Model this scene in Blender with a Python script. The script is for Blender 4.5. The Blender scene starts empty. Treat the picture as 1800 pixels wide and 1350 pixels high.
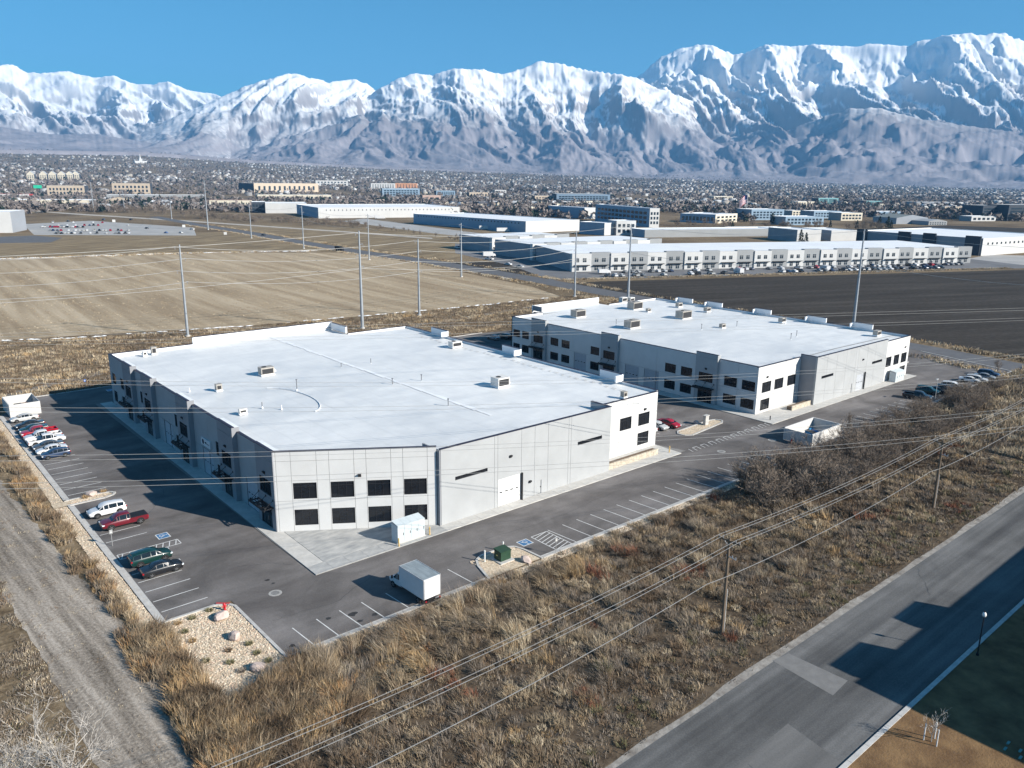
import bpy, bmesh, math, random
import numpy as np
from mathutils import Vector, Matrix

# ---------------------------------------------------------------- camera, world, sun, exposure
SC = bpy.context.scene
COL = SC.collection
F_PX, PITCH, ROLL, YAW, CAM_H = 1397.3, math.radians(14.366), math.radians(0.595), math.radians(40.621), 45.7
fw = np.array([math.sin(YAW)*math.cos(PITCH), math.cos(YAW)*math.cos(PITCH), -math.sin(PITCH)])
rt = np.array([math.cos(YAW), -math.sin(YAW), 0.0])
up = np.cross(rt, fw)
cx = math.cos(ROLL)*rt + math.sin(ROLL)*up
cy = -math.sin(ROLL)*rt + math.cos(ROLL)*up
cam_data = bpy.data.cameras.new('camera')
cam_data.sensor_width = 36.0
cam_data.lens = 36.0*F_PX/1800.0
cam_data.clip_start = 0.5
cam_data.clip_end = 60000.0
cam = bpy.data.objects.new('camera', cam_data)
cam.matrix_world = Matrix(((cx[0], cy[0], -fw[0], 0), (cx[1], cy[1], -fw[1], 0), (cx[2], cy[2], -fw[2], CAM_H), (0, 0, 0, 1)))
COL.objects.link(cam)
SC.camera = cam

SUN_EL, SUN_AZ = math.radians(27.3), math.atan2(0.434, -0.901)      # azimuth measured from +Y towards +X
W = bpy.data.worlds.new('World')
SC.world = W
W.use_nodes = True
wn = W.node_tree.nodes
wl = W.node_tree.links
wn.clear()
sky = wn.new('ShaderNodeTexSky')
sky.sky_type = 'NISHITA'
sky.sun_disc = False
sky.sun_elevation = SUN_EL
sky.sun_rotation = SUN_AZ
sky.altitude = 1400
sky.air_density = 1.0
sky.dust_density = 0.2
sky.ozone_density = 2.0
bg = wn.new('ShaderNodeBackground')
bg.inputs['Strength'].default_value = 0.05
wo = wn.new('ShaderNodeOutputWorld')
tintn = wn.new('ShaderNodeMix')           # clear dry mountain air: the whole sky a little deeper and bluer
tintn.data_type = 'RGBA'
tintn.blend_type = 'MULTIPLY'
tintn.inputs[0].default_value = 1.0
tintn.inputs[7].default_value = (0.26, 0.88, 1.04, 1)
wl.new(sky.outputs[0], tintn.inputs[6])
wl.new(tintn.outputs[2], bg.inputs[0])
wl.new(bg.outputs[0], wo.inputs[0])

sun_data = bpy.data.lights.new('sun', 'SUN')
sun_data.energy = 5.0
sun_data.angle = math.radians(0.5)
sun_data.color = (1.0, 0.94, 0.85)
sun = bpy.data.objects.new('sun', sun_data)
sdir = Vector((math.sin(SUN_AZ)*math.cos(SUN_EL), math.cos(SUN_AZ)*math.cos(SUN_EL), math.sin(SUN_EL)))
sun.rotation_euler = sdir.to_track_quat('Z', 'Y').to_euler()
sun.location = (60, -80, 90)
COL.objects.link(sun)

SC.view_settings.view_transform = 'Standard'
SC.view_settings.look = 'None'
SC.view_settings.gamma = 1.0
SC.view_settings.use_curve_mapping = False
SC.view_settings.exposure = 1.12
SC.cycles.use_denoising = True
SC.cycles.max_bounces = 5
SC.cycles.diffuse_bounces = 2
SC.cycles.glossy_bounces = 2
SC.cycles.transmission_bounces = 2
SC.cycles.volume_bounces = 0
SC.cycles.transparent_max_bounces = 4
SC.cycles.caustics_reflective = False
SC.cycles.caustics_refractive = False
# ---------------------------------------------------------------- helpers
random.seed(7)
RNG = np.random.default_rng(11)
R = math.radians

def ray(x, y):
    a, b = (x-900)/F_PX, (y-675)/F_PX
    return cx*a - cy*b + fw

def at(x, y, z=0.0):
    """point of the place seen at photograph position x, y on the level z"""
    d = ray(x, y)
    t = (z-CAM_H)/d[2]
    return Vector((t*d[0], t*d[1], z))

def onv(x, y, v):
    d = ray(x, y); t = v/d[1]
    return Vector((t*d[0], v, CAM_H+t*d[2]))

def srgb(r, g, b):
    f = lambda c: (c/255/12.92 if c/255 <= .04045 else ((c/255+.055)/1.055)**2.4)
    return (f(r), f(g), f(b))

# gradient noise on arrays
_perm = np.random.default_rng(5).permutation(512)
_perm = np.concatenate([_perm, _perm, _perm])
_ga = np.random.default_rng(6).uniform(0, 2*np.pi, 512)
_gx, _gy = np.cos(_ga), np.sin(_ga)
def perlin(x, y):
    x = np.asarray(x, float); y = np.asarray(y, float)
    xi = np.floor(x).astype(int); yi = np.floor(y).astype(int)
    xf = x-xi; yf = y-yi
    u = xf*xf*xf*(xf*(xf*6-15)+10); v = yf*yf*yf*(yf*(yf*6-15)+10)
    def g(ix, iy, dx, dy):
        h = _perm[(_perm[ix & 511]+iy) & 511]
        return _gx[h]*dx+_gy[h]*dy
    a = g(xi, yi, xf, yf); b = g(xi+1, yi, xf-1, yf)
    c = g(xi, yi+1, xf, yf-1); d = g(xi+1, yi+1, xf-1, yf-1)
    return 1.5*((a*(1-u)+b*u)*(1-v)+(c*(1-u)+d*u)*v)
def fbm(x, y, o=4, g=.5):
    s = 0; a = 1; t = 0
    for i in range(o):
        s = s+a*perlin(x*2**i+17.3*i, y*2**i-9.1*i); t += a; a *= g
    return s/t
def ridged(x, y, o=4, g=.5):
    s = 0; a = 1; t = 0
    for i in range(o):
        s = s+a*(1-np.abs(perlin(x*2**i+7.7*i, y*2**i+3.1*i))*1.6); t += a; a *= g
    return s/t
def sstep(a, b, x):
    t = np.clip((x-a)/(b-a), 0, 1)
    return t*t*(3-2*t)

# ---- materials
MATS = {}
def mat(name, col, rough=.85, var=.12, scale=1.0, bump=0.0, bscale=None, metal=0.0, spec=.3, col2=None, stretch=(1, 1, 1), detail=5.0, contrast=None, rand=0.0):
    if name in MATS: return MATS[name]
    m = bpy.data.materials.new(name); m.use_nodes = True
    n = m.node_tree.nodes; l = m.node_tree.links
    b = n['Principled BSDF']
    b.inputs['Roughness'].default_value = rough
    b.inputs['Metallic'].default_value = metal
    b.inputs['Specular IOR Level'].default_value = spec
    tc = n.new('ShaderNodeTexCoord'); mp = n.new('ShaderNodeMapping')
    mp.inputs['Scale'].default_value = stretch
    l.new(tc.outputs['Object'], mp.inputs['Vector'])
    nz = n.new('ShaderNodeTexNoise'); nz.inputs['Scale'].default_value = scale; nz.inputs['Detail'].default_value = detail
    nz.inputs['Roughness'].default_value = .6
    l.new(mp.outputs[0], nz.inputs['Vector'])
    cr = n.new('ShaderNodeValToRGB')
    lo, hi = contrast or (.3, .7)
    cr.color_ramp.elements[0].position = lo; cr.color_ramp.elements[1].position = hi
    c2 = col2 or tuple(min(1, c*(1+var)) for c in col)
    c1 = col if col2 else tuple(c*(1-var) for c in col)
    cr.color_ramp.elements[0].color = (*c1, 1); cr.color_ramp.elements[1].color = (*c2, 1)
    l.new(nz.outputs[0], cr.inputs[0])
    out = cr.outputs[0]
    if rand:
        oi = n.new('ShaderNodeObjectInfo'); mr = n.new('ShaderNodeMapRange')
        mr.inputs['To Min'].default_value = 1-rand; mr.inputs['To Max'].default_value = 1+rand
        l.new(oi.outputs['Random'], mr.inputs[0])
        mx = n.new('ShaderNodeVectorMath'); mx.operation = 'SCALE'
        l.new(out, mx.inputs[0]); l.new(mr.outputs[0], mx.inputs['Scale']); out = mx.outputs[0]
    l.new(out, b.inputs['Base Color'])
    if bump:
        nb = n.new('ShaderNodeTexNoise'); nb.inputs['Scale'].default_value = bscale or scale*4; nb.inputs['Detail'].default_value = 4
        l.new(mp.outputs[0], nb.inputs['Vector'])
        bp = n.new('ShaderNodeBump'); bp.inputs['Strength'].default_value = bump; bp.inputs['Distance'].default_value = .1
        l.new(nb.outputs[0], bp.inputs['Height']); l.new(bp.outputs[0], b.inputs['Normal'])
    MATS[name] = m
    return m

def attr_mat(name, rough=.9, spec=.1, trans=0.0):
    """material whose colour is the piece's own colour, kept in the mesh attribute 'tint'"""
    m = bpy.data.materials.new(name); m.use_nodes = True
    n = m.node_tree.nodes; l = m.node_tree.links
    b = n['Principled BSDF']; b.inputs['Roughness'].default_value = rough; b.inputs['Specular IOR Level'].default_value = spec
    a = n.new('ShaderNodeAttribute'); a.attribute_name = 'tint'
    l.new(a.outputs['Color'], b.inputs['Base Color'])
    MATS[name] = m
    return m

def glass(name, col=(.012, .014, .018), rough=.04):
    m = mat(name, col, rough=rough, var=.2, scale=.4, spec=.5)
    return m

# ---- mesh builder
ORG = {}
class MB:
    def __init__(s): s.v = []; s.f = []; s.m = []
    def add(s, vs, fs, mi=0):
        o = len(s.v); s.v += [tuple(p) for p in vs]
        for f in fs: s.f.append(tuple(i+o for i in f)); s.m.append(mi)
        return s
    def box(s, a, b, mi=0):
        x0, y0, z0 = a; x1, y1, z1 = b
        return s.add([(x0, y0, z0), (x1, y0, z0), (x1, y1, z0), (x0, y1, z0), (x0, y0, z1), (x1, y0, z1), (x1, y1, z1), (x0, y1, z1)],
                     [(3, 2, 1, 0), (4, 5, 6, 7), (0, 1, 5, 4), (1, 2, 6, 5), (2, 3, 7, 6), (3, 0, 4, 7)], mi)
    def obox(s, c, size, ang=0.0, mi=0):
        ca, sa = math.cos(ang), math.sin(ang); hx, hy, hz = size[0]/2, size[1]/2, size[2]
        P = [(-hx, -hy), (hx, -hy), (hx, hy), (-hx, hy)]
        P = [(c[0]+x*ca-y*sa, c[1]+x*sa+y*ca) for x, y in P]
        return s.prism(P, c[2], c[2]+hz, mi)
    def prism(s, poly, z0, z1, mi=0, bottom=True):
        n = len(poly)
        vs = [(p[0], p[1], z0) for p in poly]+[(p[0], p[1], z1) for p in poly]
        fs = [tuple(range(n, 2*n))]+[(i, (i+1) % n, n+(i+1) % n, n+i) for i in range(n)]
        if bottom: fs.append(tuple(range(n-1, -1, -1)))
        return s.add(vs, fs, mi)
    def sheet(s, poly, z, mi=0):
        return s.add([(p[0], p[1], z) for p in poly], [tuple(range(len(poly)))], mi)
    def tube(s, p0, p1, r0, r1=None, n=6, mi=0, caps=True):
        r1 = r0 if r1 is None else r1
        p0 = Vector(p0); p1 = Vector(p1); d = (p1-p0)
        if d.length < 1e-6: return s
        d.normalize(); a = d.orthogonal().normalized(); b = d.cross(a)
        vs = []
        for p, r in ((p0, r0), (p1, r1)):
            for i in range(n):
                t = 2*math.pi*i/n; vs.append(p+(a*math.cos(t)+b*math.sin(t))*r)
        fs = [(i, (i+1) % n, n+(i+1) % n, n+i) for i in range(n)]
        if caps: fs += [tuple(range(n-1, -1, -1)), tuple(range(n, 2*n))]
        return s.add(vs, fs, mi)
    def path(s, pts, r, n=4, mi=0):
        pts = [Vector(p) for p in pts]; vs = []; fs = []
        for k, p in enumerate(pts):
            d = (pts[min(k+1, len(pts)-1)]-pts[max(k-1, 0)]).normalized()
            a = d.cross(Vector((0, 0, 1))).normalized() if abs(d.z) < .95 else Vector((1, 0, 0)); b = d.cross(a)
            for i in range(n):
                t = 2*math.pi*(i+.5)/n; vs.append(p+(a*math.cos(t)+b*math.sin(t))*r)
        for k in range(len(pts)-1):
            for i in range(n):
                fs.append((k*n+i, k*n+(i+1) % n, (k+1)*n+(i+1) % n, (k+1)*n+i))
        return s.add(vs, fs, mi)
    def mesh(s, name, mats, smooth=False, off=(0, 0, 0)):
        me = bpy.data.meshes.new(name)
        ox, oy, oz = off
        me.from_pydata([(x-ox, y-oy, z-oz) for x, y, z in s.v], [], s.f)
        for m in (mats if isinstance(mats, (list, tuple)) else [mats]): me.materials.append(m)
        if any(s.m): me.polygons.foreach_set('material_index', s.m)
        if smooth: me.polygons.foreach_set('use_smooth', [True]*len(s.f))
        me.update()
        return me
    def build(s, name, mats, parent=None, smooth=False, org=None):
        if parent is not None: org = ORG.get(parent.name, (0, 0, 0))
        elif org is None:
            a = np.array(s.v); org = (float(a[:, 0].mean()), float(a[:, 1].mean()), float(a[:, 2].min()))
        o = bpy.data.objects.new(name, s.mesh(name, mats, smooth, org))
        COL.objects.link(o)
        if parent is not None: o.parent = parent; ORG[o.name] = org
        else: o.location = org; ORG[o.name] = org
        return o

def tag(o, label=None, cat=None, group=None, kind=None):
    if label: o['label'] = label
    if cat: o['category'] = cat
    if group: o['group'] = group
    if kind: o['kind'] = kind
    return o

def thing(name, label, cat, loc, group=None, rz=0.0):
    o = bpy.data.objects.new(name, None); COL.objects.link(o)
    o.location = loc; o.rotation_euler = (0, 0, rz); o.empty_display_size = .5
    ORG[o.name] = tuple(loc)
    return tag(o, label, cat, group)

def inst(name, me, parent=None, loc=(0, 0, 0), rot=(0, 0, 0), scale=(1, 1, 1), mat0=None):
    """an object of its own that shares mesh data; loc is in the parent's frame"""
    o = bpy.data.objects.new(name, me); COL.objects.link(o)
    o.parent = parent; o.location = loc; o.rotation_euler = rot; o.scale = scale
    if mat0 is not None:
        o.material_slots[0].link = 'OBJECT'; o.material_slots[0].material = mat0
    return o

def rel(parent, p):
    o = ORG[parent.name]; return (p[0]-o[0], p[1]-o[1], p[2]-o[2])

def np_mesh(name, verts, faces_flat, nper, mats, smooth=False, tint=None, face_sizes=None):
    me = bpy.data.meshes.new(name)
    verts = np.asarray(verts, np.float32); ff = np.asarray(faces_flat, np.int32).ravel()
    me.vertices.add(len(verts)); me.vertices.foreach_set('co', verts.ravel())
    nf = len(ff)//nper
    me.loops.add(len(ff)); me.loops.foreach_set('vertex_index', ff)
    me.polygons.add(nf); me.polygons.foreach_set('loop_start', np.arange(0, len(ff), nper, dtype=np.int32))
    for m in (mats if isinstance(mats, (list, tuple)) else [mats]): me.materials.append(m)
    if smooth: me.polygons.foreach_set('use_smooth', np.ones(nf, bool))
    if tint is not None:
        a = me.attributes.new('tint', 'FLOAT_COLOR', 'POINT')
        t = np.ones((len(verts), 4), np.float32); t[:, :3] = tint
        a.data.foreach_set('color', t.ravel())
    me.update(calc_edges=True)
    return me

ONES = ['', 'first', 'second', 'third', 'fourth', 'fifth', 'sixth', 'seventh', 'eighth', 'ninth', 'tenth', 'eleventh', 'twelfth', 'thirteenth', 'fourteenth', 'fifteenth', 'sixteenth', 'seventeenth', 'eighteenth', 'nineteenth']
TENS = {2: 'twent', 3: 'thirt', 4: 'fort', 5: 'fift', 6: 'sixt', 7: 'sevent', 8: 'eight', 9: 'ninet'}
def ordinal(n):
    if n < 20: return ONES[n]
    t, o = divmod(n, 10)
    return TENS[t]+'ieth' if o == 0 else TENS[t]+'y-'+ONES[o]
# ---------------------------------------------------------------- the lie of the land
def azte(x, y):
    d = ray(x, y); return math.atan2(d[0], d[1]), d[2]/math.hypot(d[0], d[1])
_b = [azte(x, y) for x, y in ((-700, 262), (0, 266), (250, 270), (450, 284), (700, 296), (900, 303), (1200, 314), (1500, 325), (1800, 334), (2600, 350))]
_baz = np.array([b[0] for b in _b]); _bz = CAM_H+6500*np.array([b[1] for b in _b])
def zbase(az): return np.interp(az, _baz, _bz)
def terrain(az, r):
    t = np.clip((r-1900)/4600, 0, None)
    return np.clip(zbase(az), 0, None)*np.minimum(t, 1.0)**1.35+np.clip(t-1, 0, None)*260
def ground_at(x, y):
    d = ray(x, y); az = math.atan2(d[0], d[1]); h = math.hypot(d[0], d[1])
    for r in np.linspace(60, 7500, 3000):
        z = CAM_H+d[2]/h*r
        if z <= float(terrain(az, r)): break
    return Vector((r*math.sin(az), r*math.cos(az), float(terrain(az, r))))

# one ground sheet to the foot of the mountains
def soil_mat():
    m = bpy.data.materials.new('valley_soil'); m.use_nodes = True
    n = m.node_tree.nodes; l = m.node_tree.links; b = n['Principled BSDF']
    b.inputs['Roughness'].default_value = .95; b.inputs['Specular IOR Level'].default_value = .1
    tc = n.new('ShaderNodeTexCoord')
    def noise(s, d=5):
        q = n.new('ShaderNodeTexNoise'); q.inputs['Scale'].default_value = s; q.inputs['Detail'].default_value = d; q.inputs['Roughness'].default_value = .65
        l.new(tc.outputs['Object'], q.inputs['Vector']); return q.outputs[0]
    def ramp(f, stops):
        c = n.new('ShaderNodeValToRGB'); e = c.color_ramp.elements
        e[0].position, e[0].color = stops[0][0], (*stops[0][1], 1); e[1].position, e[1].color = stops[-1][0], (*stops[-1][1], 1)
        for p, q in stops[1:-1]: k = e.new(p); k.color = (*q, 1)
        l.new(f, c.inputs[0]); return c.outputs[0]
    a = ramp(noise(.9), [(.3, (.09, .068, .046)), (.5, (.19, .148, .10)), (.7, (.32, .26, .185))])
    c = ramp(noise(.012, 6), [(.35, (.55, .5, .45)), (.65, (1.25, 1.2, 1.1))])
    mx = n.new('ShaderNodeMix'); mx.data_type = 'RGBA'; mx.blend_type = 'MULTIPLY'; mx.inputs[0].default_value = 1
    l.new(a, mx.inputs[6]); l.new(c, mx.inputs[7]); l.new(mx.outputs[2], b.inputs['Base Color'])
    bp = n.new('ShaderNodeBump'); bp.inputs['Strength'].default_value = .5; bp.inputs['Distance'].default_value = .3
    l.new(noise(2.2), bp.inputs['Height']); l.new(bp.outputs[0], b.inputs['Normal'])
    return m
SOIL = soil_mat()
_rings = [0.01, 30, 60, 100, 160, 250, 400, 600, 900, 1300, 1700, 1900, 2100, 2400, 2700, 3000, 3400, 3800, 4300, 4800, 5300, 5800, 6400, 7000, 7600, 9000, 14000]
_na = 240
_az = np.linspace(0, 2*np.pi, _na, endpoint=False)
A_, R_ = np.meshgrid(_az, _rings)
azw = np.where(A_ > np.pi, A_-2*np.pi, A_)
inview = np.clip((1.75-np.abs(azw-YAW))/.5, 0, 1)
Z_ = terrain(azw, np.minimum(R_, 6400))*inview-np.clip(R_-6400, 0, 400)*.15
V_ = np.stack([R_*np.sin(A_), R_*np.cos(A_), Z_], -1).reshape(-1, 3)
i, j = np.meshgrid(np.arange(len(_rings)-1), np.arange(_na), indexing='ij')
q = np.stack([i*_na+j, i*_na+(j+1) % _na, (i+1)*_na+(j+1) % _na, (i+1)*_na+j], -1)[..., ::-1]
g_ = bpy.data.objects.new('ground', np_mesh('ground', V_, q, 4, SOIL, True)); COL.objects.link(g_); tag(g_, kind='structure')

# mountains: ridge lines at their own distances, spurs and gullies cut into their flanks
LAYERS = [  # ridge distance, foot distance, skyline as it shows in the photograph
 (15000, 8200, [(-900, 120), (-500, 90), (-250, 130), (-60, 118), (0, 113), (22, 112), (50, 128), (82, 129), (120, 127), (165, 136), (200, 132), (235, 147), (265, 150), (295, 143), (330, 157), (387, 170), (460, 200), (600, 235), (800, 275)]),
 (11500, 6600, [(120, 268), (200, 250), (250, 233), (290, 213), (340, 192), (387, 171), (430, 152), (470, 140), (500, 133), (525, 130), (545, 139), (580, 146), (625, 139), (645, 147), (660, 158), (700, 185), (760, 215), (900, 270)]),
 (10600, 6500, [(480, 275), (560, 228), (600, 203), (650, 168), (680, 150), (700, 138), (730, 128), (760, 132), (800, 122), (850, 122), (885, 131), (900, 127), (950, 107), (985, 111), (1040, 124), (1090, 130), (1120, 136), (1150, 150), (1200, 172), (1300, 205), (1400, 240), (1500, 290)]),
 (12600, 7000, [(900, 290), (1000, 225), (1060, 180), (1100, 150), (1125, 132), (1160, 100), (1200, 82), (1240, 77), (1290, 95), (1310, 92), (1345, 80), (1400, 80), (1440, 78), (1500, 79), (1545, 76), (1600, 78), (1612, 72), (1680, 61), (1700, 58), (1740, 62), (1765, 58), (1800, 70), (1900, 66), (2100, 110), (2400, 90), (2900, 160)]),
 (9000, 6500, [(900, 304), (1000, 284), (1150, 266), (1300, 248), (1390, 226), (1450, 203), (1495, 190), (1530, 187), (1570, 195), (1620, 208), (1700, 220), (1800, 234), (2000, 242), (2300, 250), (2900, 270)]),
 (9300, 6700, [(-900, 215), (-400, 190), (-100, 205), (0, 222), (90, 236), (170, 236), (240, 246), (320, 262), (450, 292)]),
]
NA, NR = 1500, 250
maz = YAW+np.linspace(R(-47), R(47), NA)
rr = 6050+np.linspace(0, 1, NR)**1.1*(17000-6050)
AZ, RR = np.meshgrid(maz, rr)
HZ = terrain(AZ, np.minimum(RR, 6600))
SX, SY = RR*np.sin(AZ)/1000, RR*np.cos(AZ)/1000
wf, wg = perlin(SX*1.9+2, SY*1.9), perlin(SX*4.3, SY*4.3+9)
wx, wy = perlin(SX*.45+3, SY*.45), perlin(SX*.45, SY*.45+11)
GU = np.full_like(HZ, .66)
for li, (rd, rb, px) in enumerate(LAYERS):
    e = [azte(x, y) for x, y in px]
    ea = np.array([q[0] for q in e]); et = np.array([q[1] for q in e])
    te = np.interp(maz, ea, et, left=-.02, right=-.02)
    te = te+.0012*fbm(maz*160+li*9, maz*0+li, 3)*(te > .03)                  # small jags along the crest
    s_ = AZ*rd/1000+(.42, -.25, .30, .45, -.3, .3)[li]*RR/1000
    rdl = rd*(1+.05*perlin(maz*7+li*3.3, maz*0+.5))[None, :]
    zr = CAM_H+rdl*te[None, :]
    zb = zbase(AZ)
    t = np.clip((RR-rb)/(rdl-rb), 0, 1.6)
    tt = np.clip(t, 0, 1)
    prof = .42*tt+.58*tt**2.1
    z = zb+(zr-zb)*prof
    amp = np.clip(zr-zb, 0, None)*(tt**.95)*np.clip(1-tt, 0, 1)**.5
    kw = 1.0 if li < 4 else 4.0
    gul = ridged(s_*.80+.40*wx+.07*kw*wf+li*5, RR/(5600 if li < 4 else 1900)+.3*wy+.05*kw*wg, 4, .40)
    fine = ridged(s_*3.4+.7*wx+.45*wf+.2*wg, RR/(1100 if li < 4 else 420)+.5*wy+.4*wf+li, 4, .6)
    z = z+amp*(.98*(gul-.66)+.15*(fine-.6))
    back = np.clip(t-1, 0, None)
    z = np.where(t > 1, zr-back*(zr-zb)*1.5, z)
    zz = np.where(te[None, :] > -.01, z, -50); GU = np.where(zz > HZ, (.75*gul+.25*fine) if li < 4 else .3*gul+.1*fine+.66, GU); HZ = np.maximum(HZ, zz)
det = fbm(SX*7, SY*7, 4, .6)
hi = sstep(250, 900, HZ)
det2 = fbm(SX*19+8, SY*19, 3, .6)
HZ = HZ+(det*9+det2*6)*hi
HZ[0] -= 25
# snow lies high, thin on steep rock faces and in bands along the strata
dzr = np.gradient(HZ, axis=0)/np.gradient(RR, axis=0)
dza = np.gradient(HZ, axis=1)/(RR*(maz[1]-maz[0]))
slope = np.hypot(dzr, dza)
n1 = fbm(SX*1.6+4, SY*1.6, 4, .6); n2 = fbm(SX*9, SY*9+3, 3, .6)
n3 = fbm(SX*24, SY*24+5, 2, .6)
line = 600+170*n1+130*n2+120*n3+520*(GU-.62)-140*(AZ < YAW-.33)-90*(AZ > YAW+.15)
snow = sstep(-160, 420, HZ-line)
band = .5+.5*np.sin(HZ/34+4*n1+2.0*perlin(SX*.8, SY*.8))
rock = sstep(.72, 1.15, slope+.25*n2+.42*(band-.5)+.28*n3)
snow = np.clip(snow*(1-.9*rock*(.22+.78*sstep(1500, 800, HZ))), 0, 1)
brush = sstep(900, 300, HZ)
vcol = np.zeros((*HZ.shape, 3))
rockc = np.array((.17, .145, .14)); brc = np.array((.315, .29, .305)); brd = np.array((.19, .176, .19))
mixb = np.clip(.5+.9*n2+.5*n1, 0, 1)[..., None]
base = (brc*mixb+brd*(1-mixb))*brush[..., None]+rockc*(1-brush[..., None])
vcol = base*(1-snow[..., None])+np.array((.90, .90, .90))*snow[..., None]
MV = np.stack([RR*np.sin(AZ), RR*np.cos(AZ), HZ], -1).reshape(-1, 3)
i, j = np.meshgrid(np.arange(NR-1), np.arange(NA-1), indexing='ij')
q = np.stack([i*NA+j, i*NA+j+1, (i+1)*NA+j+1, (i+1)*NA+j], -1)[..., ::-1]
mm = attr_mat('mountain_rock_and_snow', .9, .1)
mo = bpy.data.objects.new('mountains', np_mesh('mountains', MV, q, 4, mm, True, vcol.reshape(-1, 3))); COL.objects.link(mo); tag(mo, kind='structure')

# the air of the valley
hz = MB().box((-21000, -21000, -2), (21000, 21000, 2750)).build('haze', bpy.data.materials.new('haze_air'), org=(0, 0, 0))
tag(hz, kind='stuff')
hm = hz.data.materials[0]; hm.use_nodes = True
hn = hm.node_tree.nodes; hn.clear()
ho = hn.new('ShaderNodeOutputMaterial'); hv = hn.new('ShaderNodeVolumePrincipled')
hv.inputs['Color'].default_value = (.20, .53, 1.0, 1); hv.inputs['Density'].default_value = 6.0e-5; hv.inputs['Anisotropy'].default_value = 0.0
hm.node_tree.links.new(hv.outputs[0], ho.inputs['Volume'])
# ---------------------------------------------------------------- fields, roads, parking lot
def structure(name, poly, z, m, thick=0.0, parent=None):
    b = MB()
    if thick: b.prism(poly, z-thick, z)
    else: b.sheet(poly, z)
    o = b.build(name, m, parent, org=(0, 0, 0))
    if parent is None: tag(o, kind='structure')
    return o
def streak_mat(name, c1, c2, c3, ang, sx, sy, small=1.2, bump=.3, spec=.1, rough=.92, grain=.45, patch=0):
    """ground with long streaks running at an angle, plus fine grain"""
    m = bpy.data.materials.new(name); m.use_nodes = True; MATS[name] = m
    n = m.node_tree.nodes; l = m.node_tree.links; b = n['Principled BSDF']
    b.inputs['Roughness'].default_value = rough; b.inputs['Specular IOR Level'].default_value = spec
    tc = n.new('ShaderNodeTexCoord'); mp = n.new('ShaderNodeMapping'); mp.vector_type = 'TEXTURE'; mp.inputs['Rotation'].default_value = (0, 0, ang); mp.inputs['Scale'].default_value = (1/sx, 1/sy, 1)
    l.new(tc.outputs['Object'], mp.inputs['Vector'])
    a = n.new('ShaderNodeTexNoise'); a.inputs['Scale'].default_value = 1; a.inputs['Detail'].default_value = 5; a.inputs['Roughness'].default_value = .6; l.new(mp.outputs[0], a.inputs['Vector'])
    g = n.new('ShaderNodeTexNoise'); g.inputs['Scale'].default_value = small; g.inputs['Detail'].default_value = 5; g.inputs['Roughness'].default_value = .7; l.new(tc.outputs['Object'], g.inputs['Vector'])
    ad = n.new('ShaderNodeMix'); ad.data_type = 'FLOAT'; ad.inputs[0].default_value = grain
    l.new(a.outputs[0], ad.inputs[2]); l.new(g.outputs[0], ad.inputs[3])
    c = n.new('ShaderNodeValToRGB'); e = c.color_ramp.elements
    e[0].position, e[0].color = .38, (*c1, 1); e[1].position, e[1].color = .62, (*c3, 1); k = e.new(.5); k.color = (*c2, 1)
    l.new(ad.outputs[0], c.inputs[0]); colo = c.outputs[0]
    if patch:           # broad worn and soiled areas
        w_ = n.new('ShaderNodeTexNoise'); w_.inputs['Scale'].default_value = .11; w_.inputs['Detail'].default_value = 6; w_.inputs['Roughness'].default_value = .62; w_.inputs['Distortion'].default_value = .8; l.new(tc.outputs['Object'], w_.inputs['Vector'])
        mr = n.new('ShaderNodeMapRange'); mr.inputs[1].default_value = .36; mr.inputs[2].default_value = .62; mr.inputs[3].default_value = 1-patch; mr.inputs[4].default_value = 1+patch*.35; l.new(w_.outputs[0], mr.inputs[0])
        vm = n.new('ShaderNodeVectorMath'); vm.operation = 'SCALE'; l.new(colo, vm.inputs[0]); l.new(mr.outputs[0], vm.inputs['Scale']); colo = vm.outputs[0]
    l.new(colo, b.inputs['Base Color'])
    bp = n.new('ShaderNodeBump'); bp.inputs['Strength'].default_value = bump; bp.inputs['Distance'].default_value = .1
    l.new(g.outputs[0], bp.inputs['Height']); l.new(bp.outputs[0], b.inputs['Normal'])
    return m
STUB = streak_mat('stubble', (.26, .195, .125), (.37, .29, .195), (.49, .40, .285), R(-2), .14, .008, 1.3, .3, .1, .92, .38)
PLOW = streak_mat('ploughed_soil', (.033, .028, .023), (.048, .041, .034), (.072, .063, .054), R(-24), .012, .12, .5, .5)
DRYG = streak_mat('dry_grass_soil', (.12, .09, .055), (.22, .165, .10), (.34, .27, .17), R(20), .03, .2, 1.5)
ASPH = streak_mat('asphalt', (.125, .114, .110), (.162, .150, .144), (.215, .20, .193), R(0), .04, .16, 6, .04, .06, .9, .3, .28)
ROADM = streak_mat('worn_road', (.075, .075, .076), (.125, .124, .122), (.19, .187, .183), 0, .012, .33, 7.0, .04, .06, .9, .28, .2)
DIRT = streak_mat('dirt_track_soil', (.12, .10, .08), (.275, .237, .196), (.45, .395, .335), R(4), .9, .05, 3.2, .8)
CONC = mat('concrete', (.50, .485, .455), .85, .14, .8, .05, 6)
CONC2 = mat('stained_concrete', (.27, .275, .275), .85, col2=(.50, .49, .465), scale=.45, stretch=(1, 2.5, 1), detail=6)
KERB = mat('kerb_concrete', (.47, .455, .43), .85, .15, 1.5)
PAINT = mat('white_road_paint', (.62, .62, .60), .7, .2, 3.0)
BLUEP = mat('blue_road_paint', (.05, .16, .32), .7, .15, 3.0)
REDP = mat('red_kerb_paint', (.40, .06, .06), .7, .3, 3.0)

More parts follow.
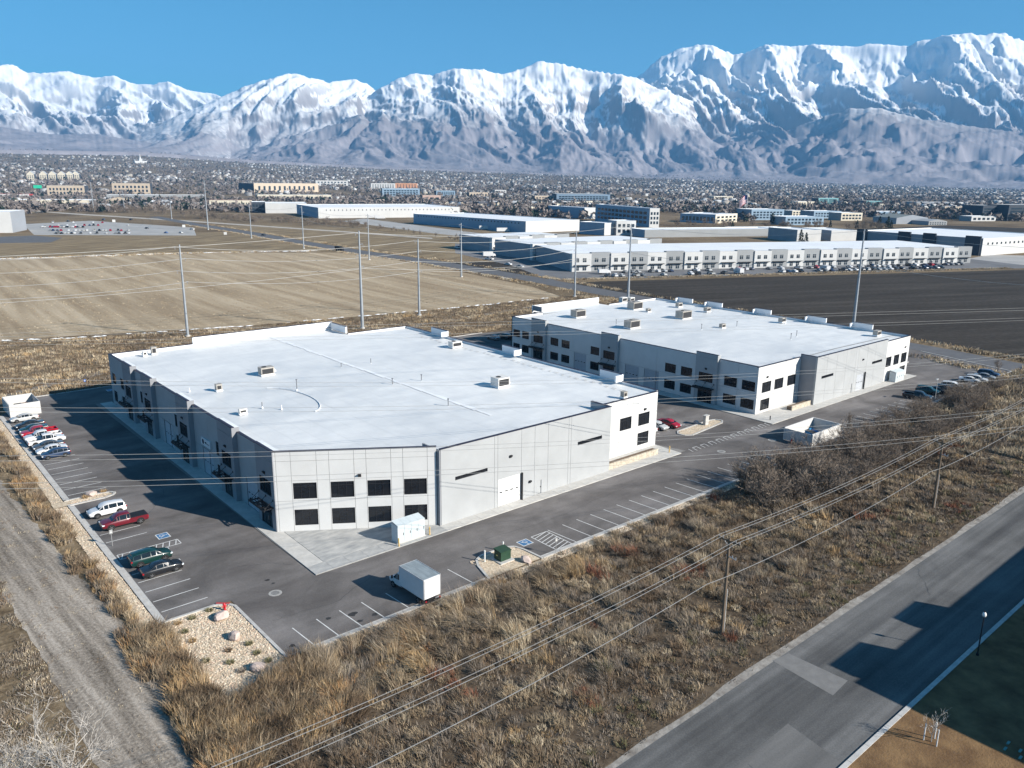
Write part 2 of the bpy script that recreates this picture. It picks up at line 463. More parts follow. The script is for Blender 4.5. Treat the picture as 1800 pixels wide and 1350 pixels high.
tan = [at(-60, 600), at(0, 598), at(430, 573), at(760, 545), at(985, 521)]
structure('stubble_field', [(p.x, p.y) for p in tan]+[(236, 262), (246, 330), (252, 400), (255, 458), (170, 512), (120, 520), (60, 536), (-40, 560), (-60, 300)], .012, STUB)
structure('ploughed_field', [(246, 60), (250, 130), (255, 262), (275, 258), (560, 132), (800, 20), (600, -20), (330, 30)], .012, PLOW)
structure('ploughed_field', [(262, 300), (266, 380), (300, 350), (292, 296)], .012, PLOW)
structure('grass_verge', [(60, 540), (120, 524), (170, 516), (258, 462), (262, 560), (268, 690), (130, 735), (60, 720), (-40, 700), (-40, 570)], .012, DRYG)
structure('grass_verge', [(276, 380), (284, 560), (296, 800), (420, 640), (405, 470)], .012, DRYG)
DARKG = mat('dormant_lawn', (.105, .062, .036), .95, col2=(.26, .165, .085), scale=.35, bump=.5, bscale=5, detail=7, spec=.02)
structure('lawn', [(30, -40), (160, -40), (160, 23.6), (40, 23.6)], .10, DARKG)

structure('brush_floor', [(17.9, 10), (18.2, 62), (19.8, 64), (28.2, 65.2), (245, 65.2), (245, 36.2), (40, 36.2), (24, 36.2), (20, 10)], .009, mat('dark_gap_litter', (.055, .04, .028), .95, col2=(.15, .115, .08), scale=.8, detail=7, bump=.6, bscale=4, spec=.05))  # litter coloured dark so the gaps between clumps read as shade
# roads
road = structure('road', [(-30, 24), (330, 24), (330, 35.4), (-30, 35.6)], .03, ROADM)
b = MB(); random.seed(2)
NEWL = streak_mat('newer_asphalt', (.11, .108, .105), (.143, .14, .136), (.19, .186, .18), 0, .02, .3, 7, .04, .06, .9, .25)
b.sheet([(-30, 24.05), (56.5, 24.05), (57.5, 29.6), (40, 29.3), (20, 29.8), (-30, 29.5)], .035); b.build('newer_lane', NEWL, road)
PATCH = mat('patched_asphalt', (.185, .18, .173), .85, .12, 1.2)
MB().sheet([(p.x, p.y) for p in (at(1358, 1162), at(1386, 1149), at(1490, 1197), at(1464, 1223))], .039).build('road_patch', PATCH, road)
b = MB(); u = -30
while u < 330: b.box((u, 23.55, 0), (u+2.97, 23.97, .16)); u += 3
kb = b.build('kerb', KERB, org=(0, 0, 0)); tag(kb, kind='structure')
SHOUL = mat('gravel_shoulder', (.17, .15, .13), .95, col2=(.36, .335, .30), scale=1.1, detail=8, bump=.4)
pts = [(-30+i*4, 36.2+.7*fbm(i*.37, 0.3, 3)+.25*random.random()) for i in range(91)]
structure('road_shoulder', [(-30, 35.3)]+[(330, 35.3)]+pts[::-1], .02, SHOUL)
farroad = [(300, 1000), (284, 817), (278, 668), (268, 560), (262, 463), (263, 376), (256, 290), (248, 225), (241, 150), (234, 88), (229, 64), (222, 20)]
def ribbon(pts, w):
    L = []; Rr = []
    for k, p in enumerate(pts):
        a = Vector(pts[max(k-1, 0)]); c = Vector(pts[min(k+1, len(pts)-1)]); d = (c-a).normalized(); nn = Vector((-d.y, d.x))
        L.append(Vector(p)+nn*w); Rr.append(Vector(p)-nn*w)
    return [(p.x, p.y) for p in L]+[(p.x, p.y) for p in Rr[::-1]]
def ribbon_obj(name, pts, w, z, m):
    P = ribbon(pts, w); n = len(pts); b = MB()
    b.add([(x, y, z) for x, y in P], [(k, 2*n-1-k, 2*n-2-k, k+1) for k in range(n-1)])
    return tag(b.build(name, m, org=(0, 0, 0)), kind='structure')
FARROAD = mat('far_road_asphalt', (.115, .115, .12), .9, .15, .3)
ribbon_obj('road', farroad, 6.5, .03, FARROAD)
PALE = mat('pale_gravel', (.42, .38, .33), .95, .2, .5)
ribbon_obj('path', [(p[0]-8.5, p[1]) for p in farroad[1:7]], .9, .035, PALE)
ribbon_obj('path', [(7, 205), (23, 194), (46, 205), (110, 208), (187, 218), (218, 221), (240, 216)], 1.6, .02, mat('two_track_soil', (.20, .175, .15), .95, .25, .6))
_tx = np.interp(np.arange(10, 176, 1.0), (10, 40, 62, 84, 104, 130, 150, 175), (12, 14.0, 14.2, 13.9, 12.9, 11.6, 10.8, 8.2)); _b = MB(); _n = len(_tx)
_l = _tx-4.0-.6*fbm(np.arange(_n)*.35, np.zeros(_n), 3); _r = _tx+3.7+.8*fbm(np.arange(_n)*.4, np.ones(_n)*7.3, 3)
_b.add([(_l[k], 10+k, .02) for k in range(_n)]+[(_r[k], 10+k, .02) for k in range(_n)], [(k, _n+k, _n+k+1, k+1) for k in range(_n-1)])
tag(_b.build('dirt_track', DIRT, org=(0, 0, 0)), kind='structure')

# drainage ditch with leftover snow along the stubble field
SNOW = mat('old_snow', (.80, .82, .84), .8, .06, 2)
b = MB(); random.seed(5)
dl = [at(-20, 600), at(150, 593), at(300, 582), at(430, 573), at(560, 562), at(700, 550), at(860, 535), at(985, 521)]
for k in range(len(dl)-1):
    for t in range(22):
        if random.random() < .5: continue
        p = dl[k].lerp(dl[k+1], t/22+random.random()*.03); L = random.uniform(.8, 3.6); w = random.uniform(.25, .6)
        d = (dl[k+1]-dl[k]).normalized(); nn = Vector((-d.y, d.x, 0)); p = p+nn*random.uniform(-.6, .6)
        b.add([p-d*L*.5-nn*w*.3+Vector((0, 0, .03)), p-d*L*.1-nn*w+Vector((0, 0, .03)), p+d*L*.5-nn*w*.2+Vector((0, 0, .03)), p+d*L*.3+nn*w+Vector((0, 0, .03)), p-d*L*.4+nn*w*.8+Vector((0, 0, .03)), p+Vector((0, 0, .22))],
              [(0, 1, 5), (1, 2, 5), (2, 3, 5), (3, 4, 5), (4, 0, 5)])
dl2 = [at(-20, 456), at(110, 452), at(230, 448), at(330, 445), at(450, 443), at(560, 441)]
for k in range(len(dl2)-1):
    for t in range(30):
        if random.random() < .4: continue
        p = dl2[k].lerp(dl2[k+1], t/30); L = random.uniform(2, 5); w = random.uniform(.4, 1.0)
        d = (dl2[k+1]-dl2[k]).normalized(); nn = Vector((-d.y, d.x, 0))
        b.add([p-d*L-nn*w*.3+Vector((0, 0, .03)), p-nn*w+Vector((0, 0, .03)), p+d*L+Vector((0, 0, .03)), p+nn*w+Vector((0, 0, .03)), p+Vector((0, 0, .35))], [(0, 1, 4), (1, 2, 4), (2, 3, 4), (3, 0, 4)])
tag(b.build('snow_remnants', SNOW, org=(0, 0, 0)), 'strips of old snow left along the field ditches', kind='stuff')

# parking lot of the two warehouses
lot = structure('parking_lot', [(20.9, 80.9), (28.35, 80.7), (28.35, 66.4), (225.5, 66.4), (232, 92), (236, 120), (232, 176), (150, 189), (43, 189.3), (28.5, 189.3), (20.9, 178)], .04, ASPH)
def kerb_run(pts, w=.32, h=.17, closed=False, name='kerb', m=None, gutter=0.0):
    """kerb stones laid end to end along a line; each stone a piece"""
    b = MB(); P = [Vector(p) for p in pts]
    if closed: P.append(P[0])
    for a, c in zip(P, P[1:]):
        L = (c-a).length; n = max(1, round(L/3.0)); d = (c-a)/n
        ang = math.atan2(d.y, d.x)
        for k in range(n):
            m_ = a+d*(k+.5); b.obox((m_.x, m_.y, 0), (d.length-.02, w, h), ang)
            if gutter:
                nn = Vector((-d.y, d.x)).normalized()*math.copysign(w/2+abs(gutter)/2, gutter)
                b.obox((m_.x+nn.x, m_.y+nn.y, 0), (d.length-.02, abs(gutter), .055), ang)
    o = b.build(name, m or KERB, org=(0, 0, 0)); tag(o, kind='structure'); return o
kerb_run([(20.75, 81.0), (20.75, 121.0)], gutter=-.5)
kerb_run([(20.75, 123.2), (20.75, 178), ], gutter=-.5)
kerb_run([(20.6, 80.75), (26.6, 80.75), (27.7, 80.2), (28.2, 79.2), (28.3, 66.55)])
kerb_run([(28.3, 66.3), (53.4, 66.3)], gutter=.45)
kerb_run([(62.2, 66.3), (125.5, 66.3)], gutter=.45)
kerb_run([(139.5, 66.3), (186, 66.3)], gutter=.45)
kerb_run([(192, 67.0), (224, 66.6), (231, 92)])
kerb_run([(28, 189.6), (150, 189.4)])
kerb_run([(20.6, 121.1), (25.6, 121.1), (26.8, 121.6), (27.2, 122.3), (26.7, 123.0), (25.6, 123.3), (20.6, 123.3)])
MB().obox((27.35, 80.52, .004), (1.5, .34, .172), R(-40)).build('red_kerb_stretch', REDP, lot)
gravel_mulch = mat('gravel_mulch_bed', (.40, .31, .21), .95, col2=(.72, .61, .46), scale=2.6, detail=9, bump=.8, bscale=7)
structure('gravel_bed', [(20.0, 63.2), (28.2, 66.2), (28.1, 79.2), (27.4, 80.3), (26.5, 80.6), (20.6, 80.6), (18.9, 79), (19.2, 70)], .06, gravel_mulch)
structure('gravel_bed', [(18.9, 80.6), (20.5, 80.6), (20.5, 121), (19.0, 121)], .06, gravel_mulch)
structure('gravel_bed', [(18.9, 121.2), (25.6, 121.3), (26.5, 121.8), (26.9, 122.3), (26.4, 122.8), (25.6, 123.1), (18.9, 123.1)], .075, gravel_mulch)
structure('gravel_bed', [(19.0, 123.2), (20.5, 123.2), (20.5, 178), (19.4, 178)], .06, gravel_mulch)
structure('gravel_bed', [(28.3, 65.0), (56, 65.0), (56, 66.1), (28.3, 66.1)], .06, gravel_mulch)
structure('gravel_bed', [(56.2, 64.8), (125, 64.8), (125, 66.1), (56.2, 66.1)], .06, gravel_mulch)
# islands
isl = [(53.6, 66.2), (54.6, 69.6), (55.4, 71.0), (56.6, 71.6), (60.5, 71.5), (61.5, 70.8), (61.9, 69.5), (62.1, 66.2)]
kerb_run(isl[:], w=.3); structure('gravel_bed', [(x*.94+57.9*.06, y*.95+68.5*.05) for x, y in isl], .10, gravel_mulch)
isl2 = [(116.2, 86.0), (117.4, 85.2), (128.5, 86.4), (129.8, 87.3), (129.2, 88.6), (127.6, 89.0), (117.2, 88.4), (116.0, 87.4)]
kerb_run(isl2, w=.3, closed=True); structure('gravel_bed', [((x-122.8)*.95+122.8, (y-87.2)*.85+87.2) for x, y in isl2], .10, gravel_mulch)
isl3 = [(201, 86), (214, 88), (214.5, 90.5), (202, 98), (200, 96)]
kerb_run(isl3, w=.3, closed=True); structure('gravel_bed', [((x-206)*.95+206, (y-91)*.93+91) for x, y in isl3], .10, gravel_mulch)

# loose stones on the gravel beds
def stones(name, polys, s0, s1, seed, cols):
    rg = np.random.default_rng(seed); V = []; Fc = []; T = []; k = 0
    base = np.array([(1, 0, 0), (.2, .9, .1), (-.9, .3, 0), (-.4, -.8, .05), (.6, -.7, 0), (.1, .1, .8), (0, 0, -.5)])
    fc = [(0, 1, 5), (1, 2, 5), (2, 3, 5), (3, 4, 5), (4, 0, 5)]
    for (x0, y0, x1, y1), cnt in polys:
        for _ in range(cnt):
            s = rg.uniform(s0, s1); a = rg.uniform(0, 6.28); ca, sa = math.cos(a), math.sin(a)
            p = base*rg.uniform(.7, 1.25, (7, 1))*s; p = np.stack([p[:, 0]*ca-p[:, 1]*sa, p[:, 0]*sa+p[:, 1]*ca, p[:, 2]*.8], 1)
            V.append(p+[rg.uniform(x0, x1), rg.uniform(y0, y1), .07+s*.1]); Fc += [tuple(i+k for i in f) for f in fc]
            T += [np.array(cols[rg.integers(len(cols))])*rg.uniform(.8, 1.15)]*7; k += 7
    o = bpy.data.objects.new(name, np_mesh(name, np.concatenate(V), Fc, 3, MATS.get('stone_tint') or attr_mat('stone_tint', .9, .2), False, np.array(T)))
    COL.objects.link(o); return o
SC_ = [(.70, .57, .42), (.60, .48, .35), (.46, .37, .28), (.76, .66, .52), (.62, .45, .33)]
o = stones('gravel_stones', [((20.6, 66.8, 28.0, 80.4), 4200), ((21, 65, 27, 67), 500), ((18.9, 80.8, 20.5, 121), 1500), ((21, 121.4, 26, 123), 260), ((19.1, 123.3, 20.5, 178), 1200),
      ((28.6, 65.1, 56, 66.1), 900), ((54.4, 67, 61.6, 71.2), 900), ((56, 64.9, 125, 66.1), 1600), ((117, 86, 128.4, 88.3), 500), ((203, 89, 212, 95), 260)], .06, .14, 3, SC_)
tag(o, 'pale river stones covering the planting beds of the lot', kind='stuff')

# stall lines and other painted marks: each line a piece of the lot
line_me = MB().box((0, -.055, 0), (1, .055, .004)).mesh('stall_line', PAINT)
def line(x0, y0, x1, y1, name='stall_line', z=.044):
    L = math.hypot(x1-x0, y1-y0); inst(name, line_me, lot, (x0, y0, z), (0, 0, math.atan2(y1-y0, x1-x0)), (L, 1, 1))
for k in range(4): line(21.6, 83.1+2.78*k, 26.6, 83.1+2.78*k)
for v in (93.9, 105.0, 107.9): line(21.6, v, 26.6, v)
for k in range(18): line(21.6, 125.4+2.75*k, 26.8, 125.4+2.75*k)
for k in range(11): line(64.6+4.1+2.74*k, 66.9, 64.2+4.1+2.74*k, 71.9)
for k in range(11, 19): line(64.6+4.1+2.74*k, 66.9, 64.2+4.1+2.74*k, 71.9)
for k in range(6): line(31.4+2.74*k+(.4 if k > 3 else 0), 66.8, 31.1+2.74*k+(.4 if k > 3 else 0), 71.2)
line(51.6, 66.8, 51.3, 71.4)
for k in range(16): line(143.5+2.74*k, 67, 143.2+2.74*k, 72)
for k in range(12): line(192+2.74*k, 68, 191.5+2.74*k, 73)
for k in range(9): line(47+2.74*k, 189, 47+2.74*k, 184)
for k in range(4): line(110.5+2.8*k, 89.5, 110.5+2.8*k, 94.5)
line(121.5, 89.2, 121.5, 94.6)
def hatch(x0, y0, x1, y1, n, slope, horiz):
    line(x0, y0, x1, y0, 'hatch_line'); line(x0, y1, x1, y1, 'hatch_line'); line(x0, y0, x0, y1, 'hatch_line'); line(x1, y0, x1, y1, 'hatch_line')
    for k in range(n):
        t = (k+.5)/n
        if horiz: x = x0+(x1-x0)*t; line(x-.25, y0+.06, x+.25, y1-.06, 'hatch_line', .0443)
        else: y = y0+(y1-y0)*t; line(x0+.06, y-.35, x1-.06, y+.35, 'hatch_line', .0443)
hatch(21.7, 98.9, 29.0, 100.4, 9, 0, True)
hatch(65.1, 66.9, 67.9, 71.7, 7, 0, False)
hatch(139.8, 67.2, 143.2, 71.6, 7, 0, False)
def ada(x, y, ang):
    root = MB().obox((x, y, .044), (1.75, 1.55, .004), ang).build('accessible_sign', PAINT, lot)
    MB().obox((x, y, .0482), (1.5, 1.3, .003), ang).build('accessible_blue_square', BLUEP, root)
    b = MB(); ca, sa = math.cos(ang), math.sin(ang)
    P = lambda a, c: (x+a*ca-c*sa, y+a*sa+c*ca)
    def seg(a0, c0, a1, c1, w):
        m_ = P((a0+a1)/2, (c0+c1)/2); b.obox((*m_, .0514), (math.hypot(a1-a0, c1-c0), w, .002), ang+math.atan2(c1-c0, a1-a0))
    for k in range(12):
        t0, t1 = 2*math.pi*k/14+.9, 2*math.pi*(k+1)/14+.9
        seg(-.1+.3*math.cos(t0), -.12+.3*math.sin(t0), -.1+.3*math.cos(t1), -.12+.3*math.sin(t1), .09)
    seg(-.1, .42, -.1, 0, .1); seg(-.1, 0, .22, -.05, .1); seg(.22, -.05, .38, -.38, .1)
    m_ = P(-.1, .5); b.prism([(m_[0]+.09*math.cos(t*.785), m_[1]+.09*math.sin(t*.785)) for t in range(8)], .0514, .0534)
    b.build('wheelchair_symbol', PAINT, root)
ada(27.9, 102.6, R(-90)); ada(63.4, 71.0, R(180)); ada(43, 186, R(90))
# raised crossing between the buildings: a ladder of painted bars
for k in range(22):
    u = 110.0+k*1.16; line(u, 79.35+.012*k, u+.45, 80.75+.012*k, 'crossing_bar')
    if k % 2: line(u+.45, 80.75+.012*k, u+1.6, 80.75+.012*k, 'crossing_bar')
MHM = mat('manhole_iron', (.34, .33, .31), .7, .2, 2)
def disc(x, y, r, z, name, m, parent):
    b = MB(); b.prism([(x+r*math.cos(2*math.pi*k/20), y+r*math.sin(2*math.pi*k/20)) for k in range(20)], z, z+.012); o = b.build(name, m, parent)
    MB().prism([(x+r*.62*math.cos(2*math.pi*k/16), y+r*.62*math.sin(2*math.pi*k/16)) for k in range(16)], z+.013, z+.02).build('lid', mat('manhole_lid', (.2, .195, .19), .6, .2, 3), o)
for x, y in ((484, 1043), (1268, 794), (1357, 774)):
    p = at(x, y); disc(p.x, p.y, .75, .041, 'manhole', MHM, lot)
OIL = mat('oil_stain', (.035, .034, .034), .6, .2, 3)
random.seed(9)
for x, y in ((513, 1136), (660, 1080), (633, 1092), (620, 1080), (470, 1020), (480, 1026), (577, 1088)):
    p = at(x, y); r = random.uniform(.2, .55)
    MB().sheet([(p.x+r*random.uniform(.6, 1.2)*math.cos(2*math.pi*k/11), p.y+.8*r*random.uniform(.6, 1.2)*math.sin(2*math.pi*k/11)) for k in range(11)], .0432).build('oil_stain', OIL, lot)

# sealed cracks wandering over road and lot
TAR = mat('crack_sealant', (.035, .035, .037), .5, .2, 3)
def crack(parent, pts, z, w, seed):
    rr_ = random.Random(seed); b = MB(); P = [Vector(p) for p in pts]; Q = []
    for a, c in zip(P, P[1:]):
        for k in range(10): Q.append(a.lerp(c, k/10)+Vector((rr_.gauss(0, .12), rr_.gauss(0, .12))))
    Q.append(P[-1]); L = []; Rr_ = []
    for k, p in enumerate(Q):
        d = (Q[min(k+1, len(Q)-1)]-Q[max(k-1, 0)]).normalized(); nn = Vector((-d.y, d.x))*w*rr_.uniform(.4, 1); L.append(p+nn); Rr_.append(p-nn)
    n_ = len(Q); b.add([(p.x, p.y, z) for p in L]+[(p.x, p.y, z) for p in Rr_], [(k, n_+k, n_+k+1, k+1) for k in range(n_-1)]); b.build('sealed_crack', TAR, parent)
for k, pts in enumerate((((48, 25), (50.5, 29)), ((90, 31), (96, 35)), ((46.5, 26.0), (47.6, 27.6)))): crack(road, pts, .0415, .02, k)
for k, pts in enumerate((((30, 74), (37, 73), (44, 76)), ((32, 88), (35.5, 86.5), (37.6, 84)), ((60, 75), (72, 74.2), (88, 75.6), (103, 74.6)), ((120, 72), (131, 78)), ((28, 110), (33, 118), (34, 130)))): crack(lot, pts, .0431, .03, 20+k)

# sidewalks: slabs laid one by one
def slabs(x0, y0, x1, y1, nx, ny, m, name='paving_slab', parent=None, z=.16, gap=.015):
    dx, dy = (x1-x0)/nx, (y1-y0)/ny
    me = MB().box((gap, gap, 0), (dx-gap, dy-gap, z)).mesh(name, m)
    for a in range(nx):
        for c in range(ny): inst(name, me, parent, (x0+a*dx, y0+c*dy, 0))
sw = structure('sidewalk', [(38.3, 80.0), (109.3, 80.4), (107.6, 86.6), (57, 84), (40.6, 95), (40.5, 175.5), (37.4, 175.6)], .10, mat('joint_mortar', (.22, .21, .20), .95))
slabs(38.3, 82.5, 40.55, 175.5, 1, 32, CONC, parent=sw)
slabs(57.6, 80.05, 107.6, 82.0, 17, 1, CONC, parent=sw)
slabs(38.3, 80.05, 57.6, 82.5, 8, 1, CONC2, parent=sw)
slabs(91.2, 82.0, 107.6, 85.9, 5, 2, CONC, parent=sw)
b = MB(); b.prism([(40.6, 82.55), (57.5, 82.55), (40.6, 93.6)], .0, .155); b.build('corner_slab', CONC2, sw)
sw2 = structure('sidewalk', [(135.3, 79.6), (199.5, 79.4), (199.5, 84), (138, 90), (138.2, 162), (135.3, 162)], .10, MATS['joint_mortar'])
slabs(135.4, 82.0, 138.3, 162, 1, 27, CONC, parent=sw2)
slabs(135.4, 79.6, 199.4, 82.0, 21, 1, CONC, parent=sw2)
slabs(138.3, 82.0, 154.3, 85.5, 5, 1, CONC, parent=sw2)
# ---------------------------------------------------------------- the two warehouses
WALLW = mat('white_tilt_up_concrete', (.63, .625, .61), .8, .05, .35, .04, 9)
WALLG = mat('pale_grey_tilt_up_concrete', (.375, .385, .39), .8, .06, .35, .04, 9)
WALLD = mat('grey_tower_and_shade_concrete', (.27, .275, .29), .8, .06, .35, .04, 9)
GROOVE = mat('panel_joint', (.13, .13, .135), .9)
MEMB = mat('roof_membrane_upstand', (.80, .81, .82), .6, .05, .5)
COPE = mat('dark_coping_metal', (.035, .03, .05), .45, .1, 1, metal=.3)
FRAME = mat('bronze_window_frame', (.045, .045, .05), .4, .1, 2, metal=.5)
PANE = glass('dark_tinted_glass')
DOORM = mat('grey_sectional_door', (.42, .44, .47), .6, .06, 1)
DOORW = mat('white_sectional_door', (.74, .74, .73), .6, .05, 1)
STEEL = mat('black_canopy_steel', (.018, .018, .02), .5, .2, 3)
LAMPM = mat('wall_lamp_black', (.02, .02, .022), .5)
BRICK = mat('tan_ledge_stone', (.50, .44, .35), .9, .25, 1.6, .4)

def roof_mat():
    m = bpy.data.materials.new('white_roof_membrane'); m.use_nodes = True
    n = m.node_tree.nodes; l = m.node_tree.links; b = n['Principled BSDF']; b.inputs['Specular IOR Level'].default_value = .4
    tc = n.new('ShaderNodeTexCoord')
    def nz(sc, st, d=4):
        mp = n.new('ShaderNodeMapping'); mp.inputs['Scale'].default_value = st; l.new(tc.outputs['Object'], mp.inputs[0])
        q = n.new('ShaderNodeTexNoise'); q.inputs['Scale'].default_value = sc; q.inputs['Detail'].default_value = d; q.inputs['Roughness'].default_value = .6; l.new(mp.outputs[0], q.inputs[0]); return q.outputs[0]
    a = nz(.06, (1, 5, 1)); c = nz(.35, (1, 1, 1), 7); e = nz(.03, (1, 1, 1), 3)
    m1 = n.new('ShaderNodeMath'); m1.operation = 'ADD'; l.new(a, m1.inputs[0]); l.new(c, m1.inputs[1])
    m2 = n.new('ShaderNodeMath'); m2.operation = 'ADD'; l.new(m1.outputs[0], m2.inputs[0]); l.new(e, m2.inputs[1])
    r = n.new('ShaderNodeValToRGB'); r.color_ramp.elements[0].position = 0; r.color_ramp.elements[1].position = 1
    mr = n.new('ShaderNodeMapRange'); mr.inputs[1].default_value = 1.1; mr.inputs[2].default_value = 1.9; l.new(m2.outputs[0], mr.inputs[0]); l.new(mr.outputs[0], r.inputs[0])
    r.color_ramp.elements[0].color = (.59, .595, .59, 1); r.color_ramp.elements[1].color = (.77, .77, .755, 1)
    # welded laps of the membrane rolls, every three metres
    sx = n.new('ShaderNodeSeparateXYZ'); l.new(tc.outputs['Object'], sx.inputs[0])
    def op(o_, a_, b_):
        q_ = n.new('ShaderNodeMath'); q_.operation = o_
        for k_, v_ in enumerate((a_, b_)):
            if v_ is None: continue
            if isinstance(v_, (int, float)): q_.inputs[k_].default_value = v_
            else: l.new(v_, q_.inputs[k_])
        return q_.outputs[0]
    lap = op('LESS_THAN', op('FRACT', op('DIVIDE', sx.outputs[0], 3.05), None), .05)
    lap = op('SUBTRACT', 1.0, op('MULTIPLY', lap, .07))
    sc_ = n.new('ShaderNodeVectorMath'); sc_.operation = 'SCALE'; l.new(r.outputs[0], sc_.inputs[0]); l.new(lap, sc_.inputs['Scale'])
    l.new(sc_.outputs[0], b.inputs['Base Color'])
    rr_ = n.new('ShaderNodeMapRange'); rr_.inputs[1].default_value = 1.1; rr_.inputs[2].default_value = 1.9; rr_.inputs[3].default_value = .35; rr_.inputs[4].default_value = .62
    l.new(m2.outputs[0], rr_.inputs[0]); l.new(rr_.outputs[0], b.inputs['Roughness'])
    return m
ROOFM = roof_mat()

def gridwall(mb, x0, x1, z0, z1, holes, y0, y1, mi=0, sides=True):
    hs = [(max(a, x0), min(c, x1), max(d, z0), min(e, z1)) for a, c, d, e in holes if a < x1 and c > x0 and d < z1 and e > z0]
    xs = sorted({x0, x1, *[h[0] for h in hs], *[h[1] for h in hs]}); zs = sorted({z0, z1, *[h[2] for h in hs], *[h[3] for h in hs]})
    for a, c in zip(xs, xs[1:]):
        for d, e in zip(zs, zs[1:]):
            mx, mz = (a+c)/2, (d+e)/2
            if any(h[0] < mx < h[1] and h[2] < mz < h[3] for h in hs): continue
            mb.add([(a, y0, d), (c, y0, d), (c, y0, e), (a, y0, e)], [(0, 1, 2, 3)], mi)
    for a, c, d, e in hs:
        mb.add([(a, y0, d), (c, y0, d), (c, y0, e), (a, y0, e), (a, y1, d), (c, y1, d), (c, y1, e), (a, y1, e)], [(0, 4, 5, 1), (1, 5, 6, 2), (2, 6, 7, 3), (3, 7, 4, 0)], mi)
    if sides:
        mb.add([(x0, y0, z0), (x1, y0, z0), (x1, y0, z1), (x0, y0, z1), (x0, y1, z0), (x1, y1, z0), (x1, y1, z1), (x0, y1, z1)], [(0, 1, 5, 4), (1, 2, 6, 5), (2, 3, 7, 6), (3, 0, 4, 7)], mi)

def xf(mb, P, ang):
    ca, sa = math.cos(ang), math.sin(ang)
    mb.v = [(P[0]+x*ca-y*sa, P[1]+x*sa+y*ca, P[2]+z) for x, y, z in mb.v]
    return mb

WIN = {}
def window(root, P, ang, w, h, nx=3, transom=.24, panes=False, name='window'):
    key = (round(w, 2), round(h, 2), nx, transom)
    if key not in WIN:
        f = MB(); t = .055
        f.box((0, 0, 0), (w, .09, t)); f.box((0, 0, h-t), (w, .09, h)); f.box((0, 0, t), (t, .09, h-t)); f.box((w-t, 0, t), (w, .09, h-t))
        for k in range(1, nx): f.box((w*k/nx-t/2, .005, t), (w*k/nx+t/2, .085, h-t))
        zt = h*(1-transom)
        if transom: f.box((t, .002, zt-t/2), (w-t, .088, zt+t/2))
        g = MB(); g.box((t, .05, t), (w-t, .06, h-t))
        pn = []
        zz = [(t, zt-t/2), (zt+t/2, h-t)] if transom else [(t, h-t)]
        for k in range(nx):
            for z0, z1 in zz: pn.append(MB().box((w*k/nx+t*.5, .045, z0), (w*(k+1)/nx-t*.5, .055, z1)).mesh('pane', PANE))
        WIN[key] = (f.mesh('window', FRAME), g.mesh('glazing', PANE), pn)
    fr, gl, pn = WIN[key]
    o = inst(name, fr, root, rel(root, P), (0, 0, ang))
    if panes:
        for me in pn: inst('pane', me, o)
    else: inst('glazing', gl, o)
    return o

DOORC = {}
def garage(root, P, ang, w, h, m, lights=True):
    key = (round(w, 1), round(h, 1), m.name)
    if key not in DOORC:
        sec = MB().box((.02, 0, .01), (w-.02, .06, h/5-.012)).mesh('door_section', m)
        lt = MB().box((0, 0, 0), (w*.12, .05, .16)).mesh('door_light', PANE)
        DOORC[key] = (sec, lt)
    sec, lt = DOORC[key]
    o = MB().box((0, .07, 0), (w, .1, h)); xf(o, P, ang); o = o.build('sectional_door', m, root)
    q = rel(root, P)
    for k in range(5):
        s_ = inst('door_section', sec, o, (q[0], q[1], q[2]+h/5*k), (0, 0, ang))
        if lights and k == 2:
            for j in range(4): inst('door_light', lt, s_, (w*(.08+.235*j), -.012, h/10-.08))
    return o

def entry(root, P, ang, w, h):
    o = xf(MB().box((0, 0, 0), (w, .08, .09)).box((0, 0, h-.09), (w, .08, h)).box((0, 0, 0), (.08, .08, h)).box((w-.08, 0, 0), (w, .08, h)).box((w*.3, 0, 0), (w*.3+.07, .08, h)).box((w*.64, 0, 0), (w*.64+.07, .08, h)).box((0, 0, 2.3), (w, .08, 2.38)), P, ang).build('entrance', FRAME, root)
    xf(MB().box((.08, .03, .09), (w-.08, .045, h-.09)), P, ang).build('glazing', PANE, o)
    xf(MB().box((w*.6, -.06, .9), (w*.615, -.02, 1.5)), P, ang).build('door_handle', mat('brushed_steel', (.5, .5, .5), .35, metal=.9), o)
    return o

def canopy(root, P, ang, w):
    """open steel trellis hung from rods over an entrance"""
    b = MB()
    n = max(3, int(w/1.1))
    for k in range(n+1): b.box((w*k/n-.05, -1.35, 0), (w*k/n+.05, .02, .16))
    for k in range(4): b.box((-.25, -1.3+.36*k, .161), (w+.25, -1.22+.36*k, .24))
    b.box((-.3, -1.45, -.06), (w+.3, -1.36, .2))
    o = xf(b, P, ang).build('canopy', STEEL, root)
    for k in (0, n//2, n):
        r_ = MB().tube((w*k/n, -1.2, .2), (w*k/n, -.01, 1.15), .035); r_.box((w*k/n-.12, -.06, 1.03), (w*k/n+.12, .01, 1.27)); r_.box((w*k/n-.1, -1.32, .2), (w*k/n+.1, -1.1, .42))
        xf(r_, P, ang).build('tie_rod', STEEL, o)
    return o

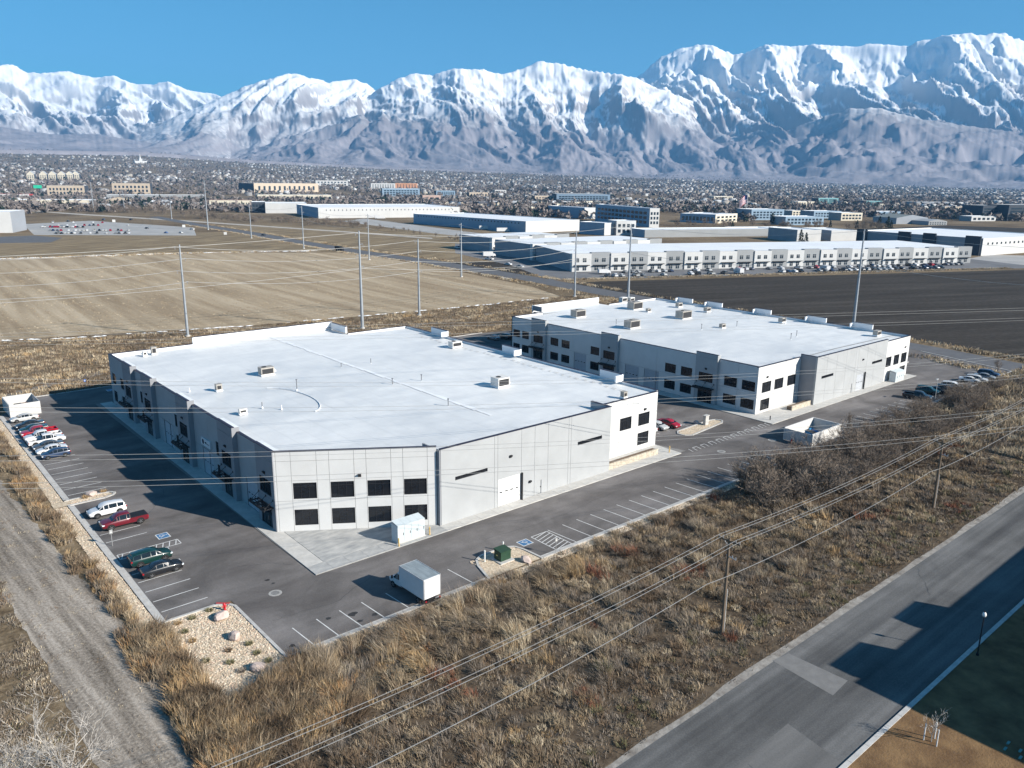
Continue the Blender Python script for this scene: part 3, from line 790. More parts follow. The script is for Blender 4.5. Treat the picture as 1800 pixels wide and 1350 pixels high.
def wall(root, P, ang, L, H, items=(), xc=(), zc=(), m=None, thick=.35, reveal=.18, inner=None, cap=True, panes=False, gm=None):
    P = (P[0], P[1], P[2] if len(P) > 2 else 0.0)
    holes = [(i[1], i[2], i[3], i[4]) for i in items if i[0] in 'wgeds']
    c = MB(); gridwall(c, 0, L, 0, H, holes, .045, reveal, 0, False)
    c.add([(0, .045, 0), (L, .045, 0), (L, thick, 0), (0, thick, 0), (0, .045, H), (L, .045, H), (L, thick, H), (0, thick, H)], [(1, 2, 6, 5), (3, 0, 4, 7)], 1)
    c.add([(0, .045, H), (L, .045, H), (L, thick, H), (0, thick, H)], [(0, 1, 2, 3)], 2)
    c.add([(0, thick, 0), (L, thick, 0), (L, thick, H), (0, thick, H)], [(1, 0, 3, 2)], 2)
    xf(c, P, ang).build('wall_core', [GROOVE, m, inner or MEMB], root)
    xs = [0]+sorted(xc)+[L]; zs = [0]+sorted(zc)+[H]
    for k, (a, e) in enumerate(zip(xs, xs[1:])):
        for d, f in zip(zs, zs[1:]):
            b = MB(); gp = .02
            gridwall(b, a+(gp if a > 0 else 0), e-(gp if e < L else 0), d+(gp if d > 0 else 0), f-(gp if f < H else 0), holes, 0, .05)
            if b.f: xf(b, P, ang).build('wall_panel', m, root)
    if cap: xf(MB().box((-.05, -.05, H), (L+.05, .40, H+.09)), P, ang).build('coping', COPE, root)
    ca, sa = math.cos(ang), math.sin(ang)
    W_ = lambda x, y, z: (P[0]+x*ca-y*sa, P[1]+x*sa+y*ca, P[2]+z)
    for i in items:
        k, a, e, d, f = i[:5]
        if k == 'w': window(root, W_(a, .1, d), ang, e-a, f-d, nx=i[5] if len(i) > 5 else 3, panes=panes)
        elif k == 's': window(root, W_(a, .1, d), ang, e-a, f-d, nx=6, transom=0, name='slot_window')
        elif k == 'g': garage(root, W_(a, .1, d), ang, e-a, f-d, gm or DOORM)
        elif k == 'e': entry(root, W_(a, .1, d), ang, e-a, f-d)
        elif k == 'd':
            dd = xf(MB().box((0, .05, 0), (e-a, .1, f-d)), W_(a, .05, d), ang).build('door', m, root)
            xf(MB().box((e-a-.16, -.01, .95), (e-a-.08, .05, 1.1)), W_(a, .05, d), ang).build('door_handle', FRAME, dd)
        elif k == 'c': canopy(root, W_(a, 0, d), ang, e-a)
        elif k == 'l':
            lm = xf(MB().box((-.2, -.28, 0), (.2, 0, .16)).add([(-.2, -.28, 0), (.2, -.28, 0), (.2, 0, -.3), (-.2, 0, -.3), (-.2, 0, 0), (.2, 0, 0)], [(0, 1, 2, 3), (0, 3, 4), (1, 5, 2)]), W_(a, 0, d), ang).build('wall_lamp', LAMPM, root)

def sawtooth(root, u_l, u_t, segs, H_l, H_t, ang=R(-90), ml=WALLG, mt=WALLD, inner=None):
    """long side with towers standing proud; segs = (kind, v_from, v_to, items) with items measured in v"""
    for kind, v0, v1, items in segs:
        L = v0-v1; it = [(i[0], v0-i[1], v0-i[2], *i[3:]) if i[0] != 'l' else ('l', v0-i[1], 0, i[2], 0) for i in items]
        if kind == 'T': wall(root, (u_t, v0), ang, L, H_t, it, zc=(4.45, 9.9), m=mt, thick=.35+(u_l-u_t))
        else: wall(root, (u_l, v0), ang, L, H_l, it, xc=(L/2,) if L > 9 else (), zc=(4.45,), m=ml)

def tower(v0, v1):
    c = (v0+v1)/2
    return ('T', v0, v1, [('w', c+1.75, c-1.75, 4.75, 6.95), ('e', c+1.45, c-1.45, .15, 3.3), ('c', c+2.1, c-2.1, 3.35, 0), ('l', c, 7.9)])
def pairw(a, w=2.3): return [('w', a, a-w, 4.75, 6.95, 2), ('w', a, a-w, 1.0, 3.25, 2)]

# nearer warehouse
w1 = thing('warehouse', 'large white flat-roofed warehouse nearest the camera, with a cut corner of eight dark windows', 'warehouse', (73.5, 128, 0))
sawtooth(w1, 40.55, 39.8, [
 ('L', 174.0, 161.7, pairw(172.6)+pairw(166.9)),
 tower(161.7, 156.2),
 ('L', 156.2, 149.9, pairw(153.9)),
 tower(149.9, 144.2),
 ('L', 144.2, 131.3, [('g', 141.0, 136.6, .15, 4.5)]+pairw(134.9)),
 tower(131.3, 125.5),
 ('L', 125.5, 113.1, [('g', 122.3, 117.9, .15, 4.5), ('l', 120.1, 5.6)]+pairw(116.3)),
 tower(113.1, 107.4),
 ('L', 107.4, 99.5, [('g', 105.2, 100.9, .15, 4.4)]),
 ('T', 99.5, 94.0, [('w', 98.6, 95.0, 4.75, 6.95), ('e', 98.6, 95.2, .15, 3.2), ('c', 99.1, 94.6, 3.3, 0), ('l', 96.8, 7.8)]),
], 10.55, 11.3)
CH0, CH1 = Vector((39.95, 94.0)), Vector((57.62, 82.55)); chL = (CH1-CH0).length; chA = math.atan2(CH1.y-CH0.y, CH1.x-CH0.x)
wall(w1, (CH0.x, CH0.y), chA, chL, 11.3, [('w', a, a+3.05, z, z+2.25) for a in (2.27, 7.12, 11.91, 16.72) for z in (.95, 4.7)]+[('l', 10.95, 0, 7.75, 0)],
     xc=(.25, 2.15, 5.42, 7.03, 10.25, 11.83, 15.07, 16.64, 19.87), zc=(4.45, 10.0), m=WALLW, panes=True)
wall(w1, (57.95, 81.95), 0, 33.25, 11.0, [('s', 2.35, 8.0, 6.08, 6.6), ('s', 25.85, 31.3, 6.08, 6.65), ('g', 9.95, 14.25, .15, 4.3), ('d', 17.4, 18.35, .15, 2.3), ('l', 12.2, 0, 7.4, 0), ('l', 16.0, 0, 2.6, 0)],
     xc=(9.25, 10.07-.22, 14.3, 16.9, 19.6, 23.85, 24.4), m=WALLG, thick=.4, gm=DOORW)
MB().box((72.25, 81.7, .15), (72.42, 81.94, 4.4)).build('door_guard', STEEL, w1)
MB().box((57.75, 82.0, .1), (57.95, 86, 10.9)).build('return_wall', WALLD, w1)  # darker than the panel it ends: shade put into its colour
MB().box((90.85, 82.36, .1), (91.2, 86.2, 11.0)).build('return_wall', WALLG, w1)
MB().box((90.8, 82.36, 11.0), (91.25, 86.2, 11.09)).build('coping', COPE, w1)
wall(w1, (91.2, 85.97), 0, 16.42, 9.95, [('w', 6.75, 9.7, 4.5, 6.72), ('w', 11.5, 14.45, 4.5, 6.72), ('w', 11.5, 14.45, .95, 3.2), ('w', 1.2, 4.2, 4.5, 6.72), ('l', 13.1, 0, 7.35, 0)], xc=(1.0, 4.4, 6.5, 9.9, 11.3), zc=(4.2,), m=WALLW)
# blank side facing the other warehouse and the rear, parapets raised in places
wall(w1, (107.6, 86.0), R(90), 80.2, 10.2, [('w', 4+8*k, 6.8+8*k, z, z+2.2) for k in range(9) for z in (1, 4.7)], xc=[8*k for k in range(1, 10)], m=WALLG)
for v0, v1 in ((154.8, 148.4), (128.3, 122.5), (99.6, 94.1)):
    MB().box((107.15, v1, 10.22), (107.58, v0, 11.55)).build('raised_parapet', MEMB, w1); MB().box((107.1, v1-.04, 11.55), (107.63, v0+.04, 11.63)).build('coping', COPE, w1)
    MB().box((105.6, v1, 10.22), (107.15, v1+.3, 11.4)).build('parapet_return', MEMB, w1)
wall(w1, (107.6, 166.2), R(180), 16.6, 10.2, m=WALLG); wall(w1, (91.0, 174.0), R(180), 50.4, 10.5, m=WALLG, xc=[10, 20, 30, 40])
MB().box((57.5, 173.6, 10.6), (91.0, 174.0, 12.0)).build('raised_parapet', MEMB, w1); MB().box((57.4, 173.55, 12.0), (91.1, 174.05, 12.08)).build('coping', COPE, w1)
MB().box((90.6, 166.3, 10.2), (91.0, 173.6, 11.8)).build('parapet_return', MEMB, w1); MB().box((90.55, 166.2, 11.8), (91.05, 173.55, 11.88)).build('coping', COPE, w1)
roof1 = [(40.9, 173.7), (40.9, 94.3), (57.9, 83.1), (58.1, 82.3), (90.9, 82.3), (91.1, 86.3), (107.3, 86.3), (107.3, 166.0), (90.8, 166.2), (90.8, 173.7)]
r1 = MB().prism(roof1, 9.2, 9.75).build('roof', ROOFM, w1)
# gently pitched roof deck with a raised seam along the middle
def deck(root, x0, x1, y0, y1, zc, ze, xm, ym):
    b = MB(); nx, ny = 12, 16; V = []; Fq = []
    for a in range(nx+1):
        for c in range(ny+1):
            x = x0+(x1-x0)*a/nx; y = y0+(y1-y0)*c/ny
            V.append((x, y, ze+(zc-ze)*(1-abs(x-xm)/((x1-x0)/2))+.02*math.sin(x*.9)*math.sin(y*.7)))
    for a in range(nx):
        for c in range(ny): Fq.append((a*(ny+1)+c, (a+1)*(ny+1)+c, (a+1)*(ny+1)+c+1, a*(ny+1)+c+1))
    b.add(V, Fq); return b
deck(w1, 58.05, 90.95, 82.4, 173.6, 10.25, 9.95, 74.5, 0).build('roof_deck', ROOFM, w1, True)
deck(w1, 40.95, 58.05, 94.3, 173.6, 9.95, 9.85, 58, 0).build('roof_deck', ROOFM, w1, True)
b = MB(); b.add([(40.95, 94.3, 9.85), (58.05, 83.2, 9.95), (58.05, 94.3, 9.95)], [(0, 1, 2)]); b.build('roof_deck', ROOFM, w1)
deck(w1, 90.95, 107.2, 86.35, 166.0, 9.95, 9.8, 91, 0).build('roof_deck', ROOFM, w1, True)
b = MB(); random.seed(4)
v = 92.0
while v < 170:
    L = random.uniform(1.5, 4); w = random.uniform(.25, .6); x = 74.8+random.uniform(-.12, .12); b.sheet([(x-w, v), (x+w, v+.2), (x+w*.8, v+L), (x-w*.9, v+L-.2)], 10.30); v += L*.98
b.build('roof_seam_patch', MEMB, r1)
b = MB()
for k in range(14):
    t = R(-78+k*11); p = (57.0+4.4*math.cos(t)-3, 121+10.5*math.sin(t)*.9); t2 = R(-78+(k+1)*11); p2 = (57.0+4.4*math.cos(t2)-3, 121+10.5*math.sin(t2)*.9)
    b.tube((*p, 10.02), (*p2, 10.02), .07)
b.build('roof_hose', MEMB, r1)
STAIN = mat('roof_grit', (.42, .40, .37), .9, .3, 1.2)
random.seed(8)
for k in range(34):
    v = 90+k*1.9; x = 103.7+random.uniform(-.4, .4); MB().sheet([(x-.1, v), (x+.12, v+.1), (x+.1, v+random.uniform(.5, 1.8)), (x-.12, v+.7)], 9.91).build('roof_grit', STAIN, r1)

HVAC = mat('weathered_unit_metal', (.40, .37, .33), .55, .2, 1.5, metal=.2)
HVACW = mat('pale_unit_metal', (.68, .66, .62), .5, .1, 1.5)
GRILL = mat('dark_coil_grille', (.03, .03, .032), .6)
def rtu(p, w, d, h, label, m=HVAC, hood=True):
    t = thing('rooftop_unit', label, 'roof unit', (p[0], p[1], p[2]))
    x, y, z = p
    MB().box((x-w/2, y-d/2, z), (x+w/2, y+d/2, z+.25)).build('curb', MEMB, t)
    body = MB().box((x-w/2+.05, y-d/2+.05, z+.25), (x+w/2-.05, y+d/2-.05, z+h)).build('casing', m, t)
    MB().box((x-w/2+.2, y-d/2+.02, z+.4), (x+w/2-.25, y-d/2+.048, z+h-.2)).build('coil_grille', GRILL, body)
    MB().box((x-w/2+.02, y-d/2+.02, z+h), (x+w/2-.02, y+d/2-.02, z+h+.06)).build('lid', m, body)
    if hood:
        MB().add([(x+w/2-.04, y-d*.3, z+.5), (x+w/2+.5, y-d*.3, z+.5), (x+w/2-.04, y-d*.3, z+h-.1), (x+w/2-.04, y+d*.3, z+.5), (x+w/2+.5, y+d*.3, z+.5), (x+w/2-.04, y+d*.3, z+h-.1)],
                 [(0, 1, 2), (3, 5, 4), (1, 4, 5, 2), (0, 3, 4, 1)]).build('rain_hood', HVACW, t)
        b = MB(); b.prism([(x-.15*w+.45*math.cos(k*.628), y+.45*math.sin(k*.628)) for k in range(10)], z+h+.06, z+h+.14); b.build('fan_guard', GRILL, t)
    return t
rtu((59.1, 139.5, 10.0), 2.6, 1.7, 1.5, 'dark brown rooftop unit with white corners left of the roof centre')
rtu((87.8, 105.6, 10.05), 2.7, 2.3, 1.75, 'largest tan rooftop unit near the front right of the nearer roof', HVACW)
rtu((102.4, 138.8, 9.9), 2.6, 1.8, 1.3, 'tan rooftop unit near the far right edge of the nearer roof', HVACW)
rtu((48.0, 133.9, 9.9), 1.1, 1.0, 1.2, 'small grey condenser with pipes near the left side of the nearer roof', HVAC, False)
rtu((45.6, 117.6, 9.9), 1.3, .7, .9, 'small white condenser near the left parapet of the nearer roof', HVACW, False)
rtu((99.7, 86.9, 9.95), 1.0, .9, 1.1, 'small dark condenser behind the parapet above the white corner wall', HVAC, False)
rtu((48.6, 171.2, 9.9), 1.1, 1.0, 1.5, 'grey condenser by the far left corner of the nearer roof', HVAC, False)
rtu((46.6, 170.4, 9.9), .9, .8, 1.0, 'white condenser with dark grille in the far left roof corner', HVACW, False)
PIPE = mat('vent_pipe', (.16, .16, .17), .5)
def vent(x, y, z, h, label, boot=True):
    t = thing('vent_pipe', label, 'vent', (x, y, z), 'vent pipes on the roofs')
    MB().tube((x, y, z), (x, y, z+h), .07, n=6).build('pipe', PIPE if h > .8 else MEMB, t)
    MB().tube((x, y, z), (x, y, z+.3), .2, .09, n=8).build('boot', MEMB, t)
    if h > 1.2: MB().tube((x, y, z+h), (x, y, z+h+.12), .16, n=8).build('rain_cap', PIPE, t)
for k, (x, y) in enumerate(((600, 647), (652, 640), (741, 671), (690, 678), (522, 686), (461, 717), (495, 719), (788, 716), (333, 688))):
    p = at(x, y, 10.0); vent(p.x, p.y, 9.95, (1.1, 1.2, 1.3, 1.3, 1.9, 1.0, .7, 1.4, .7)[k], 'thin vent pipe rising from the nearer roof, %s from the left' % ordinal((5, 6, 8, 7, 4, 2, 3, 9, 1)[k]))

# farther warehouse
w2 = thing('warehouse', 'white flat-roofed warehouse behind the first one, with a grey recess beside its front corner', 'warehouse', (168, 122, 0))
def tw(v0, v1):
    c = (v0+v1)/2
    return ('T', v0, v1, [('w', c+1.8, c-1.8, 4.7, 6.65), ('e', c+1.8, c-1.8, .15, 3.3), ('c', c+2.2, c-2.2, 3.35, 0), ('l', c, 7.6)])
def pw(*a, w=2.9): return [('w', x, x-w, z, z+2.0, 3) for x in a for z in (1.0, 4.75)]
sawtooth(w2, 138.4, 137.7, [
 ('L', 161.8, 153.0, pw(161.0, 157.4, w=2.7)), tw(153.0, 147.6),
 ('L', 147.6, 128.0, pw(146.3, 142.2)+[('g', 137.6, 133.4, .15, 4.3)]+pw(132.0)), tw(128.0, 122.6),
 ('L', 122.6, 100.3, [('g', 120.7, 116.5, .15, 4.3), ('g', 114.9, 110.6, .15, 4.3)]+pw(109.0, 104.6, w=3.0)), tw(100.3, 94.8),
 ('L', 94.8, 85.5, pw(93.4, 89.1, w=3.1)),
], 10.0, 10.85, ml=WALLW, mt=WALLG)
wall(w2, (138.38, 85.47), 0, 15.9, 9.9, [('w', 1.7, 5.0, 4.3, 6.5), ('w', 6.3, 9.6, 4.3, 6.5), ('w', 11.2, 14.5, 4.3, 6.5), ('w', 1.6, 4.9, .6, 2.9), ('l', 3.3, 0, 7.5, 0)], xc=(1.4, 5.3, 6.0, 9.9, 11, 14.8), zc=(3.6,), m=WALLW)
wall(w2, (154.3, 81.7), 0, 31.9, 10.5, [('s', 2.3, 7.3, 5.5, 6.1), ('s', 24.9, 29.9, 5.5, 6.1), ('g', 18.3, 21.6, .15, 4.0), ('d', 15.5, 16.4, .15, 2.3), ('l', 20.2, 0, 7.3, 0)], xc=(4.2, 8.3, 12.5, 16.8, 18, 22.2, 26), m=WALLG, thick=.4, gm=DOORM)
MB().box((154.3, 82.1, .1), (154.65, 85.6, 10.5)).build('return_wall', WALLD, w2); MB().box((154.25, 82.05, 10.5), (154.7, 85.6, 10.59)).build('coping', COPE, w2)  # end face in a darker grey that stands in for shade
MB().box((176.1, 81.45, .15), (176.28, 81.68, 4.2)).build('door_guard', STEEL, w2)
wall(w2, (186.2, 81.92), 0, 12.32, 9.9, [('w', .6, 3.3, 3.6, 6.0), ('w', 4.6, 7.4, 3.6, 6.0), ('w', 8.5, 11.4, 3.6, 6.0), ('w', 8.4, 11.3, .4, 2.7), ('l', 10, 0, 7.4, 0)], xc=(4, 8), m=WALLW)
wall(w2, (198.5, 81.95), R(90), 79.6, 10.0, [('w', 4+8*k, 6.8+8*k, z, z+2.2) for k in range(9) for z in (1, 4.7)], xc=[8*k for k in range(1, 10)], m=WALLG)
for v0, v1 in ((152.6, 147.1), (141.8, 136.4), (125.3, 120.2), (109.2, 103.8), (96.7, 91.3)):
    MB().box((198.05, v1, 10.02), (198.45, v0, 11.3)).build('raised_parapet', MEMB, w2); MB().box((198, v1-.04, 11.3), (198.5, v0+.04, 11.38)).build('coping', COPE, w2)
    MB().box((196.8, v0-.3, 10.02), (198.05, v0, 11.1)).build('parapet_return', MEMB, w2)
wall(w2, (198.5, 161.5), R(180), 22, 10.0, m=WALLG); wall(w2, (176.5, 166.0), R(180), 27, 10.0, m=WALLG); wall(w2, (149.5, 161.8), R(180), 11.1, 10.0, m=WALLG)
MB().box((149.5, 165.6, 10.1), (176.5, 166.0, 11.5)).build('raised_parapet', MEMB, w2); MB().box((149.5, 162, 10.1), (149.9, 165.6, 11.5)).build('raised_parapet', WALLD, w2)  # left return given dark grey in place of white to carry its shade
MB().prism([(138.7, 161.5), (138.7, 85.8), (154.5, 85.8), (154.5, 82.0), (186.0, 82.0), (198.2, 82.3), (198.2, 161.2), (176.2, 161.3), (176.2, 165.7), (149.8, 165.7), (149.8, 161.5)], 9.0, 9.3).build('roof', ROOFM, w2)
deck(w2, 138.8, 198.1, 85.85, 161.2, 9.85, 9.5, 168.5, 0).build('roof_deck', ROOFM, w2, True)
deck(w2, 154.6, 198.1, 82.1, 85.84, 9.75, 9.5, 168.5, 0).build('roof_deck', ROOFM, w2, True)
MB().sheet([(149.9, 161.2), (176.1, 161.2), (176.1, 165.6), (149.9, 165.6)], 9.72).build('roof_deck', ROOFM, w2)
for k, (q, s) in enumerate((((153.3, 151.3), 1), ((176.4, 151.1), 1.1), ((174.7, 132.3), 1.1), ((152.6, 131.4), 1), ((190.2, 145.9), .5), ((189.6, 135.4), .5), ((175.5, 145.3), .35), ((170.8, 117), .4), ((190.9, 112.3), .5), ((192.6, 87.5), .5), ((184.6, 163), .6), ((187.2, 162), .5))):
    lab = ('brown rooftop unit nearest the left parapet of the farther roof', 'long brown rooftop unit in the far middle of the farther roof', 'long brown rooftop unit with pale hood in the middle of the farther roof', 'brown rooftop unit above the sectional doors of the farther roof',
           'small black condenser near the far right edge of the farther roof', 'small black condenser right of the long middle rooftop units', 'tiny grey roof fan between the long rooftop units of the farther roof', 'small grey roof fan on the front half of the farther roof', 'small black condenser by the middle of the right roof edge', 'small black condenser near the front right corner of the farther roof', 'white roof box left of the pair at the back edge of the farther roof', 'white roof box right of the pair at the back edge of the farther roof')[k]
    rtu((q[0], q[1], 9.75), 3.4*s+.3, 2.2*s+.2, 1.5*s+.5, lab, HVACW if k > 9 else HVAC, s > .8)
for k, (x, y) in enumerate(((1083, 572), (1233, 580), (1295, 575), (1400, 592), (1390, 597), (1380, 568))):
    p = at(x, y, 9.8); vent(p.x, p.y, 9.7, 1.5, 'thin vent pipe rising from the farther roof, %s from the left' % ordinal((1, 2, 3, 6, 5, 4)[k]))
# stone planters in front of the recessed corners
def planter(x0, x1, y0, y1, h, label):
    t = thing('stone_planter', label, 'planter', ((x0+x1)/2, (y0+y1)/2, 0))
    n = int((x1-x0)/.6); random.seed(int(x0))
    for r_ in range(3):
        for k in range(n):
            a = x0+(x1-x0)*k/n; dz = h/3
            MB().box((a+.012, y0-random.uniform(0, .04), .1+r_*dz+.01), (a+(x1-x0)/n-.012, y0+.25, .1+(r_+1)*dz)).build('stone', BRICK, t)
    MB().box((x0, y0+.26, .1), (x1, y1, h*.9)).build('bed', mat('planter_bark', (.16, .115, .08), .95, .4, 4), t)
planter(91.4, 104.0, 82.3, 83.6, 1.0, 'low tan stone planter in front of the white corner of the nearer warehouse')
planter(146.8, 154.2, 82.2, 83.4, 1.0, 'low tan stone planter in front of the grey recess of the farther warehouse')
# painted logo over a sectional door
MB().box((40.36, 118.3, 5.0), (40.54, 122.2, 6.2)).build('sign_panel', mat('sign_white', (.7, .7, .7), .6), w1)
sg = MB()
sg.add([(40.345, 121.3+.42*math.cos(k*.6283), 5.6+.42*math.sin(k*.6283)) for k in range(10)], [tuple(range(10))]); sg.add([(40.345, 120.4, 5.5), (40.345, 118.7, 5.5), (40.345, 118.7, 5.62), (40.345, 120.4, 5.62)], [(0, 1, 2, 3)])
sg.build('sign_emblem', mat('sign_navy', (.02, .025, .06), .6), w1)
# ---------------------------------------------------------------- vehicles
TYRE = mat('tyre_rubber', (.018, .018, .018), .85, .2, 5)
RIM = mat('alloy_rim', (.55, .55, .56), .3, .1, 4, metal=.8)
RIMD = mat('dark_rim', (.05, .05, .05), .4, metal=.5)
CGLASS = glass('car_glass', (.012, .016, .02), .05)
TRIM = mat('black_car_trim', (.015, .015, .016), .6)
HEADL = mat('headlamp_lens', (.7, .72, .74), .15, .05, 3)
TAILL = mat('tail_lamp_lens', (.30, .015, .02), .25, .1, 3)
PAINTS = {}
def paint(c, rgb):
    if c not in PAINTS:
        m = mat('car_paint_'+c.replace(' ', '_'), rgb, .28, .05, 2, spec=.5)
        m.node_tree.nodes['Principled BSDF'].inputs['Coat Weight'].default_value = .6
        m.node_tree.nodes['Principled BSDF'].inputs['Coat Roughness'].default_value = .08
        PAINTS[c] = m
    return PAINTS[c]
CC = {'white': (.66, .66, .66), 'silver': (.48, .48, .47), 'black': (.012, .012, .014), 'dark grey': (.06, .062, .066), 'grey': (.2, .205, .21), 'red': (.33, .008, .02), 'dark red': (.13, .008, .016), 'dark green': (.006, .034, .030), 'navy': (.02, .04, .09), 'blue': (.04, .10, .25), 'tan': (.42, .36, .27)}

# stations along the length: x, sill z, belt z, roof z, half width, roof half width
CARS = {
 'sedan': dict(L=4.7, wh=.33, ax=(-1.38, 1.4), st=[(-2.35, .45, .70, .74, .72, .66), (-2.28, .30, .86, .96, .84, .74), (-1.75, .24, .92, 1.02, .90, .76), (-1.35, .22, .92, 1.07, .91, .74), (-.75, .22, .92, 1.40, .91, .62), (.05, .22, .91, 1.45, .91, .62), (.55, .22, .90, 1.36, .91, .63), (1.25, .22, .89, .98, .90, .76), (1.9, .26, .80, .88, .86, .70), (2.25, .30, .66, .74, .76, .60), (2.36, .42, .58, .62, .62, .5)], cab=(3, 7)),
 'hatchback': dict(L=4.3, wh=.33, ax=(-1.28, 1.3), st=[(-2.15, .45, .80, .86, .74, .68), (-2.1, .30, .92, 1.10, .84, .70), (-1.75, .24, .95, 1.36, .89, .64), (-1.1, .22, .94, 1.48, .90, .64), (-.2, .22, .92, 1.52, .90, .64), (.4, .22, .91, 1.44, .90, .64), (1.1, .22, .90, 1.02, .89, .74), (1.75, .26, .82, .92, .86, .70), (2.05, .30, .68, .76, .76, .6), (2.15, .42, .6, .64, .62, .5)], cab=(1, 6)),
 'suv': dict(L=4.8, wh=.38, ax=(-1.42, 1.42), st=[(-2.4, .5, .92, .98, .80, .74), (-2.35, .36, 1.05, 1.22, .90, .78), (-2.1, .30, 1.07, 1.62, .94, .70), (-1.2, .28, 1.06, 1.74, .95, .71), (-.1, .28, 1.05, 1.76, .95, .71), (.5, .28, 1.04, 1.68, .95, .71), (1.2, .28, 1.03, 1.14, .94, .82), (1.9, .32, .98, 1.06, .91, .78), (2.3, .36, .82, .9, .82, .68), (2.42, .5, .7, .74, .68, .56)], cab=(1, 6)),
 'pickup': dict(L=5.8, wh=.42, ax=(-1.85, 1.85), st=[(-.62, .42, 1.12, 1.16, .96, .9), (-.60, .42, 1.14, 1.86, .97, .72), (-.2, .42, 1.14, 1.92, .98, .72), (.7, .42, 1.14, 1.90, .98, .72), (1.0, .42, 1.14, 1.78, .98, .74), (1.62, .42, 1.13, 1.22, .98, .86), (2.4, .42, 1.10, 1.18, .97, .84), (2.82, .46, .98, 1.04, .90, .76), (2.92, .55, .8, .84, .78, .64)], cab=(0, 5), bed=(-2.9, -.63)),
}
def hull(sp):
    b = MB(); S = sp['st']; n = len(S)
    rings = []
    for x, zs, zb, zr, w, wr in S:
        h = [(w*.86, zs), (w, zs+.12), (w*1.005, (zs+zb)/2), (w*.985, zb-.02), (w*.95, zb+.02), (wr+(w*.95-wr)*.08, zr-(zr-zb)*.10), (wr*.8, zr), (0, zr+.015)]
        rings.append([(x, y, z) for y, z in h]+[(x, -y, z) for y, z in h[-2::-1]])
    m = len(rings[0]); vs = [p for r_ in rings for p in r_]; fs = []
    for i in range(n-1):
        for j in range(m-1): fs.append((i*m+j, (i+1)*m+j, (i+1)*m+j+1, i*m+j+1))
        fs.append((i*m+m-1, (i+1)*m+m-1, (i+1)*m, i*m))
    fs.append(tuple(range(m))); fs.append(tuple((n-1)*m+j for j in range(m-1, -1, -1)))
    b.add(vs, fs)
    # glass: side lights, windscreen and rear screen a hair outside the shell
    g = MB(); a, c = sp['cab']
    def inset(q, k=.09, out=.012):
        q = [Vector(p) for p in q]; ce = sum(q, Vector())/4; nn = (q[1]-q[0]).cross(q[2]-q[0]).normalized()
        if nn.dot(ce-Vector((ce.x*.6, 0, .6))) < 0: nn = -nn
        return [p+(ce-p)*k+nn*out for p in q]
    for i in range(a, c):
        steep = lambda i: (S[i+1][3]-S[i][3])
        front = i == c-1; rear = i == a
        A_, B_ = rings[i], rings[i+1]
        if not (front or rear):
            for j in (4, m-6): g.add(inset([A_[j], B_[j], B_[j+1], A_[j+1]], .08), [(0, 1, 2, 3)])
        else:
            k = [5, 6, 7, 8]
            L_ = [A_[5], B_[5]]; 
            q = [A_[5], B_[5], B_[m-6], A_[m-6]]
            g.add(inset(q, .08, .03), [(0, 1, 2, 3)])
            for j in (4, m-6): g.add(inset([A_[j], B_[j], B_[j+1], A_[j+1]], .22), [(0, 1, 2, 3)])
    return b, g
def wheel_meshes(r):
    t = MB(); n = 18
    prof = [(-.11, r*.72), (-.11, r*.95), (-.07, r), (.07, r), (.11, r*.95), (.11, r*.72)]
    vs = [(rr_*math.cos(2*math.pi*k/n), y, rr_*math.sin(2*math.pi*k/n)) for y, rr_ in prof for k in range(n)]
    fs = [(i*n+k, i*n+(k+1) % n, (i+1)*n+(k+1) % n, (i+1)*n+k) for i in range(5) for k in range(n)]
    t.add(vs, fs)
    rm = MB(); rm.add([(0, -.085, 0)]+[(r*.72*math.cos(2*math.pi*k/n), -.10, r*.72*math.sin(2*math.pi*k/n)) for k in range(n)], [(0, 1+k, 1+(k+1) % n) for k in range(n)])
    rm.add([(0, .085, 0)]+[(r*.72*math.cos(2*math.pi*k/n), .10, r*.72*math.sin(2*math.pi*k/n)) for k in range(n)], [(0, 1+(k+1) % n, 1+k) for k in range(n)])
    hub = MB()
    for k in range(5):
        a = 2*math.pi*k/5
        for s_ in (-1, 1): hub.obox((0, 0, 0), (.001, .001, .001)) if 0 else hub.tube((.04*math.cos(a), s_*.105, .04*math.sin(a)), (r*.66*math.cos(a), s_*.105, r*.66*math.sin(a)), .03, .02, 4)
    return t.mesh('tyre', TYRE, True), rm.mesh('rim', RIMD), hub.mesh('spokes', RIM)
CARM = {}
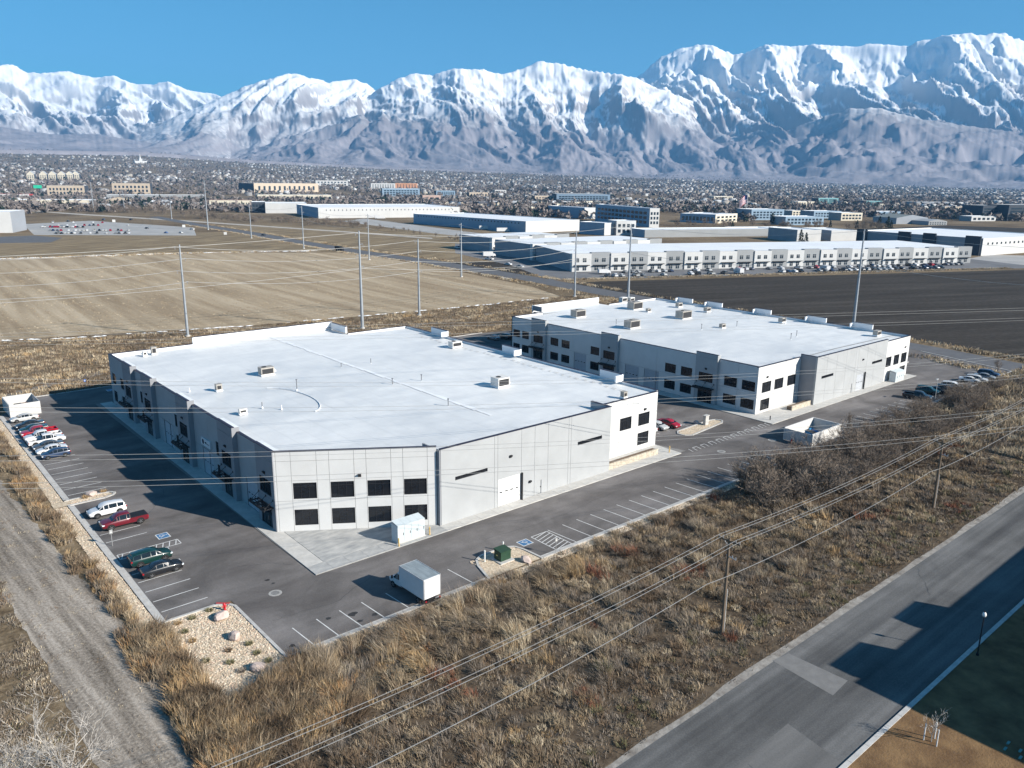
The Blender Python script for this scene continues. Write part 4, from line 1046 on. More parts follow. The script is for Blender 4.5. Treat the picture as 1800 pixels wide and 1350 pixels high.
for k_, sp in CARS.items():
    b, g = hull(sp)
    if 'bed' in sp:
        x0, x1 = sp['bed']; w = .97
        b.box((x0, -w*.9, .45), (x1, w*.9, .72))
        for s_ in (-1, 1): b.box((x0, min(s_*w, s_*(w-.12)), .5), (x1, max(s_*w, s_*(w-.12)), 1.14))
        b.box((x0-.02, -w+.12, .5), (x0+.1, w-.12, 1.12)); b.box((x1-.06, -w+.12, .5), (x1, w-.12, 1.15))
    tr = MB(); r = sp['wh']; wd = max(s[4] for s in sp['st'])
    for ax in sp['ax']:
        for s_ in (-1, 1):
            tr.add([(ax, s_*(wd+.006), r)]+[(ax+r*1.22*math.cos(R(t)), s_*(wd+.006), r+r*1.22*math.sin(R(t))) for t in range(-20, 201, 20)], [(0, i+1, i+2) if s_ < 0 else (0, i+2, i+1) for i in range(11)])
    x0, x1 = (sp['bed'][0], sp['st'][-1][0]) if 'bed' in sp else (sp['st'][0][0], sp['st'][-1][0])
    tr.box((x0+.12, -wd*.88, sp['st'][2][1]-.04), (x1-.15, wd*.88, sp['st'][2][1]+.06))
    zb = sp['st'][-2][2]; wl_ = sp['st'][-2][4]; wr_ = (sp['st'][1][4] if 'bed' not in sp else .95); zr = (sp['st'][1][2] if 'bed' not in sp else .98)
    hl = MB().box((x1-.32, -.19, -.07), (x1-.02, .19, .07)); tl = MB().box((x0-.03, -.15, -.09), (x0+.14, .15, .09))
    CARM[k_] = dict(body=b.mesh('body', TRIM, True), glass=g.mesh('windows', CGLASS), trim=tr.mesh('underbody', TRIM), wheel=wheel_meshes(r), head=hl.mesh('headlight', HEADL), tail=tl.mesh('taillight', TAILL),
                    hz=zb-.03, hy=wl_-.16, tz=zr-.1, ty=wr_-.12)
    me = CARM[k_]['body']
    me.polygons.foreach_set('use_smooth', [len(p.vertices) == 4 for p in me.polygons]); me.set_sharp_from_angle(angle=R(38))
    if 'bed' in sp: CARM[k_]['bed'] = MB().box((sp['bed'][0]+.1, -.83, .722), (sp['bed'][1]-.06, .83, .74)).mesh('bed_liner', TRIM)
def car(kind, colour, x, y, rz, label, name='parked_car', group='cars parked in the warehouse lot', z=.045, scale=1.0, silver=True, cover=False):
    sp = CARS[kind]; M_ = CARM[kind]
    t = thing(name, label, {'suv': 'car', 'sedan': 'car', 'hatchback': 'car', 'pickup': 'pickup truck'}[kind], (x, y, z), group, rz)
    t.scale = (scale,)*3
    body = inst('body', M_['body'], t, mat0=paint(colour, CC[colour]))
    inst('windows', M_['glass'], t); inst('underbody', M_['trim'], t)
    for ax in sp['ax']:
        for s_ in (-1, 1):
            w = inst('wheel', M_['wheel'][1], t, (ax, s_*(max(q[4] for q in sp['st'])-.10), sp['wh']))
            inst('tyre', M_['wheel'][0], w); inst('spokes', M_['wheel'][2], w)
    for s_ in (-1, 1):
        inst('headlight', M_['head'], t, (0, s_*M_['hy'], M_['hz'])); inst('taillight', M_['tail'], t, (0, s_*M_['ty'], M_['tz']))
    if 'bed' in M_: inst('bed_liner', M_['bed'], t)
    if cover: inst('bed_cover', MB().box((sp['bed'][0]+.04, -.9, 1.15), (sp['bed'][1], .9, 1.19)).mesh('bed_cover', TRIM), t)
    return t
PI = math.pi
def stall(i): return 83.1+2.78*(i-.5)
# along the left kerb, from the front
car('sedan', 'black', 24.6, 92.4, 0, 'glossy black sedan backed in beside the dark green wagon')
car('suv', 'dark green', 24.4, 96.0, 0, 'old dark green wagon between the hatched aisle and the black sedan')
car('pickup', 'dark red', 25.0, 109.3, PI, 'dark red crew cab pickup with black bed cover, nose to the kerb', cover=True)
car('suv', 'white', 24.2, 114.6, PI, 'white crossover parked beside the kerb island, nose to the kerb')
def by(y0): return 0
g1 = [('hatchback', 'navy', 805, PI, 88, 'dark blue hatchback nearest the empty stalls in the far left row'), ('sedan', 'white', 0, PI, 0, 'white sedan behind the dark blue hatchback in the far left row'), ('sedan', 'dark grey', 0, PI, 0, 'dark grey sedan between the white sedan and the white pickup backed in'),
      ('pickup', 'white', 0, 0, 0, 'white pickup backed in with its nose towards the warehouse'), ('pickup', 'white', 0, PI, 0, 'white pickup facing the kerb beside the red pickup'), ('pickup', 'red', 0, PI, 0, 'bright red pickup facing the kerb in the far left row'),
      ('sedan', 'dark green', 0, PI, 0, 'dark green sedan just behind the red pickup'), ('sedan', 'black', 0, PI, 0, 'black sedan between the dark green and the silver sedan'), ('sedan', 'silver', 0, PI, 0, 'pale silver sedan next to the white dumpster enclosure')]
for k, (kd, c, _, rz, _, lb) in enumerate(g1):
    v = (145.2, 148.0, 150.7, 153.6, 156.4, 159.6, 162.9, 166.2, 171.6)[k]
    car(kd, c, 24.0 if kd != 'pickup' else 24.3, v, rz, lb)
# between the warehouses
car('sedan', 'red', 118.6, 91.6, R(-90), 'bright red sedan beside the gravel island between the warehouses')
car('sedan', 'silver', 115.7, 92.2, R(-90), 'silver sedan left of the red sedan between the warehouses')
car('sedan', 'white', 112.8, 92.6, R(90), 'white sedan mostly hidden by the white corner of the nearer warehouse')
car('suv', 'black', 120.4, 99.3, 0, 'black wagon parked behind the red sedan between the warehouses')
car('suv', 'dark grey', 119.0, 103.0, 0, 'dark grey wagon behind the black wagon between the warehouses')
# right-hand rows
for k, (x, y, kd, c, rz, lb) in enumerate(((1612, 702, 'pickup', 'black', R(-80), 'black pickup nearest the camera in the right-hand row'), (1630, 692, 'suv', 'dark green', R(-80), 'dark green wagon just behind the black pickup on the right'), (1644, 690, 'sedan', 'black', R(-80), 'low black sedan beside the slim lamp post'), (1664, 690, 'suv', 'black', R(-80), 'black wagon half hidden behind the bare bushes on the right'),
      (1674, 684, 'suv', 'white', R(-80), 'white crossover in the middle of the right-hand row'), (1704, 672, 'sedan', 'white', R(-80), 'white sedan farther back in the right-hand row'), (1716, 672, 'suv', 'silver', R(-80), 'silver wagon behind the white sedan on the right'), (1730, 666, 'sedan', 'grey', R(-80), 'grey sedan near the far end of the right-hand row'), (1737, 662, 'suv', 'navy', R(-80), 'dark blue wagon last in the right-hand row'))):
    p = at(x, y); car(kd, c, p.x, p.y, rz, lb)
for k, (x, y) in enumerate(((888, 596), (868, 597), (1205, 634))):
    p = at(x, y); car(('suv', 'sedan', 'sedan')[k], ('black', 'grey', 'blue')[k], p.x, p.y, R(90), ('black wagon in the shade behind the farther warehouse corner', 'grey sedan in the shade beside the rear white enclosure', 'blue sedan parked beyond the right end of the farther warehouse')[k]) if k < 2 else None

# box truck
BOXM = mat('white_box_panel', (.62, .62, .62), .45, .04, 1.2)
BOXT = mat('grey_box_roof', (.24, .28, .30), .6, .2, .8, stretch=(1, 4, 1))
def box_truck(x, y, rz):
    t = thing('box_truck', 'white box truck parked tail to the weeds at the front kerb', 'truck', (x, y, .045), None, rz)
    o = MB().box((-3.6, -1.18, 1.0), (1.05, 1.18, 3.35)).build('cargo_box', BOXM); 
    def loc(o): o.parent = t; o.location = (0, 0, 0)
    def part(mb, name, m, parent=None, smooth=False):
        me = mb.mesh(name, m, smooth); return inst(name, me, parent or t)
    bpy.data.objects.remove(o)
    o = part(MB().box((-3.6, -1.18, 1.0), (1.05, 1.18, 3.35)), 'cargo_box', BOXM)
    part(MB().box((-3.5, -1.1, 3.352), (.95, 1.1, 3.37)), 'box_roof', BOXT, o)
    for s_ in (-1, 1):
        part(MB().box((-3.63, s_*1.12-.05, 1.0), (-3.57, s_*1.12+.05, 3.35)), 'corner_post', mat('aluminium_trim', (.62, .62, .63), .4, metal=.6), o)
        part(MB().box((-3.6, s_*1.17-.03, 3.3), (1.05, s_*1.17+.03, 3.4)), 'top_rail', MATS['aluminium_trim'], o)
    part(MB().box((-3.64, -1.0, 1.05), (-3.602, 1.0, 3.25)), 'roll_door', mat('roll_door_white', (.76, .76, .76), .5), o)
    cab = MB(); S = [(1.1, .5, 1.2, 2.05, .98, .82), (1.15, .5, 1.2, 2.12, .98, .82), (1.9, .5, 1.2, 2.1, .98, .8), (2.05, .5, 1.2, 2.0, .98, .8), (2.75, .5, 1.15, 1.25, .97, .8), (3.3, .5, 1.02, 1.1, .94, .76), (3.55, .55, .85, .9, .84, .66)]
    b, g = hull(dict(st=S, cab=(1, 4)))
    c = part(b, 'cab', BOXM, None, False); part(g, 'windows', CGLASS, c)
    part(MB().box((-3.5, -.5, .5), (2.9, .5, .98)), 'chassis', TRIM); part(MB().box((-3.75, -1.1, .5), (-3.6, 1.1, .65)), 'rear_bumper', TRIM)
    wm = wheel_meshes(.4)
    for ax in (-2.3, 2.6):
        for s_ in (-1, 1):
            w = inst('wheel', wm[1], t, (ax, s_*.92, .4)); inst('tyre', wm[0], w); inst('spokes', wm[2], w)
    for s_ in (-1, 1):
        inst('taillight', MB().box((-3.78, s_*.95-.1, .7), (-3.7, s_*.95+.1, .85)).mesh('taillight', TAILL), t); inst('headlight', MB().box((3.35, s_*.7-.15, .8), (3.56, s_*.7+.15, .95)).mesh('headlight', HEADL), t)
        inst('mirror', MB().box((2.35, s_*1.2-.06, 1.3), (2.5, s_*1.2+.12, 1.65)).mesh('mirror', TRIM), t)
    return t
box_truck(44.95, 69.3, R(92))

# distant cars: one mesh each, colour of its own
FARC = {}
for k_ in ('sedan', 'suv', 'pickup'):
    sp = CARS[k_]; b, g = hull(sp); mb = MB(); mb.add(b.v, b.f, 0); mb.add(g.v, g.f, 1)
    if 'bed' in sp: mb.box((sp['bed'][0], -.95, .5), (sp['bed'][1], .95, 1.1), 0); mb.box((sp['bed'][0]+.1, -.83, 1.1), (sp['bed'][1]-.05, .83, 1.11), 1)
    for ax in sp['ax']:
        for s_ in (-1, 1): mb.tube((ax, s_*.75, sp['wh']), (ax, s_*.98, sp['wh']), sp['wh'], n=8, mi=2)
    FARC[k_] = mb.mesh('distant_car', [TRIM, CGLASS, TYRE])
def far_car(p, rz, label, group, colour=None, kind=None, z=.03):
    kind = kind or random.choice(('sedan', 'sedan', 'suv', 'suv', 'pickup')); colour = colour or random.choice(('white', 'white', 'silver', 'black', 'dark grey', 'grey', 'navy', 'black', 'grey', 'dark grey', 'silver', 'white', 'red'))
    o = inst('parked_car', FARC[kind], None, (p[0], p[1], p[2]+z if len(p) > 2 else z), (0, 0, rz), mat0=paint(colour, CC[colour]))
    nm = {'suv': 'wagon'}.get(kind, kind)
    return tag(o, label % (colour+' '+nm) if '%s' in label else label, 'car', group)
random.seed(21)
A0, A1 = Vector((292.7, 294.5)), Vector((527.4, 188.8)); ad = (A1-A0).normalized(); an = Vector((ad.y, -ad.x)); an = an if an.y < 0 else -an
def strip_row(off, n, gaps, txt, d0, d1):
    c = 0; spots = []
    for k in range(n):
        if random.random() < gaps: continue
        spots.append(d0+(d1-d0)*k/n)
    for k, s_ in enumerate(spots):
        p = A0+ad*s_+an*off; far_car((p.x, p.y), math.atan2(an.y, an.x)+random.choice((0, PI))+random.uniform(-.03, .03), '%s, '+ordinal(k+1)+' from left in '+txt, 'cars along the white office strip')
strip_row(9.5, 62, .38, 'row against the office strip', 22, 252)
strip_row(24, 60, .45, 'row at the edge of the ploughed field', 6, 235)
k = 0
for row, (y0, n, x0, x1, gp) in enumerate(((411, 24, 98, 232, .3), (406, 26, 88, 260, .35), (400, 22, 76, 150, .25), (397, 20, 95, 250, .55), (392, 12, 85, 190, .6))):
    k = 0
    for i_ in range(n):
        if random.random() < gp: continue
        k += 1; p = at(x0+(x1-x0)*i_/n+random.uniform(-1, 1), y0)
        far_car((p.x, p.y), R(75)+random.uniform(-.05, .05), '%s, '+ordinal(k)+' from left, '+ordinal(row+1)+' row of far left lot', 'cars in the far left lot')
for x, y, c, kd, lb in ((338, 404, 'white', 'pickup', 'white pickup at the right end of the far left lot'), (463, 414, 'black', 'sedan', 'black sedan driving on the road past the far field'), (258, 402, 'black', 'sedan', 'dark sedan alone in the far left lot'), (292, 410, 'blue', 'sedan', 'blue sedan alone at the right of the far left lot'), (318, 410, 'silver', 'sedan', 'silver sedan alone near the right edge of the far left lot'),
                        (230, 387, 'black', 'suv', 'black wagon driving past behind the far left lot'), (182, 387, 'navy', 'suv', 'dark blue wagon driving ahead of the black wagon behind the far lot'), (120, 390, 'black', 'suv', 'black wagon driving behind the left end of the far lot'), (36, 395, 'white', 'suv', 'white wagon beside the white hall at the left edge'),
                        (860, 457, 'white', 'pickup', 'white pickup left of the dark end wall of the office strip'), (893, 466, 'white', 'sedan', 'white sedan on the drive left of the office strip'), (914, 470, 'silver', 'sedan', 'silver sedan nearest the dark end wall of the office strip'), (805, 437, 'white', 'pickup', 'white pickup beside the rear block of the office strip')):
    p = at(x, y); far_car((p.x, p.y), R(100), lb, None, c, kd)
VANM = mat('black_trailer_paint', (.02, .022, .025), .5)
def small_truck(x, y, rz, m, label, name='box_truck', L=6.5, h=3.0):
    p = at(x, y); t = thing(name, label, 'truck', (p.x, p.y, .03), None, rz)
    inst('cargo_box', MB().box((-L/2, -1.2, .8), (L/2-1.9, 1.2, h)).mesh('cargo_box', m), t)
    inst('cab', MB().add([(L/2-1.8, -1.05, .5), (L/2, -1.0, .5), (L/2, -1.0, 1.2), (L/2-.6, -.95, 2.1), (L/2-1.8, -1, 2.2), (L/2-1.8, 1.05, .5), (L/2, 1.0, .5), (L/2, 1.0, 1.2), (L/2-.6, .95, 2.1), (L/2-1.8, 1, 2.2)], [(0, 1, 2, 3, 4), (9, 8, 7, 6, 5), (1, 6, 7, 2), (2, 7, 8, 3), (3, 8, 9, 4), (0, 4, 9, 5)]).mesh('cab', m), t)
    for ax in (-L/2+1.2, L/2-1):
        for s_ in (-1, 1): inst('wheel', MB().tube((ax, s_*.85, .45), (ax, s_*1.1, .45), .45, n=10).mesh('wheel', TYRE), t)
small_truck(597, 441, R(-75), VANM, 'black box truck driving on the road beyond the stubble field')
small_truck(1062, 482, R(-24), BOXM, 'white van beside the steel pole in front of the office strip', h=2.6)
small_truck(1298, 481, R(66), BOXM, 'small white box truck in front of the left half of the office strip')
small_truck(1449, 476, R(66), BOXM, 'small white box truck parked at the field edge in the middle of the office strip')
small_truck(860, 452, R(-24), BOXM, 'white truck with pink nose left of the office strip', L=8, h=3.4)
for k, (x, y) in enumerate(((853, 404), (884, 408), (657, 384), (668, 385))): small_truck(x, y, R(-24), BOXM, 'white trailer backed against the %s warehouse, %s of the pair' % (('long blue-shaded' if k < 2 else 'far white'), ('left', 'right')[k % 2]), 'trailer', 12, 3.9)
# ---------------------------------------------------------------- lot furniture
ENCW = mat('white_enclosure_block', (.58, .57, .55), .85, .05, 1)
def enclosure(x0, y0, x1, y1, h, label, gate, fill, fillm):
    t = thing('dumpster_enclosure', label, 'enclosure', ((x0+x1)/2, (y0+y1)/2, 0))
    w = .22
    MB().box((x0, y0, 0), (x1, y0+w, h)).build('wall', ENCW, t); MB().box((x0, y1-w, 0), (x1, y1, h)).build('wall', ENCW, t)
    if gate == 'right': MB().box((x0, y0+w, 0), (x0+w, y1-w, h)).build('wall', ENCW, t)
    else: MB().box((x1-w, y0+w, 0), (x1, y1-w, h)).build('wall', ENCW, t)
    gx = x1 if gate == 'right' else x0
    for k in (0, 1):
        ya, yb = (y0+w, (y0+y1)/2) if k == 0 else ((y0+y1)/2, y1-w)
        g = MB(); 
        for j in range(9): g.box((gx-.05, ya+(yb-ya)*j/9+.02, .15), (gx+.03, ya+(yb-ya)*(j+1)/9-.02, h-.1))
        g.build('gate', mat('grey_gate_metal', (.45, .46, .47), .6), t)
    d = thing('dumpster', fill, 'dumpster', ((x0+x1)/2, (y0+y1)/2, .05))
    a, b_ = (x0+x1)/2, (y0+y1)/2
    MB().add([(a-1.1, b_-.8, .05), (a+1.1, b_-.8, .05), (a+1.1, b_+.7, .05), (a-1.1, b_+.7, .05), (a-1.2, b_-1, 1.2), (a+1.2, b_-1, 1.2), (a+1.2, b_+.9, 1.5), (a-1.2, b_+.9, 1.5)], [(0, 1, 5, 4), (1, 2, 6, 5), (2, 3, 7, 6), (3, 0, 4, 7), (3, 2, 1, 0)]).build('bin', fillm, d)
    MB().add([(a-1.22, b_-1.02, 1.21), (a+.1, b_-1.02, 1.21), (a+.1, b_+.92, 1.53), (a-1.22, b_+.92, 1.53)], [(0, 1, 2, 3)]).build('lid', mat('dumpster_lid', (.03, .03, .03), .6), d)
    return t
enclosure(22.3, 175.5, 27.6, 183.5, 2.5, 'white walled dumpster enclosure at the far left end of the lot', 'right', 'brown dumpster inside the white enclosure at the far left', mat('rusty_bin', (.12, .065, .05), .8, .4, 2))
enclosure(128.6, 67.5, 138.8, 73.2, 2.4, 'long white dumpster enclosure among the shrubs in front of the farther warehouse', 'left', 'blue dumpster inside the long white enclosure', mat('blue_bin', (.03, .22, .45), .6, .2, 2))
enclosure(112.0, 158.5, 118.5, 163.5, 2.2, 'white enclosure in the shade behind the nearer warehouse roof', 'left', 'dark dumpster inside the shaded rear enclosure', mat('dark_bin', (.03, .04, .04), .6, .2, 2))
# switchgear cabinet
CAB = mat('pale_blue_grey_cabinet', (.52, .58, .60), .5, .05, 1)
def cabinet(x0, y0, x1, y1, h, n, label):
    t = thing('electrical_cabinet', label, 'cabinet', ((x0+x1)/2, (y0+y1)/2, .15))
    MB().box((x0-.1, y0-.1, .15), (x1+.1, y1+.1, .25)).build('plinth', CONC, t)
    for k in range(n):
        a, c = x0+(x1-x0)*k/n, x0+(x1-x0)*(k+1)/n
        d = MB().box((a+.015, y0, .25), (c-.015, y0+.05, h)).build('door', CAB, t); MB().box((c-.2, y0-.05, 1.2), (c-.15, y0, 1.55)).build('handle', FRAME, d)
        MB().add([(a+.01, y0-.08, h+.01), (c-.01, y0-.08, h+.01), (c-.01, y1+.05, h+.28), (a+.01, y1+.05, h+.28), (a+.01, y0-.08, h+.06), (c-.01, y0-.08, h+.06), (c-.01, y1+.05, h+.33), (a+.01, y1+.05, h+.33)], [(4, 5, 6, 7), (0, 1, 5, 4), (1, 2, 6, 5), (3, 0, 4, 7), (2, 3, 7, 6)]).build('roof_panel', CAB, t)
    MB().box((x0, y0+.051, .25), (x1, y1, h)).build('casing', CAB, t)
cabinet(50.2, 80.75, 54.4, 82.2, 2.6, 4, 'long pale blue switchgear cabinet on the concrete corner of the nearer warehouse')
cabinet(188.2, 79.8, 192.6, 81.3, 2.5, 4, 'pale blue switchgear cabinet against the right end of the farther warehouse')
YEL = mat('yellow_bollard_paint', (.62, .42, .16), .6, .15, 3)
WHT = mat('white_post', (.74, .74, .72), .6)
def bollard(x, y, label, m=YEL, h=1.1, z=.15):
    t = thing('bollard', label, 'bollard', (x, y, z)); MB().tube((x, y, z), (x, y, z+h), .1, n=10).build('post', m, t); MB().tube((x, y, z+h), (x, y, z+h+.06), .1, .05, n=10).build('cap', m, t)
bollard(50.0, 80.2, 'yellow bollard left of the pale blue switchgear cabinet'); bollard(55.0, 80.55, 'yellow bollard right of the pale blue switchgear cabinet')
bollard(106.2, 81.6, 'yellow bollard on the pavement by the white corner of the nearer warehouse'); bollard(137.4, 81.4, 'dark bollard on the pavement at the farther warehouse corner', FRAME, .8)
bollard(55.9, 70.0, 'pale post left of the green transformer', WHT, 1.5, .1); bollard(59.6, 70.9, 'pale post right of the green transformer', WHT, 1.2, .1)
# pad transformer
GRN = mat('transformer_green', (.022, .055, .032), .5, .12, 2)
t = thing('transformer', 'dark green pad transformer on the gravel island by the front kerb', 'transformer', (58.0, 69.2, .1))
MB().box((56.9, 68.0, .10), (59.1, 70.2, .22)).build('pad', CONC, t)
MB().box((57.25, 68.5, .22), (58.85, 69.8, 1.45)).build('tank', GRN, t)
MB().add([(57.2, 68.42, 1.46), (58.9, 68.42, 1.46), (58.9, 69.88, 1.6), (57.2, 69.88, 1.6), (57.2, 68.42, 1.4), (58.9, 68.42, 1.4), (58.9, 69.88, 1.4), (57.2, 69.88, 1.4)], [(0, 1, 2, 3), (4, 5, 1, 0), (5, 6, 2, 1), (6, 7, 3, 2), (7, 4, 0, 3)]).build('lid', GRN, t)
dr = MB().box((57.21, 68.6, .3), (57.245, 69.7, 1.35)).build('door', GRN, t); MB().box((57.18, 69.1, .8), (57.208, 69.35, .93)).build('warning_label', mat('label_yellow', (.7, .6, .2), .6), dr)
# boulders
PINK = mat('pink_sandstone', (.52, .42, .37), .85, .2, 1.2, .4, 5)
def boulder(x, y, s, label, seed):
    rg = np.random.default_rng(seed); bm = bmesh.new(); bmesh.ops.create_icosphere(bm, subdivisions=2, radius=1.0)
    pl = [(Vector(rg.normal(size=3)).normalized(), rg.uniform(.55, .85)) for _ in range(9)]
    for v in bm.verts:
        for n_, d_ in pl:
            k = v.co.dot(n_)
            if k > d_: v.co -= n_*(k-d_)
        v.co = Vector((v.co.x*s*1.15, v.co.y*s*.9, (v.co.z+.45)*s*.75))
    me = bpy.data.meshes.new('boulder'); bm.to_mesh(me); bm.free(); me.materials.append(PINK)
    o = bpy.data.objects.new('boulder', me); COL.objects.link(o); o.location = (x, y, .06); o.rotation_euler = (0, 0, seed); tag(o, label, 'boulder')
for (x, y, s, lb) in ((390, 1088, .8, 'pink boulder nearest the red hydrant in the gravel bed'), (413, 1125, .8, 'pink boulder in the middle of the gravel bed, ringed by tufts'), (455, 1177, .75, 'pink boulder at the lower right end of the gravel bed'), (160, 872, .8, 'pink boulder on the kerb island beside the white crossover'), (925, 988, .8, 'pink boulder at the weedy end of the transformer island'), (1224, 745, .6, 'pale boulder on the island between the warehouses')):
    p = at(x, y); boulder(p.x, p.y, s, lb, int(x))
# hydrants
HYD = mat('hydrant_red', (.50, .02, .03), .45, .1, 3)
def hydrant(x, y, label):
    t = thing('fire_hydrant', label, 'hydrant', (x, y, .05))
    MB().tube((x, y, .05), (x, y, .12), .2, n=10).tube((x, y, .12), (x, y, .75), .13, n=10).build('barrel', HYD, t)
    MB().tube((x, y, .75), (x, y, .8), .18, n=10).tube((x, y, .8), (x, y, .95), .15, .05, n=10).build('bonnet', HYD, t)
    for dx, dy in ((1, 0), (-1, 0), (0, -1)): MB().tube((x+dx*.1, y+dy*.1, .55), (x+dx*.25, y+dy*.25, .55), .08, n=8).build('outlet', HYD, t)
p = at(395, 1074); hydrant(p.x, p.y, 'red fire hydrant at the corner of the gravel bed'); p = at(1391, 780); hydrant(p.x, p.y, 'red fire hydrant beside the long white dumpster enclosure')
# monument post on the middle island
t = thing('gate_pillar', 'short pale pillar on the island between the warehouses', 'pillar', (124.8, 87.6, .1)); MB().box((124.3, 87.3, .1), (125.3, 87.9, 1.9)).build('shaft', CONC, t); MB().box((124.2, 87.2, 1.9), (125.4, 88.0, 2.05)).build('cap', CONC, t)
# small blue sign at the back kerb
SBL = mat('sign_blue', (.03, .12, .42), .5)
def small_sign(x, y, label, m=SBL):
    t = thing('parking_sign', label, 'sign', (x, y, 0)); MB().tube((x, y, 0), (x, y, 2.2), .04, n=6).build('post', mat('galvanised_post', (.4, .4, .4), .5, metal=.4), t)
    pnl = MB().box((x-.2, y-.04, 1.75), (x+.2, y-.01, 2.3)).build('panel', m, t); MB().box((x-.12, y-.05, 1.9), (x+.12, y-.042, 2.0)).box((x-.04, y-.05, 2.0), (x+.03, y-.042, 2.2)).build('symbol', PAINT, pnl)
small_sign(39.0, 190.2, 'blue accessible parking sign behind the far kerb of the left lot'); small_sign(22.0, 103.5, 'slim parking sign by the left kerb beside the accessible stall', MATS['galvanised_post'])
p = at(958, 965); small_sign(p.x, 66.0, 'slim parking sign by the hatched aisle at the weeds', MATS['galvanised_post'])
# small white street trash and utility boxes
# slim lamp posts
def lamp(x, y, h, label, globe=False):
    t = thing('street_lamp', label, 'lamp post', (x, y, 0))
    pm = STEEL if globe else mat('pale_lamp_steel', (.55, .55, .54), .5, metal=.4)
    MB().tube((x, y, 0), (x, y, .35), .14, n=8).tube((x, y, .35), (x, y, h), .07, .05, n=8).build('post', pm, t)
    if globe:
        b = MB(); n = 10
        prof = [(h, .1), (h+.06, .17), (h+.2, .2), (h+.38, .17), (h+.5, .07)]
        b.add([(x+r_*math.cos(2*PI*k/n), y+r_*math.sin(2*PI*k/n), z) for z, r_ in prof for k in range(n)], [(i*n+k, i*n+(k+1) % n, (i+1)*n+(k+1) % n, (i+1)*n+k) for i in range(4) for k in range(n)])
        b.build('globe', mat('lamp_globe', (.8, .8, .78), .25), t, True); MB().tube((x, y, h+.5), (x, y, h+.68), .08, .02, n=8).build('finial', STEEL, t)
    else: MB().box((x-.9, y-.12, h), (x+.2, y+.12, h+.15)).build('head', pm, t)
lamp(81.5, 23.0, 4.4, 'black street lamp with white globe on the shaded road edge', True)
p = at(1643, 706); lamp(p.x, p.y, 5.0, 'slim pale lamp post between the parked cars on the right')
# staked young tree by the road, litter boxes in the lawn
p = at(1772, 1308)
for k, (dx, dy) in enumerate(((0, 0), (-.3, -1.0), (-1.0, -.1), (-1.2, -1.3))):
    b = MB().box((p.x+dx-.25, p.y+dy-.09, .10), (p.x+dx+.25, p.y+dy+.09, .17)); tag(b.build('irrigation_lid', mat('turquoise_plastic', (.14, .30, .28), .5), None), ('turquoise irrigation box lid in the lawn corner, topmost', 'turquoise irrigation box lid in the lawn corner, lower right', 'turquoise irrigation box lid in the lawn corner, leftmost', 'turquoise irrigation box lid in the lawn corner, lowest')[k], 'box lid')

# the building across the road whose shadow lies over the lane
w3 = thing('office_building', 'pale building across the road that shades the near lane', 'building', (110, -6, 0))
wall(w3, (78.2, 7.0), R(-90), 30, 12.4, [('w', 4+6*k, 7+6*k, z, z+2.2) for k in range(4) for z in (1, 5)], m=WALLW)
wall(w3, (170, 7.0), R(180), 91.8, 12.4, [('w', 4+6*k, 7+6*k, z, z+2.2) for k in range(14) for z in (1, 5)], m=WALLG)
wall(w3, (78.2, -23), 0, 91.8, 12.4, m=WALLG); wall(w3, (170, -23), R(90), 30, 12.4, m=WALLG)
for u0, u1 in ((80.4, 86.7), (94.0, 99.6)): MB().box((u0, 4.6, 12.4), (u1, 7.1, 14.2)).build('raised_parapet', WALLD, w3)
MB().box((78.5, -22.7, 11.6), (169.7, 6.7, 11.9)).build('roof', ROOFM, w3)

# ---------------------------------------------------------------- power lines
POLEW = mat('weathered_pole_wood', (.16, .12, .085), .9, .3, 2, .4, 12, stretch=(3, 3, .3))
GALV = mat('galvanised_pole_steel', (.36, .39, .42), .5, .1, .6, metal=.35)
INS = mat('insulator_grey', (.30, .30, .31), .4)
WIRE = mat('aluminium_wire', (.46, .45, .43), .45, .1, 1, metal=.5)
def span(pts, r, label, group):
    b = MB().path(pts, r, 4); o = b.build('overhead_wire', WIRE); tag(o, label, 'wire', group); return o
def catenary(a, c, sag, n=18):
    a, c = Vector(a), Vector(c); return [a.lerp(c, t/n)-Vector((0, 0, 4*sag*(t/n)*(1-t/n))) for t in range(n+1)]
def wood_pole(x, y, h, label):
    t = thing('utility_pole', label, 'utility pole', (x, y, 0), 'wooden poles along the road')
    MB().tube((x, y, 0), (x, y, h), .19, .13, n=10).build('pole', POLEW, t)
    MB().box((x-.07, y-1.3, h-.5), (x+.07, y+1.3, h-.32)).build('crossarm', POLEW, t)
    for dy in (-1.2, -.75, .75, 1.2): MB().tube((x, y+dy, h-.32), (x, y+dy, h-.1), .06, .05, n=8).build('insulator', INS, t)
    for s_ in (-1, 1): MB().tube((x+.02, y+s_*.7, h-.42), (x+.02, y, h-1.1), .025, n=4).build('brace', GALV, t)
    MB().tube((x+.05, y-.9, h-2.2), (x-.05, y+.2, h-2.0), .05, n=5).tube((x, y-.9, h-2.2), (x, y-.9, h-1.9), .05, n=6).tube((x, y-.5, h-2.15), (x, y-.5, h-1.85), .05, n=6).build('cutout_bracket', GALV, t)
    MB().tube((x+.13, y-.16, 0), (x+.13, y-.16, 5.2), .05, n=6).build('conduit', mat('pale_conduit', (.45, .45, .44), .6), t)
    return t
WP = [(13, 41.7, 11.0), (65.0, 41.75, 11.0), (117.1, 41.9, 10.4), (170, 42, 10.8), (223, 42, 10.8)]
for k, (x, y, h) in enumerate(WP[1:4]): wood_pole(x, y, h, ('nearest wooden power pole with crossarm standing in the brush by the road', 'second wooden power pole along the road, in front of the bare thicket', 'farthest wooden power pole along the road at the right edge')[k])
